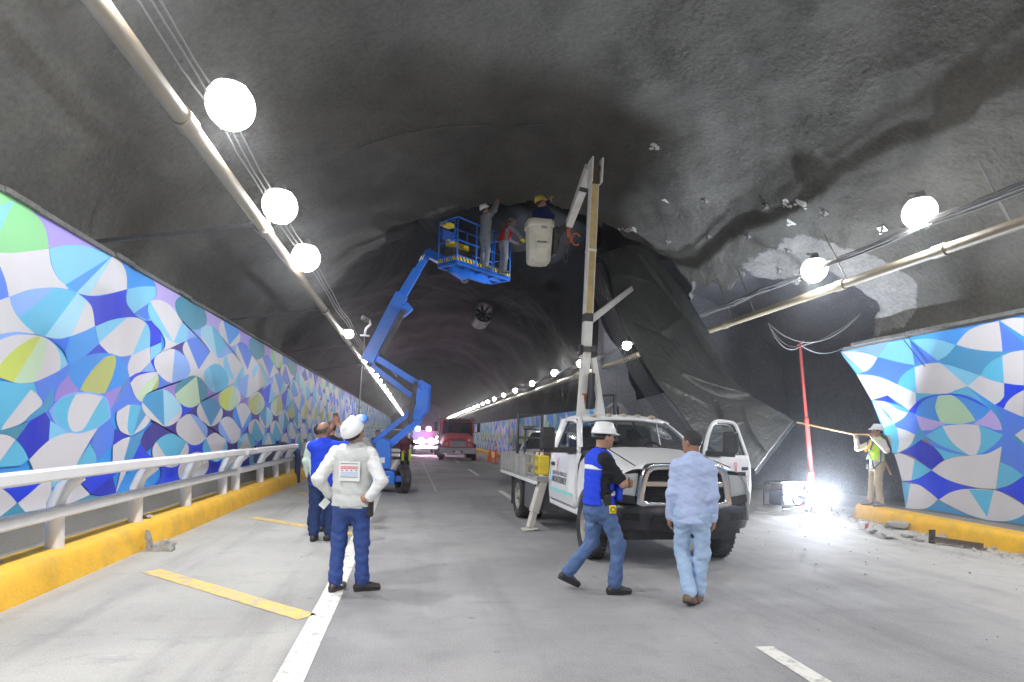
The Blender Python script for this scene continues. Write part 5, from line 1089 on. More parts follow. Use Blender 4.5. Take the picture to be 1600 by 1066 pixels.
# bed
BEDM = pm('worn_bed_paint', (.40, .39, .37), .6, .1, var=.15, scale=3, dirt=(.16, .14, .12), dirt_amt=.6, dscale=4, bump=.2, bscale=20)
b = MB(); b.box((0, 3.85, .86), (2.36, 3.3, .10)); b.build('bed_floor', BEDM, bt, bevel=.01)
for sx in (-1, 1):
    for y0, y1 in ((2.95, 4.05), (4.10, 5.48)):
        b = MB(); b.box((sx*1.18, (y0+y1)/2, 1.05), (.05, y1-y0, .36)); 
        for y in (y0+.03, (y0+y1)/2, y1-.03): b.box((sx*1.208, y, 1.05), (.03, .05, .37))
        b.box((sx*1.208, (y0+y1)/2, 1.215), (.03, y1-y0, .03)); b.build('bed_panel', BEDM, bt)
    b = MB(); b.box((sx*1.19, 3.85, .80), (.05, 3.32, .05)); b.build('bed_rail', WHITE, bt)
    b = MB(); b.box((sx*.95, 2.75, .55), (.46, .75, .50)); b.build('tool_box', pm('box_dark_grey', (.10, .10, .105), .5, dirt=(.2, .19, .17), dirt_amt=.4), bt, bevel=.015)
    b = MB(); b.box((sx*.93, 4.36, .48), (.5, .015, .55)); b.build('mud_flap', RUBBER, bt)
b = MB(); b.box((0, 5.5, 1.03), (2.36, .05, .40)); b.build('tailgate', BEDM, bt)
RACK = pm('rack_grey', (.07, .07, .075), .45, .3, var=.15)
def rack(y, x0, x1, zt):
    b = MB(); b.tube([(x0, y, .92), (x0, y, zt), (x1, y, zt), (x1, y, .92)], .032, 8)
    b.tube([(x0, y, 1.55), (x1, y, 1.53)], .026, 8); b.tube([(x0+.12, y, 1.74), (x0+.45, y, 1.74)], .04, 8); b.tube([(x0+.16, y, .95), (x0+.16, y, 1.75)], .026, 8); return b.build('ladder_rack', RACK, bt, smooth=True)
rack(4.15, -1.12, -.60, 2.0); 
# outriggers
for sx in (-1, 1):
    b = MB(); b.bar((sx*1.02, 2.30, .92), (sx*1.20, 2.28, .30), .17, .14); b.build('outrigger_leg', pm('outrigger_white', (.62, .60, .55), .5, dirt=(.3, .26, .2), dirt_amt=.5, dscale=6), bt, bevel=.012)
    b = MB(); b.bar((sx*1.185, 2.28, .36), (sx*1.27, 2.26, .05), .12, .10); b.box((sx*1.28, 2.26, .025), (.26, .24, .03), Matrix.Rotation(R_(6*sx), 3, 'Y')); b.build('outrigger_foot', pm('outrigger_white', (.62, .60, .55), .5), bt, bevel=.01)
# things carried on the bed
t = thing('jerrycan', 'pair of yellow jerrycans in the bed side bin behind the cab', 'jerrycan', bt.matrix_world @ Vector((-1.0, 2.72, .91)), R_(2))
for k, y in enumerate((-.18, .14)):
    b = MB(); b.box((0, y, .17), (.2, .26, .34)); c = b.build('can', pm('jerry_yellow', (.78, .58, .05), .45, var=.1), t, bevel=.035, seg=3); b = MB(); b.lathe([(.03, .34), (.03, .39), (0, .39)], c=(0, y+.05, 0), n=10); b.build('cap', pm('cap_white', (.7, .7, .6), .5), c)
b = MB()
for (p0, p1) in (((-1.19, 2.42, .91), (-1.19, 2.42, 1.27)), ((-1.19, 3.08, .91), (-1.19, 3.08, 1.27)), ((-1.19, 2.42, 1.27), (-1.19, 3.08, 1.27)), ((-1.19, 2.42, 1.1), (-1.19, 3.08, 1.1)), ((-1.19, 2.42, .93), (-1.19, 3.08, .93))): b.bar(p0, p1, .035, .035)
b.build('bin_frame', pm('galv_bin', (.45, .45, .44), .45, .5, var=.15), bt)
t = thing('spool', 'brown round spool lying on the truck bed above the jerrycans', 'spool', bt.matrix_world @ Vector((-.72, 3.05, 1.22)), 0)
b = MB(); b.lathe([(0, -.30), (.17, -.30), (.17, 0), (.30, .0), (.31, .06), (.28, .09), (0, .10)], n=24); b.build('drum', pm('spool_brown', (.16, .09, .06), .7, var=.3, dirt=(.3, .25, .2), dirt_amt=.4), t, smooth=True, auto=40)

# boom (traced in the plane where the turret stands)
BW = pm('boom_white', (.72, .71, .67), .4, var=.05, dirt=(.35, .30, .22), dirt_amt=.4, dscale=3.5); FG = pm('aged_fibreglass', (.50, .38, .17), .6, var=.22, scale=5, dirt=(.25, .17, .07), dirt_amt=.55, dscale=6)
YB = 11.5
def Bp(x, y, Y=YB): return L2(onY(x, y, Y))
b = MB(); b.box(Bp(918, 690)+Vector((0, 0, -.35)), (.7, .7, 1.0)); b.lathe([(.42, 0), (.42, .12), (0, .12)], c=(Bp(918, 690).x, Bp(918, 690).y, .92), n=20); b.build('turret', BW, bt, bevel=.04)
for x0, x1 in ((899, 897), (926, 917)):
    b = MB(); b.prism([Bp(x0, 650)+Vector((0, -.2, 0)), Bp(x0+12, 650)+Vector((0, -.2, 0)), Bp(x0+8, 618)+Vector((0, -.2, 0)), Bp(x0+3, 618)+Vector((0, -.2, 0))], (0, .12, 0)); b.build('turret_cheek', BW, bt, bevel=.01)
lo = [(908, 650), (916, 545)]; up = [(916, 548), (929, 262)]
b = MB(); b.bar(Bp(*lo[0]), Bp(*lo[1]), .165, .18, (0, -1, 0)); b.build('lower_boom', BW, bt, bevel=.01)
b = MB(); b.tube([Bp(915, 640)+Vector((.02, -.17, 0)), Bp(919, 585)+Vector((.02, -.17, 0))], .07, 12); b.build('lift_cylinder', pm('cylinder_black', (.02, .02, .022), .3), bt, smooth=True, auto=40)
b = MB(); b.tube([Bp(908, 640)+Vector((-.02, -.15, 0)), Bp(911, 616)+Vector((-.02, -.15, 0))], .045, 8); b.build('hose_guard', pm('rust_orange', (.35, .10, .04), .6), bt)
b = MB(); b.lathe([(.03, -.19), (.10, -.17), (.10, .17), (.03, .19)], c=Bp(917, 547), axis='X', n=12); b.box(Bp(917, 547)+Vector((0, -.05, 0)), (.25, .26, .09)); b.build('joint_collar', DARKST, bt)
p0, p1 = Bp(*up[0]), Bp(*up[1])
def seg(name, a, c, w_, h_, m, bev=.008, dy=0): b = MB(); b.bar(p0.lerp(p1, a)+Vector((0, dy, 0)), p0.lerp(p1, c)+Vector((0, dy, 0)), w_, h_, (0, -1, 0)); return b.build(name, m, bt, bevel=bev)
seg('main_boom', 0, 1.0, .175, .18, BW)
seg('fibreglass_face', .20, .535, .125, .02, FG, .004, -.098); seg('fibreglass_face', .55, .905, .13, .02, FG, .004, -.098)
seg('boom_band', .155, .20, .182, .19, DARKST); seg('boom_band', .535, .55, .185, .205, BW)
b = MB(); q0 = p0.lerp(p1, .9); q1 = p0.lerp(p1, 1.035)
for sx in (-1, 1): b.bar(q0+Vector((sx*.105, -.06, 0)), q1+Vector((sx*.105, -.06, 0)), .03, .30, (0, -1, 0))
b.bar(q1+Vector((-.1, -.1, -.1)), q1+Vector((.1, -.1, -.1)), .03, .03); hd = b.build('boom_head', BW, bt, bevel=.008)
b = MB(); b.lathe([(0, -.1), (.09, -.1), (.09, .1), (0, .1)], c=q1+Vector((0, -.02, -.16)), axis='X', n=14); b.box(p0.lerp(p1, .955)+Vector((0, -.09, 0)), (.14, .06, .40)); b.build('sheave', pm('rusty_brown', (.07, .045, .035), .7, var=.3), hd)
b = MB(); tip = Bp(889, 352, 12.75); base = Bp(922, 262, 11.75); b.bar(base, tip, .20, .24, (0, -1, 0), .15, .18); b.build('upper_boom', BW, bt, bevel=.01)
b = MB(); m0 = base.lerp(tip, .30); b.bar(m0+Vector((.02, -.02, 0)), base.lerp(tip, .36)+Vector((.02, -.02, 0)), .215, .25, (0, -1, 0)); b.build('boom_band', DARKST, bt)
b = MB(); a_ = base.lerp(tip, .95)
for k in range(3):
    dx = .03*(k-1); b.tube([a_+Vector((dx, 0, 0)), a_+Vector((dx-.03, .03, -.18)), a_+Vector((dx+.02, .05, -.34)), a_+Vector((dx-.04, .05, -.46)), a_+Vector((dx*2, .08, -.36))], .012, 5)
b.tube([a_+Vector((.17+.10*math.cos(x), .05, -.33+.13*math.sin(x))) for x in [k*.5 for k in range(1, 12)]], .012, 5); b.build('orange_hose', pm('hose_orange', (.55, .13, .04), .5), bt, smooth=True)
b = MB(); b.tube([a_+Vector((-.06+.05*math.cos(x), .06, -.72+.13*math.sin(x))) for x in [k*.5 for k in range(13)]], .012, 5); b.tube([a_+Vector((0, .06, -.3)), a_+Vector((-.03, .06, -.55)), a_+Vector((-.06, .06, -.62))], .03, 6); b.build('hook_sling', DARKST, bt)
b = MB(); b.bar(Bp(921, 502), L2(onY(1005, 437, 17.2)), .13, .17, (0, -1, 0)); b.build('link_beam', BW, bt, bevel=.008)
b = MB(); b.bar(Bp(926, 560)+Vector((.02, .02, 0)), Bp(943, 648)+Vector((0, .1, 0)), .11, .12, (0, -1, 0)); b.build('support_arm', BW, bt, bevel=.008)
b = MB(); b.tube([Bp(942, 690)+Vector((0, .2, 0)), Bp(944, 618)+Vector((0, .2, 0)), Bp(966, 616)+Vector((0, .2, 0)), Bp(968, 690)+Vector((0, .2, 0))], .045, 8); b.build('boom_rest', RACK, bt)
# bucket
bk = bpy.data.objects.new('bucket', None); col.objects.link(bk); bk.parent = bt
BUCK = pm('bucket_cream', (.66, .63, .53), .5, var=.05, dirt=(.4, .36, .28), dirt_amt=.35, dscale=4)
bc = Bp(841, 412, 13.0); b = MB(); s_ = []
for z, w_ in ((0, .50), (.06, .55), (.5, .59), (.84, .62), (.86, .68), (1.0, .69)):
    w_ *= .87; z *= .88; h = w_/2; r = .10; s_.append([bc+Vector((x, y, z)) for x, y in ((-h+r, -h), (h-r, -h), (h, -h+r), (h, h-r), (h-r, h), (-h+r, h), (-h, h-r), (-h, -h+r))])
b.loft(s_, closed=True); b.add([tuple(v) for v in s_[0]], [tuple(range(8))]); b.build('tub', BUCK, bk, smooth=True, auto=35, solid=.02)
b = MB(); b.box(bc+Vector((0, -.002, .03)), (.41, .45, .07)); b.build('tub_base', pm('bucket_grey', (.5, .52, .56), .5), bk, bevel=.03)
b = MB(); b.box(bc+Vector((.05, -.278, .72)), (.14, .012, .08)); b.build('plate', pm('bucket_plate', (.35, .30, .26), .6), bk)
b = MB(); b.box(bc+Vector((.03, -.268, .32)), (.31, .03, .10)); b.build('step_mould', BUCK, bk, bevel=.012)
b = MB()
for k, (x, z, w_) in enumerate([(-.10, .455, .02), (-.06, .45, .03), (0.0, .457, .025), (.045, .45, .02), (.085, .455, .03), (.12, .45, .02)]): b.box(bc+Vector((x*.85, -.268, z*.88)), (w_, .012, .03))
b.build('worn_lettering', INK, bk)['kind'] = 'stuff' 
b = MB(); b.bar(tip, bc+Vector((.34, .05, .62)), .12, .14); b.box(bc+Vector((.36, .02, .5)), (.10, .34, .6)); b.tube([bc+Vector((.42, -.1, .3)), bc+Vector((.45, -.1, .5)), bc+Vector((.40, -.12, .7))], .03, 6); b.build('bucket_mount', DARKST, bk, bevel=.01)
# ------------------------------------------------------------------ blue articulated boom lift
YL = 16.6
lb = onz(592, 768); lb.y = YL
lift = thing('boom_lift', 'blue articulated boom lift folded up with its caged platform under the crown', 'boom lift', (lb.x, YL, 0))
def Lp(x, y, Y=YL): return onY(x, y, Y)-Vector((lb.x, YL, 0))
LG = pm('lift_grey_cover', (.33, .34, .34), .5, var=.06, dirt=(.2, .2, .2), dirt_amt=.3); HAZ = pm('hazard_yellow', (.85, .62, .03), .5, var=.05)
TG_ = pm('tyre_grey', (.12, .12, .12), .85, var=.15, bump=.3, bscale=80)
b = MB(); b.prism([(-1.25, -.62, .22), (.42, -.62, .22), (.42, -.62, .50), (.36, -.62, .58), (-1.25, -.62, .58)], (0, 1.24, 0)); b.build('chassis', LIFTB, lift, bevel=.03)
b = MB(); b.box((.5, 0, .36), (.3, 1.0, .16)); b.build('axle', LIFTB, lift, bevel=.02)
for x in (-1.25, .62):
    for y in (-.52, .52):
        w_ = wheel(lift, (x, y, .34), .34, .26, 1 if x > 0 else -1, rim=LIFTB); w_.rotation_euler = (0, 0, R_(20) if x > 0 else R_(0))
text('DC Power', .19, pm('letter_white', (.8, .8, .8), .5), lift, basis((1, 0, 0), (0, 0, 1), (-.42, -.63, .36)), .002, squeeze=.85)
b = MB(); b.box((-.55, -.625, .28), (.14, .006, .1)); b.build('decal', WHITE, lift)
b = MB(); b.lathe([(.42, .58), (.42, .66), (0, .66)], c=(-.35, 0, 0), n=20); b.build('turntable', DARKST, lift)
b = MB(); b.prism([Lp(588, 731)+Vector((0, -.45, 0)), Lp(611, 731)+Vector((0, -.45, 0)), Lp(611, 690)+Vector((0, -.45, 0)), Lp(600, 684)+Vector((0, -.45, 0)), Lp(588, 690)+Vector((0, -.45, 0))], (0, .9, 0)); b.build('turret_cover', LIFTB, lift, bevel=.03)
b = MB(); b.box(Lp(599, 718)+Vector((0, -.46, 0)), (.12, .006, .14)); b.build('decal', WHITE, lift)
b = MB(); b.prism([Lp(548, 735)+Vector((0, -.5, 0)), Lp(587, 735)+Vector((0, -.5, 0)), Lp(587, 700)+Vector((0, -.5, 0)), Lp(578, 686)+Vector((0, -.5, 0)), Lp(560, 683)+Vector((0, -.5, 0)), Lp(548, 690)+Vector((0, -.5, 0))], (0, 1.0, 0)); b.build('counterweight_cover', LG, lift, bevel=.06, seg=3)
def lbar(name, a, c, w_, h_, m, dy=0, bev=.015, w2=None, h2=None, Ya=YL, Yc=YL):
    b = MB(); b.bar(Lp(a[0], a[1], Ya)+Vector((0, dy, 0)), Lp(c[0], c[1], Yc)+Vector((0, dy, 0)), w_, h_, (0, -1, 0), w2, h2); return b.build(name, m, lift, bevel=bev)
lbar('lower_riser', (578, 695), (640, 645), .13, .16, LIFTB); lbar('lower_riser', (588, 712), (657, 655), .19, .2, LIFTB, -.05)
for dy, x0 in ((-.22, 0), (.2, 4)):
    b = MB(); y_ = Vector((0, dy, 0)); b.prism([Lp(641+x0, 655)+y_, Lp(655+x0, 657)+y_, Lp(668+x0, 640)+y_, Lp(670+x0, 602)+y_, Lp(657+x0, 594)+y_, Lp(648+x0, 604)+y_, Lp(650+x0, 630)+y_], (0, .06, 0)); b.build('mid_link_plate', LIFTB, lift, bevel=.01)
b = MB(); b.lathe([(0, -.28), (.07, -.28), (.07, .3), (0, .3)], c=Lp(660, 606), axis='Y', n=12); b.lathe([(0, -.28), (.07, -.28), (.07, .3), (0, .3)], c=Lp(658, 646), axis='Y', n=12); b.bar(Lp(664, 645), Lp(665, 604), .16, .3, (0, -1, 0)); b.build('mid_link', LIFTB, lift, bevel=.01)
lbar('upper_riser', (662, 606), (577, 553), .17, .2, LIFTB, -.04); lbar('upper_riser', (650, 624), (581, 572), .14, .16, LIFTB)
lbar('riser_cylinder', (640, 662), (650, 598), .11, .11, DARKST, -.2)
lbar('main_boom', (574, 566), (628, 462), .33, .34, LIFTB, -.1); lbar('telescopic_section', (622, 474), (652, 424), .24, .26, LIFTB, -.1, w2=.22, h2=.24); lbar('telescopic_section', (645, 436), (670, 396), .18, .2, LIFTB, -.1)
lbar('boom_cylinder', (596, 556), (632, 488), .13, .13, DARKST, -.32); lbar('boom_cylinder_lug', (627, 492), (641, 480), .24, .24, LIFTB, -.15)
lbar('hose_track', (605, 500), (640, 428), .09, .10, pm('hose_track_black', (.02, .02, .02), .6), -.12)
b = MB(); [b.bar(Lp(655+k*4, 412-k*2)+Vector((0, -.25, 0)), Lp(659+k*4, 404-k*2)+Vector((0, -.25, 0)), .03, .01, (0, -1, 0)) for k in range(2)]; b.build('decal', WHITE, lift)
lbar('jib', (668, 397), (708, 418), .22, .22, LIFTB, -.1, Ya=YL, Yc=16.3); lbar('jib', (704, 412), (728, 437), .2, .17, LIFTB, -.1, Ya=16.35, Yc=16.1)
# platform cage
ZF = 5.8
A0, B0, D0 = [onz(x, y, ZF) for x, y in ((714, 409), (796, 436), (690, 423))]
ex = (B0-A0); ey = (D0-A0); Lx, Ly = ex.length, ey.length; ex.normalize(); ey = (ey-ex*ey.dot(ex)).normalized(); Ly = .66
pf = bpy.data.objects.new('platform', None); col.objects.link(pf); pf.parent = lift
pfM = Matrix((ex, ey, Vector((0, 0, 1)))).transposed().to_4x4(); pfM.translation = A0-Vector((lb.x, YL, 0)); pf.matrix_local = pfM
T = .022
b = MB()
for y in np.linspace(0, Ly, 3): b.bar((0, y, -.03), (Lx, y, -.03), .05, .05)
for x in np.linspace(0, Lx, 5): b.bar((x, 0, -.03), (x, Ly, -.03), .05, .05)
b.build('floor_frame', LIFTB, pf)
b = MB(); b.box((Lx/2, Ly/2, .005), (Lx, Ly, .012)); b.build('floor_mesh', pm('perforated_floor', (.06, .10, .22), .6, .2, var=.3), pf)
b = MB()
for (x, y) in ((0, 0), (Lx*.34, 0), (Lx*.68, 0), (Lx, 0), (0, Ly), (Lx, Ly), (Lx*.5, Ly)): b.tube([(x, y, 0), (x, y, 1.1)], T, 8)
for z in (.55, 1.1): b.tube([(0, 0, z), (Lx, 0, z), (Lx, Ly, z), (0, Ly, z), (0, 0, z)], T, 8)
b.tube([(.0, .1, .62), (0, .1, 1.04), (0, Ly-.1, 1.04), (0, Ly-.1, .62), (0, .1, .62)], .018, 8); b.build('cage_rails', LIFTB, pf, smooth=True)
for nm_, a, c, n_ in (('toe_board', (0, -.012, .10), (Lx, -.012, .10), 17), ('toe_board', (-.012, 0, .10), (-.012, Ly, .10), 8), ('toe_board', (0, Ly+.012, .1), (Lx, Ly+.012, .1), 0), ('toe_board', (Lx+.012, 0, .1), (Lx+.012, Ly, .1), 0)):
    a, c = Vector(a), Vector(c); b = MB(); b.bar(a, c, .012, .16); tb = b.build(nm_, LIFTB, pf)
    if n_:
        d = (c-a)/n_; off = Vector((0, -.009, 0)) if abs((c-a).x) > .1 else Vector((-.009, 0, 0))
        y1 = MB(); k1 = MB()
        for k in range(n_):
            if k in (5, 9, 10) and n_ > 10 or (n_ < 10 and k in (2, 5)): continue
            p = a+d*k+off; (y1 if k % 2 == 0 else y1).add([p+Vector((0, 0, -.045)), p+d+Vector((0, 0, -.045)), p+d+Vector((0, 0, .045)), p+Vector((0, 0, .045))], [(0, 1, 2, 3)])
            o2 = off*.25; k1.add([p+o2+d*.1+Vector((0, 0, .045)), p+o2+d*.5+Vector((0, 0, .045)), p+o2+d*.9+Vector((0, 0, -.045)), p+o2+d*.5+Vector((0, 0, -.045))], [(0, 1, 2, 3)])
        y1.build('hazard_strip', HAZ, tb)['kind'] = 'stuff'; k1.build('hazard_stripe', pm('hazard_black', (.02, .02, .02), .5), tb)['kind'] = 'stuff'
b = MB(); b.box((.30, Ly-.06, .80), (.60, .16, .24)); b.build('control_box', pm('control_blue', (.02, .07, .3), .45), pf, bevel=.02)
b = MB(); b.box((.55, Ly-.10, .62), (.75, .10, .16)); b.build('control_guard', HAZ, pf, bevel=.01)
b = MB(); b.box((.18, Ly-.1, 1.06), (.30, .2, .10)); b.build('manual_box', HAZ, pf, bevel=.01)
b = MB(); b.box((.5, Ly-.2, .3), (.7, .3, .34)); b.build('tool_tray', pm('tray_dark', (.06, .06, .055), .7, var=.3), pf, bevel=.02)
b = MB(); b.bar((.15, .36, -.12), (Lx*.75, .36, -.12), .16, .12); b.bar((.2, .33, -.12), Vector(pfM.inverted() @ (Lp(727, 437, 16.1)+Vector((0, -.1, 0)))), .16, .14); b.build('platform_mount', LIFTB, pf, bevel=.01)
b = MB(); b.lathe([(0, -.14), (.11, -.14), (.11, .14), (0, .14)], c=Lp(726, 436, 16.1)+Vector((0, -.1, 0)), axis='Y', n=14); b.build('rotator', DARKST, lift)

# ------------------------------------------------------------------ ordinary pickups
def pickup(name, label, cat, loc, rz, paint, lightbar=False, detail=True, group=None):
    t = thing(name, label, cat, loc, rz, group)
    def sec(y, zt, w_, wt=None, zb=.5):
        wt = wt or w_*.8; zb2 = max(arch_z(y, 0, .42, .36, zb), arch_z(y, 3.2, .42, .36, zb))
        half = [(0, zt), (wt*.6, zt-.005), (wt, zt-.05), (w_*.97, max(zb2+.05, zt-.20)), (w_, max(zb2+.03, min(.85, zt-.25))), (w_, zb2), (w_-.05, zb2)]
        return [Vector((-x, y, z)) for x, z in reversed(half[1:])]+[Vector((x, y, z)) for x, z in half]
    ys = [-.85, -.82, -.7]+[-.55+.1*k for k in range(17)]
    b = MB(); b.loft([sec(y, .95 if y < -.83 else 1.02+.12*min(1, (y+.8)/1.4), .86 if y < -.8 else .93) for y in ys]); b.build('bonnet', paint, t, smooth=True, auto=40)
    b = MB(); b.loft([sec(y, 1.12, .93, .9) for y in [1.05+.15*k for k in range(11)]]); b.loft([sec(y, 1.12, .93, .9) for y in [2.56+.1*k for k in range(18)]]); b.build('body_side', paint, t, smooth=True, auto=40)
    def cs(y, zt, wt, wb): return [Vector((-wb, y, 1.08)), Vector((-wt, y, zt-.04)), Vector((-wt*.8, y, zt)), Vector((wt*.8, y, zt)), Vector((wt, y, zt-.04)), Vector((wb, y, 1.08))]
    b = MB(); b.loft([cs(1.45, 1.70, .70, .90), cs(1.6, 1.74, .72, .90), cs(2.2, 1.75, .72, .90), cs(2.5, 1.70, .70, .90)]); b.add(cs(2.5, 1.70, .70, .90), [(0, 1, 2, 3, 4, 5)]); b.build('cab', paint, t, smooth=True, auto=35)
    b = MB(); b.add([(-.88, .72, 1.12), (.88, .72, 1.12), (.70, 1.46, 1.69), (-.70, 1.46, 1.69)], [(0, 1, 2, 3)]); b.build('windscreen', GLASSD, t)
    for sx in (-1, 1):
        b = MB(); b.bar((sx*.90, .72, 1.1), (sx*.71, 1.46, 1.70), .06, .05); b.build('a_pillar', paint, t)
        b = MB(); b.add([(sx*.905, .95, 1.12), (sx*.905, 1.5, 1.12), (sx*.905, 2.3, 1.12), (sx*.75, 2.2, 1.62), (sx*.745, 1.52, 1.65)], [(0, 1, 2, 3, 4)]); b.build('side_window', pm('dark_window', (.02, .022, .026), .1), t)
        b = MB(); b.box((sx*1.03, .98, 1.18), (.18, .09, .2)); b.build('mirror', BLACKP, t, bevel=.02)
        b = MB(); b.prism([(sx*.50, -.83, .82), (sx*.86, -.80, .84), (sx*.90, -.70, .97), (sx*.55, -.80, .96)], (0, .05, 0)); b.build('headlight', emit('headlight_lit', (1, .97, .9), 14) if lightbar else LAMPG, t)
        b = MB(); b.box((sx*.94, 2.1, .92), (.02, .14, .03)); b.build('handle', BLACKP, t)
        for y in (0, 3.2): wheel(t, (sx*.82, y, .37), .37, .24, sx)
    b = MB(); b.prism([(-.48, -.86, .66), (.48, -.86, .66), (.5, -.86, .9), (-.5, -.86, .9)], (0, .05, 0)); b.build('grille', BLACKP, t)
    b = MB(); b.prism([(-.9, -.92, .42), (.9, -.92, .42), (.9, -.9, .62), (-.9, -.9, .62)], (0, .14, 0)); b.build('bumper', paint, t, bevel=.03)
    b = MB(); b.box((0, 1.6, .5), (1.6, 4.3, .25)); b.build('underbody', BLACKP, t)
    if lightbar:
        b = MB(); b.box((0, 1.9, 1.80), (1.1, .25, .06)); b.build('light_bar', BLACKP, t)
        for x, z, nm_, c_, s_ in ((-.4, 1.83, 'blue_strobe', (.25, .30, 1.), 45), (.4, 1.83, 'red_strobe', (1., .16, .42), 45), (-.35, .98, 'white_strobe', (.95, .85, 1.), 110), (.35, .98, 'pink_strobe', (1., .45, .75), 110)):
            b = MB(); b.lathe([(.20*math.cos(a), .20*math.sin(a)) for a in [R_(-90+k*22.5) for k in range(9)]], c=(x, 1.85 if z > 1.5 else -.95, z), n=10); b.build(nm_, emit(nm_, c_, s_), t)
    return t
pickup('pickup', 'white pickup parked half hidden behind the bed of the bucket truck', 'pickup', onz(803, 757)+Vector((.95, .3, 0)), R_(-24), TRUCKW, group='white pickups')
pickup('pickup', 'white pickup far back in the left lane behind the boom lift', 'pickup', (-1.15, 36, 0), R_(2), TRUCKW, group='white pickups')
pickup('police_pickup', 'distant patrol vehicle with blazing pink and blue strobes beside the red truck', 'patrol vehicle', (.75, 44, 0), R_(4), pm('patrol_white', (.6, .6, .62), .3), lightbar=True)
for i, (x, y) in enumerate(((.2, 78), (2.2, 84), (3.9, 90))):
    ct = pickup('car', ['leftmost of three distant vehicles with headlights on', 'middle one of three distant vehicles with headlights on', 'rightmost of three distant vehicles with headlights on'][i], 'car', (x, y, 0), 0, pm('patrol_white', (.6, .6, .62), .3), lightbar=False, group='distant vehicles')
    for sx in (-.65, .65): b = MB(); b.lathe([(0, -.02), (.16, -.02), (.16, 0), (0, .0)], c=(sx, -.93, .85), axis='Y', n=10); b.build('headlamp', emit('far_headlamp', (1, .95, .88), 60), ct)

# ------------------------------------------------------------------ red dump truck
rt = thing('dump_truck', 'red dump truck facing the camera beside the orange cones', 'dump truck', (2.5, 35.8, 0), R_(-2))
REDT = pm('truck_red', (.62, .04, .035), .3, var=.06, coat=.3); GREYB = pm('bumper_grey', (.45, .45, .46), .4, .2)
b = MB(); b.loft([[Vector((x, y, z)) for x, z in ((-w_, .62), (-w_, 1.05), (-w_*.8, zt-.12), (-w_*.55, zt), (w_*.55, zt), (w_*.8, zt-.12), (w_, 1.05), (w_, .62))] for y, w_, zt in ((-.75, .80, 1.22), (-.70, .88, 1.30), (0, .98, 1.45), (.75, 1.02, 1.60))]); b.add([(-.88, -.72, .62), (.88, -.72, .62), (.8, -.72, 1.2), (-.8, -.72, 1.2)], [(0, 1, 2, 3)]); b.build('hood', REDT, rt, smooth=True, auto=40)
b = MB(); b.loft([[Vector((x, y, z)) for x, z in ((-1.0, 1.0), (-1.0, 1.65), (-.93, 2.35), (-.8, 2.45), (.8, 2.45), (.93, 2.35), (1.0, 1.65), (1.0, 1.0))] for y in (1.15, 2.2)]); b.build('cab', REDT, rt, smooth=True, auto=40)
for sx in (-1, 1): b = MB(); b.bar((sx*.96, .75, 1.6), (sx*.90, 1.15, 2.4), .08, .08); b.build('windscreen_post', REDT, rt)
b = MB(); b.add([(-.93, .76, 1.58), (.93, .76, 1.58), (.86, 1.14, 2.36), (-.86, 1.14, 2.36)], [(0, 1, 2, 3)]); b.build('windscreen', GLASSD, rt)
b = MB(); b.box((-.45, 1.5, 1.75), (.3, .2, .5)); b.box((.45, 1.5, 1.75), (.3, .2, .5)); b.build('seat', INTER, rt, bevel=.05)
b = MB(); b.prism([(-.46, -.79, .80), (.46, -.79, .80), (.43, -.79, 1.18), (-.43, -.79, 1.18)], (0, .06, 0)); g_ = b.build('grille', CHROME, rt, bevel=.02)
b = MB(); [b.box((0, -.80, .85+.05*k), (.80, .012, .018)) for k in range(7)]; b.build('grille_bars', DARKST, g_)
for sx in (-1, 1):
    b = MB(); b.prism([(sx*.55, -.76, .86), (sx*.86, -.72, .86), (sx*.90, -.66, 1.05), (sx*.60, -.74, 1.05)], (0, .05, 0)); b.build('headlight', LAMPG, rt)
    b = MB(); b.box((sx*1.28, .9, 1.95), (.18, .1, .55)); b.bar((sx*.98, .9, 2.2), (sx*1.28, .9, 2.2), .03, .03); b.bar((sx*.98, .9, 1.65), (sx*1.28, .9, 1.68), .03, .03); b.build('mirror', BLACKP, rt)
    wheel(rt, (sx*.95, .1, .48), .48, .28, sx); wheel(rt, (sx*.92, 3.9, .48), .48, .5, sx); wheel(rt, (sx*.92, 5.1, .48), .48, .5, sx)
    b = MB(); b.lathe([(.04, 0), (.04, 1.1)], c=(sx*1.04, 2.3, 1.6), n=8); b.build('exhaust_stack', CHROME, rt)
b = MB(); b.prism([(-1.05, -.88, .42), (1.05, -.88, .42), (1.05, -.88, .74), (-1.05, -.88, .74)], (0, .2, 0)); b.build('bumper', GREYB, rt, bevel=.03)
b = MB(); b.box((0, -.89, .55), (.55, .02, .08)); b.build('tow_slot', BLACKP, rt); b = MB(); b.box((0, -.9, .50), (.3, .015, .16)); b.build('number_plate', WHITE, rt)
b = MB(); b.box((0, 4.3, 1.65), (2.2, 3.9, 1.3)); b.box((0, 2.2, 2.42), (2.2, .5, .14)); b.build('dump_body', pm('dump_body_dark', (.12, .03, .03), .6, var=.2), rt, bevel=.03)
b = MB(); b.box((0, 2.6, .7), (.8, 6, .25)); b.build('chassis', DARKST, rt)
b = MB()
for x in (-.6, -.3, 0, .3, .6): b.box((x, 1.2, 2.47), (.1, .08, .05))
b.build('marker_lights', AMBER, rt)

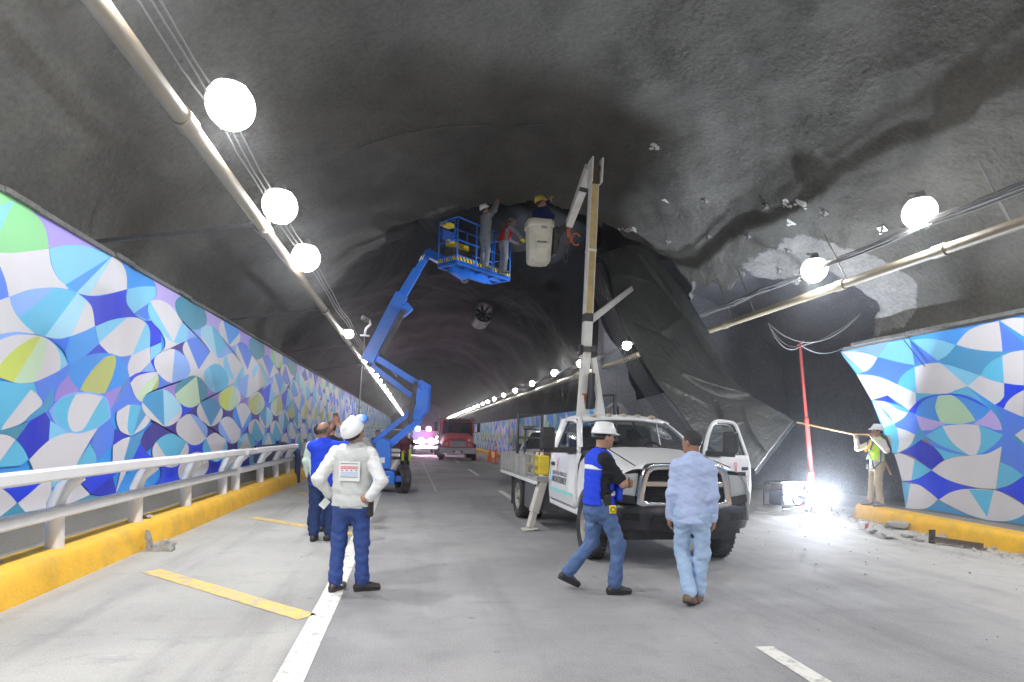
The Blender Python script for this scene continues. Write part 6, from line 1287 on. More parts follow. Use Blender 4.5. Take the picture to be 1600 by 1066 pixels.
# camera on a long pole
t = thing('camera_pole', 'long thin pole holding a small gimbal camera in front of the boom lift', 'camera pole', onz(560, 800))
Yp = onz(560, 800).y; p0 = onY(561, 642, Yp)-t.location; p1 = onY(570, 523, Yp)-t.location
b = MB(); b.tube([Vector((0.02, 0, .05)), p0, p1], [.018, .014, .009], 6); b.build('pole', pm('pole_grey', (.12, .12, .13), .4, .5), t, smooth=True)
b = MB(); b.tube([p1, p1+Vector((.02, 0, .12)), p1+Vector((.10, 0, .20)), p1+Vector((.08, 0, .30))], .026, 6); b.box(p1+Vector((.0, 0, -.02)), (.18, .05, .03)); b.build('gimbal', pm('gimbal_pale', (.4, .4, .42), .4), t, smooth=True)
b = MB(); b.box(p1+Vector((.0, -.02, .30)), (.15, .08, .10), Matrix.Rotation(R_(25), 3, 'Y')); b.lathe([(0, -.03), (.03, -.03), (.03, 0)], c=p1+Vector((0, -.06, .30)), axis='Y', n=10); b.build('camera_body', BLACKP, t, bevel=.01)
# ------------------------------------------------------------------ people: implicit bodies meshed with surface nets
def V(*a): return np.array(a, float)
def rotm(yaw=0, pitch=0, roll=0):
    return np.array((Matrix.Rotation(R_(-yaw), 3, 'Z') @ Matrix.Rotation(R_(pitch), 3, 'X') @ Matrix.Rotation(R_(roll), 3, 'Y')))
class Sdf:
    def __init__(s, noise=0., seed=0, nscale=.12): s.p = []; s.noise = noise; s.seed = seed; s.ns = nscale
    def cap(s, a, b, ra, rb=None, k=.03, flat=None, ff=1.): s.p.append(('c', np.array(a, float), np.array(b, float), ra, ra if rb is None else rb, k, None if flat is None else np.array(flat, float), ff)); return s
    def ell(s, c, r, rot=None, k=.02): s.p.append(('e', np.array(c, float), np.array(r, float), np.eye(3) if rot is None else rot, k)); return s
    def sub(s, c, r, rot=None, k=.02): s.p.append(('s', np.array(c, float), np.array(r, float), np.eye(3) if rot is None else rot, k)); return s
    def cut(s, pt, n): n = np.array(n, float); s.p.append(('p', np.array(pt, float), n/np.linalg.norm(n))); return s
    def mesh(s, h):
        lo = np.full(3, 9.); hi = -lo
        for q in s.p:
            if q[0] == 'c': r = max(q[3], q[4])*max(1, q[7]); pts = np.array([q[1]-r, q[1]+r, q[2]-r, q[2]+r])
            elif q[0] == 'e': r = q[2].max(); pts = np.array([q[1]-r, q[1]+r])
            else: continue
            lo = np.minimum(lo, pts.min(0)); hi = np.maximum(hi, pts.max(0))
        lo = lo-3*h-.01; n = np.ceil((hi+.01+3*h-lo)/h).astype(int)+1
        F = np.full(n, .5, np.float32); ax = [lo[i]+np.arange(n[i])*h for i in range(3)]
        for q in s.p:
            if q[0] == 'p':
                d = (ax[0]-q[1][0])[:, None, None]*q[2][0]+(ax[1]-q[1][1])[None, :, None]*q[2][1]+(ax[2]-q[1][2])[None, None, :]*q[2][2]
                F = np.maximum(F, d.astype(np.float32)); continue
            k = q[5] if q[0] == 'c' else q[4]; m = k+3*h+.015
            if q[0] == 'c': r = max(q[3], q[4])*max(1, q[7]); a = np.minimum(q[1], q[2])-r-m; b_ = np.maximum(q[1], q[2])+r+m
            else: r = q[2].max(); a = q[1]-r-m; b_ = q[1]+r+m
            i0 = np.maximum(0, ((a-lo)/h).astype(int)); i1 = np.minimum(n, ((b_-lo)/h).astype(int)+2)
            if (i1 <= i0).any(): continue
            sl = tuple(slice(i0[i], i1[i]) for i in range(3))
            X, Y, Z = np.meshgrid(*[ax[i][sl[i]] for i in range(3)], indexing='ij'); P = np.stack([X, Y, Z], -1).astype(np.float32)
            if q[0] == 'c':
                ab = q[2]-q[1]; L = max(ab@ab, 1e-9); t = np.clip(((P-q[1])@ab)/L, 0, 1); v = P-q[1]-t[..., None]*ab
                if q[6] is not None: c_ = v@q[6]; v = v+(c_*(1/q[7]-1))[..., None]*q[6]
                d = np.sqrt((v*v).sum(-1))-(q[3]+(q[4]-q[3])*t)
                if q[6] is not None and q[7] < 1: d = d*(.5+.5*q[7])
            else:
                v = (P-q[1])@q[3]; w_ = v/q[2]; l0 = np.sqrt((w_*w_).sum(-1)); l1 = np.sqrt(((w_/q[2])**2).sum(-1))+1e-9; d = l0*(l0-1)/l1
            f = F[sl]; d = d.astype(np.float32)
            if q[0] == 's': d = -d; hh = np.maximum(k-np.abs(f-d), 0)/k; F[sl] = np.maximum(f, d)+hh*hh*k/4
            else: hh = np.maximum(k-np.abs(f-d), 0)/max(k, 1e-6); F[sl] = np.minimum(f, d)-hh*hh*k/4
        if s.noise:
            X, Y, Z = np.meshgrid(*ax, indexing='ij'); 
            F = F+(s.noise*snoise(X+.3*Z, Y, Z*1.7, s.seed, s.ns, 3)).astype(np.float32)
        S = F < 0; acc = np.zeros((*(n-1), 3), np.float32); cnt = np.zeros(n-1, np.int16)
        base = [np.arange(n[i]-1) for i in range(3)]
        for axis in range(3):
            o1, o2 = [a for a in range(3) if a != axis]
            for u in (0, 1):
                for v in (0, 1):
                    st = [0, 0, 0]; st[o1] = u; st[o2] = v; en = list(st); en[axis] = 1
                    sa = tuple(slice(st[i], n[i]-1+st[i]) for i in range(3)); sb = tuple(slice(en[i], n[i]-1+en[i]) for i in range(3))
                    fa, fb = F[sa], F[sb]; c = (fa < 0) != (fb < 0)
                    t = np.where(c, fa/np.where(c, fa-fb, 1), 0); cnt += c
                    for i in range(3): acc[..., i] += np.where(c, (t if i == axis else st[i]), 0)
        act = cnt > 0; ids = -np.ones(n-1, np.int64); ids[act] = np.arange(act.sum()); ii = np.argwhere(act)
        vs = (ii+acc[act]/cnt[act][:, None])*h+lo; qs = []
        for axis in range(3):
            o1, o2 = [(1, 2), (2, 0), (0, 1)][axis]
            a = [slice(0, n[i]) for i in range(3)]; b_ = list(a); a[axis] = slice(0, n[axis]-1); b_[axis] = slice(1, n[axis])
            ch = S[tuple(a)] != S[tuple(b_)]; loc = np.argwhere(ch); loc = loc[(loc[:, o1] > 0) & (loc[:, o2] > 0) & (loc[:, o1] < n[o1]-1) & (loc[:, o2] < n[o2]-1)]
            ins = S[tuple(loc.T)]
            def cell(d1, d2): l = loc.copy(); l[:, o1] -= d1; l[:, o2] -= d2; return ids[tuple(l.T)]
            qd = np.stack([cell(1, 1), cell(0, 1), cell(0, 0), cell(1, 0)], -1); qd[~ins] = qd[~ins][:, ::-1]; qs.append(qd)
        return vs, np.concatenate(qs)
    def build(s, name, mat, parent, h):
        vs, qs = s.mesh(h); me = bpy.data.meshes.new(name); me.from_pydata(vs.tolist(), [], qs.tolist()); me.materials.append(mat)
        me.polygons.foreach_set('use_smooth', [True]*len(me.polygons)); me.update(); o = bpy.data.objects.new(name, me); col.objects.link(o); o.parent = parent; return o
def skin(n_, c): return pm('skin_'+n_, c, .5, var=.06, scale=20, spec=.35)
SKINA = skin('tan', (.42, .235, .155)); SKINB = skin('brown', (.33, .175, .115))
def cloth(n_, c, bs=260, var=.10, sc=7): return pm('cloth_'+n_, c, .85, var=var, scale=sc, bump=.12, bscale=bs, spec=.25)
HELM = pm('helmet_white', (.82, .82, .82), .3, var=.02, coat=.3)

def person(label, loc, heading, J=None, H=1.70, skinm=SKINA, shirt=None, sleeves='long', trousers=None, shoes=None, hair=None, head=(0, 0), helmet=None, brim=None, vest=None, bulk=1., h=.011, hem=.90, hands=None, extra=None, toes=None, z0=0., sleeve_mat=None, cap_=None, shirt_bulk=.014):
    s = H/1.70
    t = thing('person', label, 'person', (loc[0], loc[1], loc[2] if len(loc) > 2 else 0), R_(-heading))
    D = dict(pelvis=(0, 0, .92), waist=(0, 0, 1.06), chest=(0, .015, 1.25), neck=(0, -.015, 1.44), hipL=(-.09, 0, .89), hipR=(.09, 0, .89), kneeL=(-.10, .02, .49), kneeR=(.10, .02, .49), ankL=(-.11, -.02, .085), ankR=(.11, -.02, .085),
             shL=(-.168, -.01, 1.355), shR=(.168, -.01, 1.355), elL=(-.235, -.03, 1.12), elR=(.235, -.03, 1.12), wrL=(-.24, .05, .88), wrR=(.24, .05, .88))
    D.update(J or {}); D = {k: np.array(v, float) for k, v in D.items()}
    hr = rotm(head[0], head[1]); hc = D['neck']+V(0, .02, .05)+hr @ V(0, .025, .105)
    fw = V(0, 1, 0)
    def torso(S, e, top=True, hemz=.86, slim=1.):
        S.cap(D['pelvis']+V(0, 0, min(0, hemz-.10-D['pelvis'][2]) if e > 0 else 0), D['waist'], .170*bulk*slim+e, .144*bulk*slim+e, .05, fw, .78); S.cap(D['waist'], D['chest'], .142*bulk*slim+e, .160*bulk*slim+e, .05, fw, .74)
        S.cap(D['chest'], D['neck']-V(0, 0, .10), .160*bulk*slim+e, .120*slim+e, .05, fw, .74)
        mid = (D['shL']+D['shR'])/2; a_, c_ = mid+(D['shL']-mid)*.80, mid+(D['shR']-mid)*.80
        if top: S.cap(a_, c_, .062+e, .062+e, .06); S.cap(D['neck']-V(0, 0, .03), a_, .05+e*.8, .05+e*.8, .05); S.cap(D['neck']-V(0, 0, .03), c_, .05+e*.8, .05+e*.8, .05); S.cap(D['neck']-V(0, 0, .05), D['neck'], .075+e, .056+e*.6, .04)
    def arm(S, sd, e, upto=1., k=.05):
        sh, el, wr = D['sh'+sd], D['el'+sd], D['wr'+sd]; S.cap(sh, el if upto >= .5 else sh+(el-sh)*upto*2, .058*bulk**.5+e, .044+e, k)
        if upto > .5: S.cap(el, el+(wr-el)*min(1, (upto-.5)*2), .043+e, .031+e, .03)
    def leg(S, sd, e, k=.05): S.cap(D['hip'+sd], D['knee'+sd], .084*bulk**.5+e*.6, .058+e, k); S.cap(D['knee'+sd], D['ank'+sd]+V(0, 0, .02), .056+e, .042+e*1.5, .04)
    # --- skin body
    B = Sdf(); torso(B, -.016); 
    for sd in 'LR': leg(B, sd, -.014); arm(B, sd, -.001 if sleeves != 'long' else -.006); B.cap(D['ank'+sd], D['ank'+sd]+.09*np.array((toes or {}).get(sd, (0, 1, 0)), float)-V(0, 0, .045), .03, .025, .03)
    B.cap(D['neck']-V(0, 0, .04), hc-hr @ V(0, .03, .05), .055, .052, .03)
    def he(c, r, k=.02, rr=None): B.ell(hc+hr @ V(*c), r, hr if rr is None else hr @ rr, k)
    he((0, -.012, .025), (.076, .096, .088), .03); he((0, .018, -.045), (.058, .072, .072), .04); he((0, .062, -.088), (.026, .024, .022), .03)
    he((0, .078, .018), (.050, .018, .014), .02); he((0, .098, -.022), (.013, .020, .018), .014); he((0, .088, .0), (.009, .012, .028), .014)
    he((0, .084, -.056), (.024, .014, .010), .012); he((0, .082, -.069), (.020, .012, .008), .010); he((-.036, .068, -.02), (.020, .018, .02), .02); he((.036, .068, -.02), (.020, .018, .02), .02)
    for sx in (-1, 1): he((sx*.078, -.012, -.008), (.010, .022, .033), .008); B.sub(hc+hr @ V(sx*.030, .092, .002), (.014, .010, .009), hr, .012)
    # hands: palm, four fingers of different lengths with a knuckle bend, thumb leaving the side of the palm
    for sd, sg in (('L', -1), ('R', 1)):
        wr = D['wr'+sd]; fd = wr-D['el'+sd]; fd /= np.linalg.norm(fd); hd = (hands or {}).get(sd)
        if hd: fd = np.array(hd[0], float); fd /= np.linalg.norm(fd)
        pn = np.array(hd[1], float) if hd and len(hd) > 1 else V(-sg, 0, .0)
        pn = pn-fd*(pn@fd); pn /= np.linalg.norm(pn)+1e-9; sv = np.cross(fd, pn)*(1 if sg > 0 else -1)   # towards the thumb
        curl = hd[2] if hd and len(hd) > 2 else .35
        if sv[1] < 0 and not hd: sv = -sv
        pc = wr+fd*.055; B.cap(wr, wr+fd*.03, .029, .03, .02, pn, .75)
        B.cap(wr+fd*.03+sv*.018, wr+fd*.085+sv*.022, .020, .017, .02); B.cap(wr+fd*.03-sv*.016, wr+fd*.08-sv*.024, .020, .016, .02); B.cap(wr+fd*.035, wr+fd*.085, .021, .018, .02)
        for k_, (o_, ln) in enumerate(((.030, .070), (.010, .078), (-.010, .073), (-.029, .058))):
            p0 = wr+fd*.085+sv*o_; d1 = fd*math.cos(curl)+pn*math.sin(curl); d2 = fd*math.cos(curl*2.6)+pn*math.sin(curl*2.6); p1 = p0+d1*ln*.5; p2 = p1+d2*ln*.5
            B.cap(p0, p1, .0098, .009, .005); B.cap(p1, p2, .009, .0075, .004)
        p0 = wr+fd*.028+sv*.03; p1 = p0+(fd*.55+sv*.75+pn*.35)*.038; p2 = p1+(fd*.85+sv*.2+pn*.4)*.032; B.cap(p0, p1, .0135, .011, .012); B.cap(p1, p2, .011, .0085, .005)
    hb = min(h, .0085) if h < .012 else h
    bo = B.build('body', skinm, t, hb)
    # --- clothes
    if trousers is not None:
        S = Sdf(.0095, 3+int(abs(loc[0])*100), .13); S.cap(D['pelvis']-V(0, 0, .03), D['waist']-V(0, 0, .02), .152*bulk+.008, .145*bulk+.006, .05, fw, .78)
        for sd in 'LR': S.cap(D['hip'+sd]*V(.8, 1, 1)+V(0, -.03, -.02), D['hip'+sd]*V(.8, 1, 1)+V(0, -.035, -.06), .078, .078, .05); leg(S, sd, .016)
        for sd in 'LR':
            a = D['ank'+sd]; sh = D['knee'+sd]-a; sh /= np.linalg.norm(sh)
            for zz, rr in ((.05, .066), (.09, .062)): S.ell(a+sh*zz, (rr, rr*1.05, .022), None, .03)
        S.build('trousers', trousers, t, h)
    if shirt is not None:
        S = Sdf(.009, 7+int(abs(loc[0])*100), .17); torso(S, shirt_bulk, True, hem-.0); S.cut((0, 0, hem-.035), (0, 0, -1))
        for sd in 'LR':
            if sleeves == 'long': arm(S, sd, .013)
            elif sleeves == 'short': arm(S, sd, .016, .40)
        S.cap(D['neck']+V(0, 0, .0), D['neck']+V(0, .012, .022), .060, .056, .01)
        so = S.build('shirt', shirt, t, h)
        if sleeves == 'long':
            for sd in 'LR':
                wr, el = D['wr'+sd], D['el'+sd]; d = (wr-el)/np.linalg.norm(wr-el); c = Sdf(); c.cap(wr-d*.055, wr-d*.004, .047, .045, .01); c.cut(wr-d*.0, d); c.build('cuff', sleeve_mat or shirt, t, h)
        if sleeve_mat is not None:
            for sd in 'LR':
                S2 = Sdf(.009, 9, .11); arm(S2, sd, .017); S2.build('sleeve', sleeve_mat, t, h)
    if vest:
        S = Sdf(.006, 5, .16); torso(S, vest.get('e', .026), True, vest.get('hem', .93)); S.cut((0, 0, vest.get('hem', .93)-.03), (0, 0, -1))
        for sg in (-1, 1): S.sub((sg*.20, 0, 1.40), (.075, .10, .12), None, .02)
        for sg in (-1, 1):
            if vest.get('open', True): S.sub((sg*.20, .0, 1.10), (.10, .055, .30), None, .02)
        S.sub((0, .03, 1.50), (.08, .10, .12), None, .02); vo = S.build('vest', vest['m'], t, h)
        for z_, hh, ysg in vest.get('strips', ()):
            S = Sdf(); torso(S, vest.get('e', .026)+.009, False, vest.get('hem', .93))
            for sg in (-1, 1): S.sub((sg*.20, 0, 1.10), (.11, .06, .32), None, .01)
            S.cut((0, 0, z_+hh), (0, 0, 1)); S.cut((0, 0, z_), (0, 0, -1)); S.cut((0, 0, 0), (0, -ysg, 0)); S.build('reflective_strip', vest['strip'], vo, h)
    if shoes is not None:
        for sd, sg in (('L', -1), ('R', 1)):
            a = D['ank'+sd]; td = np.array((toes or {}).get(sd, (sg*.25, 1, 0)), float); td /= np.linalg.norm(td); up = V(0, 0, 1)-td*td[2]; up /= np.linalg.norm(up)
            S = Sdf(); heel = a-td*.05-up*.045; toe = a+td*.155-up*.052; S.cap(heel, a+td*.06-up*.04, .040, .042, .03); S.cap(a+td*.06-up*.042, toe, .043, .033, .03); S.cap(a-td*.01, a-up*.03, .048, .045, .03); S.cut(a-up*.088, -up)
            sho = S.build('shoe', shoes, t, min(h, .009))
            S = Sdf(); S.cap(heel-up*.005, a+td*.07-up*.05, .044, .048, .02); S.cap(a+td*.07-up*.05, toe-up*.0, .048, .037, .02); S.cut(a-up*.066, up); S.cut(a-up*.088, -up); S.build('sole', pm('sole_dark', (.05, .045, .04), .8), sho, min(h, .009))
    if hair is not None:
        m_, mode = hair; S = Sdf(.004, 2, .03); S.ell(hc+hr @ V(0, -.018, .032), (.083, .100, .092), hr)
        if mode == 'full': S.cut(hc+hr @ V(0, .058, .06), hr @ V(0, .85, -.5)); S.cut(hc+hr @ V(0, 0, -.045), hr @ V(0, .2, -1))
        elif mode == 'bald': S.cut(hc+hr @ V(0, .005, .02), hr @ V(0, 1, .25)); S.cut(hc+hr @ V(0, 0, .055), hr @ V(0, -.15, 1)); S.cut(hc+hr @ V(0, 0, -.06), hr @ V(0, .2, -1))
        S.build('hair', m_, t, min(h, .009))
    for sx in (-1, 1):
        b = MB(); b.lathe([(.0, .011), (.006, .009), (.010, .004), (.011, 0), (0, 0)], n=8); o = b.build('eye', pm('eye_dark', (.03, .02, .015), .3), bo); o.matrix_local = Matrix.Translation(Vector(hc+hr @ V(sx*.030, .083, .003))) @ Matrix(hr.tolist()).to_4x4() @ Matrix.Rotation(R_(-90), 4, 'X')
        S_ = MB(); S_.box((0, 0, 0), (.028, .010, .006)); o = S_.build('eyebrow', pm('brow_dark', (.02, .015, .012), .9), bo); o.matrix_local = Matrix.Translation(Vector(hc+hr @ V(sx*.030, .090, .024))) @ Matrix(hr.tolist()).to_4x4()
    if helmet is not None:
        S = Sdf(); S.ell(hc+hr @ V(0, -.01, .052), (.108, .132, .110), hr); S.cap(hc+hr @ V(0, -.09, .14), hc+hr @ V(0, .07, .14), .022, .022, .03); S.cut(hc+hr @ V(0, 0, .038), hr @ V(0, 0, -1))
        S.ell(hc+hr @ V(0, -.005, .044), (.112, .138, .011), hr, .012)
        if brim is None: S.ell(hc+hr @ V(0, .085, .038), (.076, .085, .011), hr, .012)
        ho = S.build('helmet', helmet, t, min(h, .008))
        if brim is not None: S = Sdf(); S.ell(hc+hr @ V(0, .135, .050), (.095, .10, .024), hr, .01); S.build('brim', brim, ho, min(h, .008))
        S = Sdf(); S.ell(hc+hr @ V(0, -.03, .0), (.084, .104, .024), hr, .01); S.cut(hc+hr @ V(0, .0, 0), hr @ V(0, 1, 0)); S.build('headband', pm('band_dark', (.04, .04, .045), .7), ho, min(h, .009))
    if cap_ is not None:
        S = Sdf(); S.ell(hc+hr @ V(0, -.01, .045), (.088, .106, .085), hr); S.cut(hc+hr @ V(0, 0, .025), hr @ V(0, 0, -1)); S.ell(hc+hr @ V(0, .11, .035), (.07, .07, .010), hr, .01); S.build('cap', cap_, t, h)
    if extra: extra(t, D, hc, hr)
    if s != 1: t.scale = (s,)*3
    return t
# wardrobe
DENIM = pm('denim_blue', (.075, .135, .29), .85, var=.32, scale=9, dirt=(.20, .29, .46), dirt_amt=.45, dscale=5, bump=.15, bscale=300); DENIML = pm('denim_pale', (.36, .50, .70), .85, var=.14, scale=8, dirt=(.52, .64, .80), dirt_amt=.45, dscale=5, bump=.15, bscale=300)
NAVYT = cloth('navy', (.025, .045, .13)); INDIGO = pm('denim_indigo', (.03, .065, .24), .85, var=.25, scale=8, dirt=(.06, .11, .3), dirt_amt=.4, dscale=6, bump=.15, bscale=300)
WSHIRT = cloth('white', (.74, .75, .74), var=.04); PGREY = cloth('pale_grey', (.58, .60, .58), var=.05); ROYAL = cloth('royal_blue', (.02, .06, .62)); BLK = cloth('black', (.018, .019, .024)); SKY = cloth('sky_blue', (.46, .55, .80), var=.05)
KHAKI = cloth('khaki', (.42, .34, .22)); BEIGE = cloth('beige_shirt', (.58, .53, .45)); LIME = cloth('lime', (.50, .80, .06), var=.05); GREY = cloth('work_grey', (.22, .24, .27)); REDV = cloth('red', (.45, .03, .04)); MINT = cloth('mint', (.58, .70, .60))
BOOT = pm('shoe_black', (.03, .03, .035), .45, var=.2); BROWN = pm('shoe_brown', (.20, .13, .085), .7, var=.2); GBOOT = pm('shoe_grey', (.17, .17, .17), .7, var=.2)
REFL = pm('reflective_tape', (.72, .74, .76), .35, var=.04); HAIRD = pm('hair_dark', (.018, .016, .016), .6, var=.4, scale=60, bump=.8, bscale=140); HAIRG = pm('hair_stubble', (.10, .085, .075), .8, var=.3, scale=80)

# 1 man in white jacket, hands on hips, looking up
def ex1(t, D, hc, hr):
    b = MB(); b.box((.0, -.158, 1.20), (.20, .006, .19)); p = b.build('back_patch', WSHIRT, t)
    for z, m_, w_ in ((1.275, pm('print_dark', (.05, .05, .09), .6), .17), (1.245, pm('print_red', (.65, .2, .17), .6), .17), (1.228, pm('print_red', (.65, .2, .17), .6), .17), (1.185, pm('print_blue', (.35, .5, .75), .6), .16), (1.165, pm('print_blue', (.35, .5, .75), .6), .16), (1.145, pm('print_dark', (.05, .05, .09), .6), .17)):
        b = MB(); b.box((0, -.1625, z), (w_, .003, .009 if m_.name != 'print_dark' else .005)); b.build('print_line', m_, p)
    for k in range(4): b = MB(); b.box((-.07+.045*k, -.1625, 1.208), (.018, .003, .007), Matrix.Rotation(.5, 3, 'Y')); b.build('print_mark', pm('print_dark', (.05, .05, .09), .6), p)
    b = MB(); b.box((.185, -.03, .84), (.06, .10, .19)); b.build('belt_pouch', BLACKP, t, bevel=.015)
    b = MB(); b.box((-.27, .0, .865), (.07, .004, .10), Matrix.Rotation(.7, 3, 'Y')); b.build('paper', WSHIRT, t)
person('man in white shirt and pale vest, hands on hips, white helmet tilted back', (-.60, 6.24), 6, dict(kneeL=(-.125, .03, .49), kneeR=(.10, .02, .49), ankL=(-.14, -.03, .085), ankR=(.12, .0, .085), hipL=(-.092, 0, .89), hipR=(.092, 0, .89), elL=(-.315, -.08, 1.11), wrL=(-.225, .06, .945), elR=(.30, -.11, 1.11), wrR=(.20, -.125, .955), neck=(.035, -.02, 1.43)), H=1.70, shirt=WSHIRT, sleeves='long', sleeve_mat=WSHIRT, trousers=INDIGO, shoes=pm('shoe_dark_leather', (.045, .035, .035), .3, var=.2), hair=(HAIRD, 'full'), head=(24, 40), helmet=HELM, brim=pm('brim_blue', (.03, .15, .55), .4), vest=dict(m=PGREY, e=.030, hem=.88, open=False), bulk=1.04, h=.010, hem=.87, hands={'L': ((.5, .45, -.55), (1, 0, .2), .3), 'R': ((-.85, .15, -.25), (0, 1, 0), .25)}, toes={'L': (.35, 1, 0), 'R': (1, .35, 0)}, extra=ex1)
# 2 man in blue filming with a phone
def ex2(t, D, hc, hr):
    b = MB(); c = (D['wrR']+D['wrL'])/2+V(.0, .05, .10); b.box(tuple(c), (.075, .012, .15), Matrix.Rotation(R_(-15), 3, 'Y')); p = b.build('phone', BLACKP, t, bevel=.006); b = MB(); b.box(tuple(c+V(0, .008, .0)), (.08, .008, .155), Matrix.Rotation(R_(-15), 3, 'Y')); b.build('phone_case', pm('case_red', (.55, .12, .12), .5), p)
person('balding man in royal blue shirt holding up a phone with both hands', (-1.27, 9.07), 2, dict(elL=(-.08, .25, 1.40), wrL=(.05, .33, 1.67), elR=(.34, .16, 1.40), wrR=(.12, .33, 1.69), kneeL=(-.11, .02, .48), ankL=(-.12, -.03, .085), ankR=(.09, .0, .085), neck=(-.01, -.02, 1.44)), H=1.70, skinm=SKINB, shirt=ROYAL, sleeves='short', trousers=NAVYT, shoes=BOOT, hair=(HAIRG, 'bald'), head=(30, 18), bulk=1.12, h=.012, hem=.84, hands={'L': ((.25, .25, .95), (.6, -.3, 0), .5), 'R': ((-.25, .15, .95), (-.6, -.3, 0), .5)}, toes={'L': (.1, 1, 0), 'R': (.8, .6, 0)}, extra=ex2)
# partly hidden bystanders beyond him
person('bystander in mint shirt and dark cap half hidden behind the blue shirted man', (-1.47, 9.95), 25, None, H=1.66, skinm=SKINB, shirt=MINT, trousers=NAVYT, shoes=BOOT, hair=(HAIRD, 'full'), cap_=BLK, h=.016, head=(20, 10))
person('bystander with dark hair peeping over the head of the blue shirted man', (-1.42, 10.8), -10, None, H=1.72, shirt=BLK, trousers=NAVYT, shoes=BOOT, hair=(HAIRD, 'full'), h=.016)
person('bystander in grey cap and lime vest behind the white helmet', (-1.08, 10.6), 30, None, H=1.64, skinm=SKINB, shirt=GREY, trousers=NAVYT, shoes=BOOT, cap_=GREY, vest=dict(m=LIME, e=.026, hem=.95), h=.016)
# 3 man in blue vest, arms folded, walking
def ex4(t, D, hc, hr):
    b = MB(); b.box((.178, .02, .955), (.035, .075, .13)); b.build('holster', BLACKP, t, bevel=.01)
    b = MB(); b.box((.185, .07, .87), (.04, .085, .085)); o = b.build('tape_measure', pm('tape_yellow', (.82, .62, .04), .4), t, bevel=.012); b = MB(); b.lathe([(.028, 0), (.028, .004), (0, .004)], c=(.205, .07, .87), axis='X', n=16); b.build('dial', BLACKP, o); b = MB(); b.lathe([(.02, .004), (.02, .006), (0, .006)], c=(.205, .07, .87), axis='X', n=16); b.build('dial_face', HAZ, o)
    b = MB(); b.bar((.17, -.05, 1.18), (.185, .07, 1.20), .02, .035); b.bar((.17, -.05, 1.05), (.185, .07, 1.05), .02, .03); b.build('side_strap', BLK, t)
    b = MB(); b.box((.09, .175, 1.03), (.13, .05, .17)); p = b.build('vest_pocket', ROYAL, t, bevel=.025, seg=3); b = MB(); b.box((.1, .202, 1.045), (.12, .004, .06)); b.build('reflective_patch', REFL, p)
person('man in white helmet and blue reflective vest striding with folded arms', (1.90, 6.08), 84, dict(hipR=(.095, .02, .89), hipL=(-.085, -.01, .89), kneeR=(.14, .17, .50), ankR=(.16, .13, .088), kneeL=(-.10, -.02, .49), ankL=(-.13, -.27, .16), elR=(.225, .17, 1.13), wrR=(-.03, .27, 1.16), elL=(-.21, .17, 1.12), wrL=(.06, .29, 1.11), neck=(0, .0, 1.44)), H=1.70, shirt=BLK, sleeves='short', trousers=DENIM, shoes=BOOT, hair=(HAIRD, 'full'), head=(-4, -2), helmet=HELM, vest=dict(m=ROYAL, e=.030, hem=.93, strips=((1.265, .05, -1), (1.0, .05, 1)), strip=REFL), bulk=1.08, h=.010, hem=.94, hands={'R': ((-1, .15, .1), (0, -.8, -.2), .3), 'L': ((1, .1, .2), (0, -.8, .1), .35)}, toes={'R': (.12, 1, 0), 'L': (-.05, .88, -.42)}, extra=ex4)
# 4 man in pale blue walking away
def ex5(t, D, hc, hr):
    S = Sdf(); S.cap(D['neck']+V(-.04, .02, .0), D['neck']+V(.04, .02, .0), .052, .052, .02); S.cap(D['neck']+V(0, -.03, -.0), D['neck']+V(0, -.03, .02), .052, .048, .02); S.cut(D['neck']+V(0, 0, .035), (0, .25, 1)); S.build('collar', SKY, t, .009)
person('grey haired man in pale blue shirt and jeans walking away to the open door', (2.70, 5.60), 27, dict(kneeL=(-.09, .08, .49), ankL=(.0, -.14, .11), kneeR=(.11, .05, .49), ankR=(.075, .04, .085), shL=(-.152, -.01, 1.345), shR=(.152, -.01, 1.345), elL=(-.195, -.02, 1.08), wrL=(-.215, .04, .84), elR=(.195, -.03, 1.08), wrR=(.205, .05, .84), hipL=(-.09, 0, .88), hipR=(.09, 0, .88)), H=1.67, skinm=SKINB, shirt=SKY, sleeves='long', trousers=DENIML, shoes=BROWN, hair=(pm('hair_greying', (.035, .033, .034), .55, var=.6, scale=50, bump=.8, bscale=140), 'full'), head=(-52, 0), bulk=.93, h=.010, hem=.83, shirt_bulk=.022, hands={'L': ((0, .12, -1), (1, .1, 0), .35), 'R': ((0, .12, -1), (-1, .1, 0), .35)}, toes={'L': (.35, .85, -.28), 'R': (.15, 1, 0)}, extra=ex5)
# 5 worker on the kerb with a pole
PL6 = Vector((9.72, 11.55, .285))
def ex6(t, D, hc, hr):
    def strap(pts, r=.016): b = MB(); b.tube([tuple(p) for p in pts], r, 6); b.build('harness_strap', pm('harness_navy', (.05, .09, .15), .6), t, smooth=True)
    strap([(-.10, .14, 1.40), (-.05, .175, 1.2), (.08, .165, 1.0)]); strap([(.10, .14, 1.40), (.05, .175, 1.2), (-.08, .165, 1.0)])
    for sx in (-1, 1): strap([(sx*.10, .1, .80), (sx*.13, .0, .76), (sx*.10, -.1, .80)], .018); strap([(sx*.06, .14, .98), (sx*.10, .12, .80)])
    strap([(-.17, .02, 1.2), (-.19, .03, .95), (-.12, .12, .82), (0, .16, .78), (.05, .16, .82)], .012)
    b = MB(); b.box((.02, .18, .84), (.05, .03, .10)); b.build('carabiner', STEEL, t, bevel=.01)
    b = MB(); b.bar((-.07, .168, 1.34), (.09, .175, 1.16), .004, .10, (0, 1, 0)); b.build('orange_panel', pm('hi_vis_orange', (.9, .35, .08), .6), t)
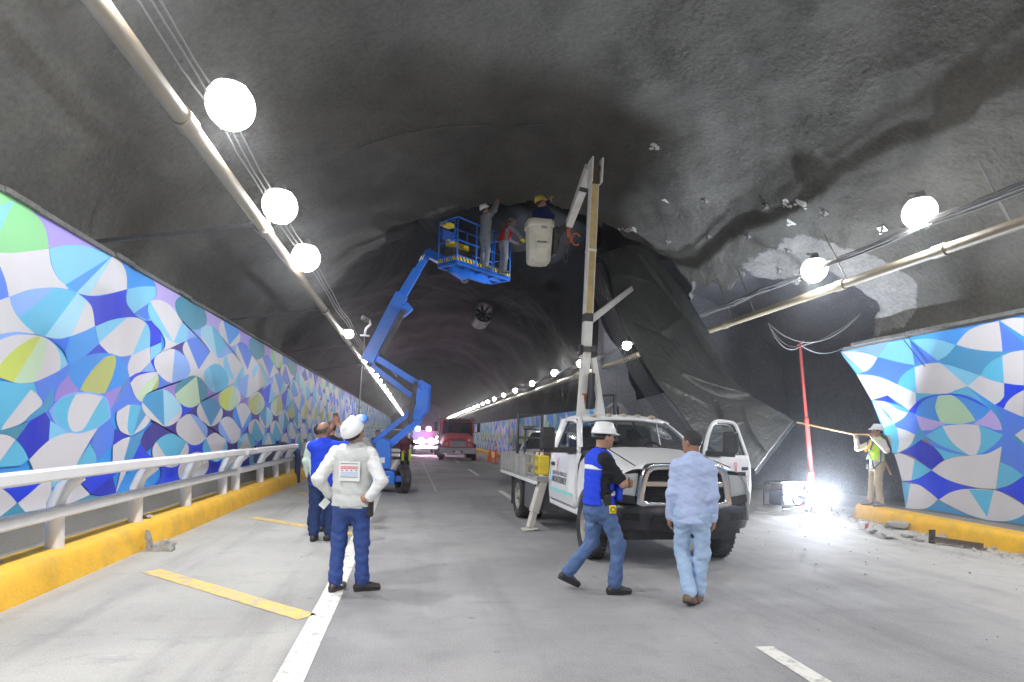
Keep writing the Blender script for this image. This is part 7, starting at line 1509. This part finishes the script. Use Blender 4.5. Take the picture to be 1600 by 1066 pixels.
person('worker in white helmet and lime vest on the kerb tip raising a long pole', tuple(PL6), -82, dict(elR=(.20, .30, 1.22), wrR=(.07, .42, 1.46), elL=(-.36, .02, 1.20), wrL=(-.12, .16, 1.46), ankL=(-.11, -.03, .085), ankR=(.10, .05, .085)), H=1.68, shirt=BEIGE, sleeves='long', trousers=KHAKI, shoes=GBOOT, hair=(HAIRD, 'full'), head=(4, 6), helmet=HELM, vest=dict(m=LIME, e=.024, hem=1.02), h=.013, hem=.86, bulk=.95, hands={'R': ((-.2, .5, .8), (-.6, .3, 0), .8), 'L': ((.3, .5, .7), (.6, .3, 0), .8)}, toes={'L': (-.2, 1, 0), 'R': (.2, 1, 0)}, extra=ex6)
def w6(p): a = R_(82); f = 1.68/1.70; return PL6+Vector((p[0]*math.cos(a)-p[1]*math.sin(a), p[0]*math.sin(a)+p[1]*math.cos(a), p[2]))*f
hR = w6((.04, .50, 1.53)); hL = w6((-.09, .22, 1.53)); tipP = onY(1246, 660, 12.05)
t = thing('wooden_pole', 'long pale wooden pole pushed by the kerb worker against the membrane corner', 'pole', tuple(hL))
WOOD = pm('pine_wood', (.55, .33, .14), .6, var=.2, scale=12)
bk_ = (hL-hR).normalized()*.12
b = MB(); b.tube([bk_, hR-hL, tipP-hL], .017, 7); b.build('shaft', WOOD, t, smooth=True); b = MB(); b.box(tipP-hL, (.05, .03, .03)); b.build('tip', WOOD, t)
t = thing('wooden_lath', 'short wooden lath hanging down from the left hand of the kerb worker', 'lath', tuple(hL)); b = MB(); b.bar((0, -.03, .02), onY(1392, 742, hL.y-.05)-hL, .035, .02); b.build('lath', WOOD, t)
# 6, 7 on the lift platform; 8 in the bucket
p7_ = onz(757, 420, 5.82); p8_ = onz(786, 428, 5.82)
person('worker in grey on the blue platform reaching up with both arms', tuple(p7_), 60, dict(elL=(-.14, .22, 1.62), wrL=(-.03, .34, 1.86), elR=(.16, .20, 1.60), wrR=(.06, .34, 1.84), shL=(-.165, .02, 1.43), shR=(.165, .02, 1.43)), H=1.60, shirt=GREY, trousers=pm('grey_work_jeans', (.24, .27, .32), .85, var=.2), shoes=GBOOT, hair=(HAIRD, 'full'), head=(10, 30), helmet=HELM, h=.015, hem=.86, hands={'L': ((.1, .3, 1), (.6, .3, 0), .4), 'R': ((-.1, .3, 1), (-.6, .3, 0), .4)})
person('worker in red vest leaning on the platform rail with a yellow glove', tuple(p8_), 70, dict(neck=(0, .14, 1.36), chest=(0, .09, 1.20), shL=(-.17, .12, 1.32), shR=(.17, .12, 1.32), elR=(.27, .28, 1.16), wrR=(.22, .46, 1.02), elL=(-.2, .3, 1.1), wrL=(-.1, .45, 1.0)), H=1.55, skinm=SKINB, shirt=GREY, trousers=pm('grey_work_jeans', (.24, .27, .32), .85), shoes=GBOOT, hair=(HAIRD, 'full'), head=(10, -25), helmet=pm('helmet_grey', (.2, .2, .2), .4), vest=dict(m=REDV, e=.026, hem=.95), h=.016, extra=lambda t, D, hc, hr: Sdf().cap(D['wrR'], D['wrR']+V(0, .08, -.03), .05, .045, .02).build('glove', pm('glove_yellow', (.7, .68, .05), .7), t, .014))
pb = bt.matrix_world @ (bc+Vector((-.02, .02, .06)))
person('worker in navy and yellow helmet standing in the cream bucket under the broken crown', tuple(pb), 60, dict(pelvis=(0, -.06, .62), waist=(0, -.02, .76), chest=(0, .04, .94), neck=(0, .07, 1.13), hipL=(-.09, -.06, .60), hipR=(.09, -.06, .60), kneeL=(-.10, .16, .38), kneeR=(.10, .16, .38), ankL=(-.10, -.02, .085), ankR=(.10, -.02, .085), shL=(-.17, .06, 1.08), shR=(.17, .06, 1.08), elL=(-.16, .26, 1.22), wrL=(-.08, .36, 1.42), elR=(.2, .2, .92), wrR=(.14, .3, 1.02)), H=1.7, skinm=SKINB, shirt=cloth('deep_navy', (.012, .02, .09)), trousers=NAVYT, shoes=BOOT, hair=(HAIRD, 'full'), head=(20, 20), helmet=pm('dull_yellow', (.5, .36, .05), .5), h=.016, hem=.60)
# 9, 10 near the lift
person('worker in black and red with lime harness straps beyond the boom lift wheel', (-.32, 21.6), 150, dict(elR=(.30, .02, 1.15), wrR=(.2, .18, 1.0), elL=(-.3, .1, 1.2), wrL=(-.15, .25, 1.35)), H=1.62, skinm=SKINB, shirt=cloth('black_red', (.10, .015, .02)), trousers=BLK, shoes=BOOT, hair=(HAIRD, 'full'), h=.017, hem=.8, extra=lambda t, D, hc, hr: [MB().bar((sx*.14, .10, 1.02), (sx*.15, .11, .62), .09, .03).build('harness_tail', LIME, t) for sx in (-1, 1)])
person('person looking out between the blue boom lift arms', (-1.15, 19.6), 170, None, H=1.62, skinm=SKINA, shirt=BLK, trousers=NAVYT, shoes=BOOT, hair=(HAIRD, 'full'), h=.017)
# ------------------------------------------------------------------ haze added for the glow around the lamps
hz = bpy.data.materials.new('glow_haze'); hz.use_nodes = True; nt = hz.node_tree; nt.nodes.clear()
o_ = nt.nodes.new('ShaderNodeOutputMaterial'); pv = nt.nodes.new('ShaderNodeVolumePrincipled'); pv.inputs['Color'].default_value = (.9, .92, .97, 1); pv.inputs['Density'].default_value = .002; pv.inputs['Anisotropy'].default_value = .93
nt.links.new(pv.outputs[0], o_.inputs['Volume'])
b = MB(); b.box((4.5, 76, 4.5), (30, 190, 14)); tag(b.build('haze', hz), 'thin haze added for the glow around the lamps', 'haze', kind='stuff')
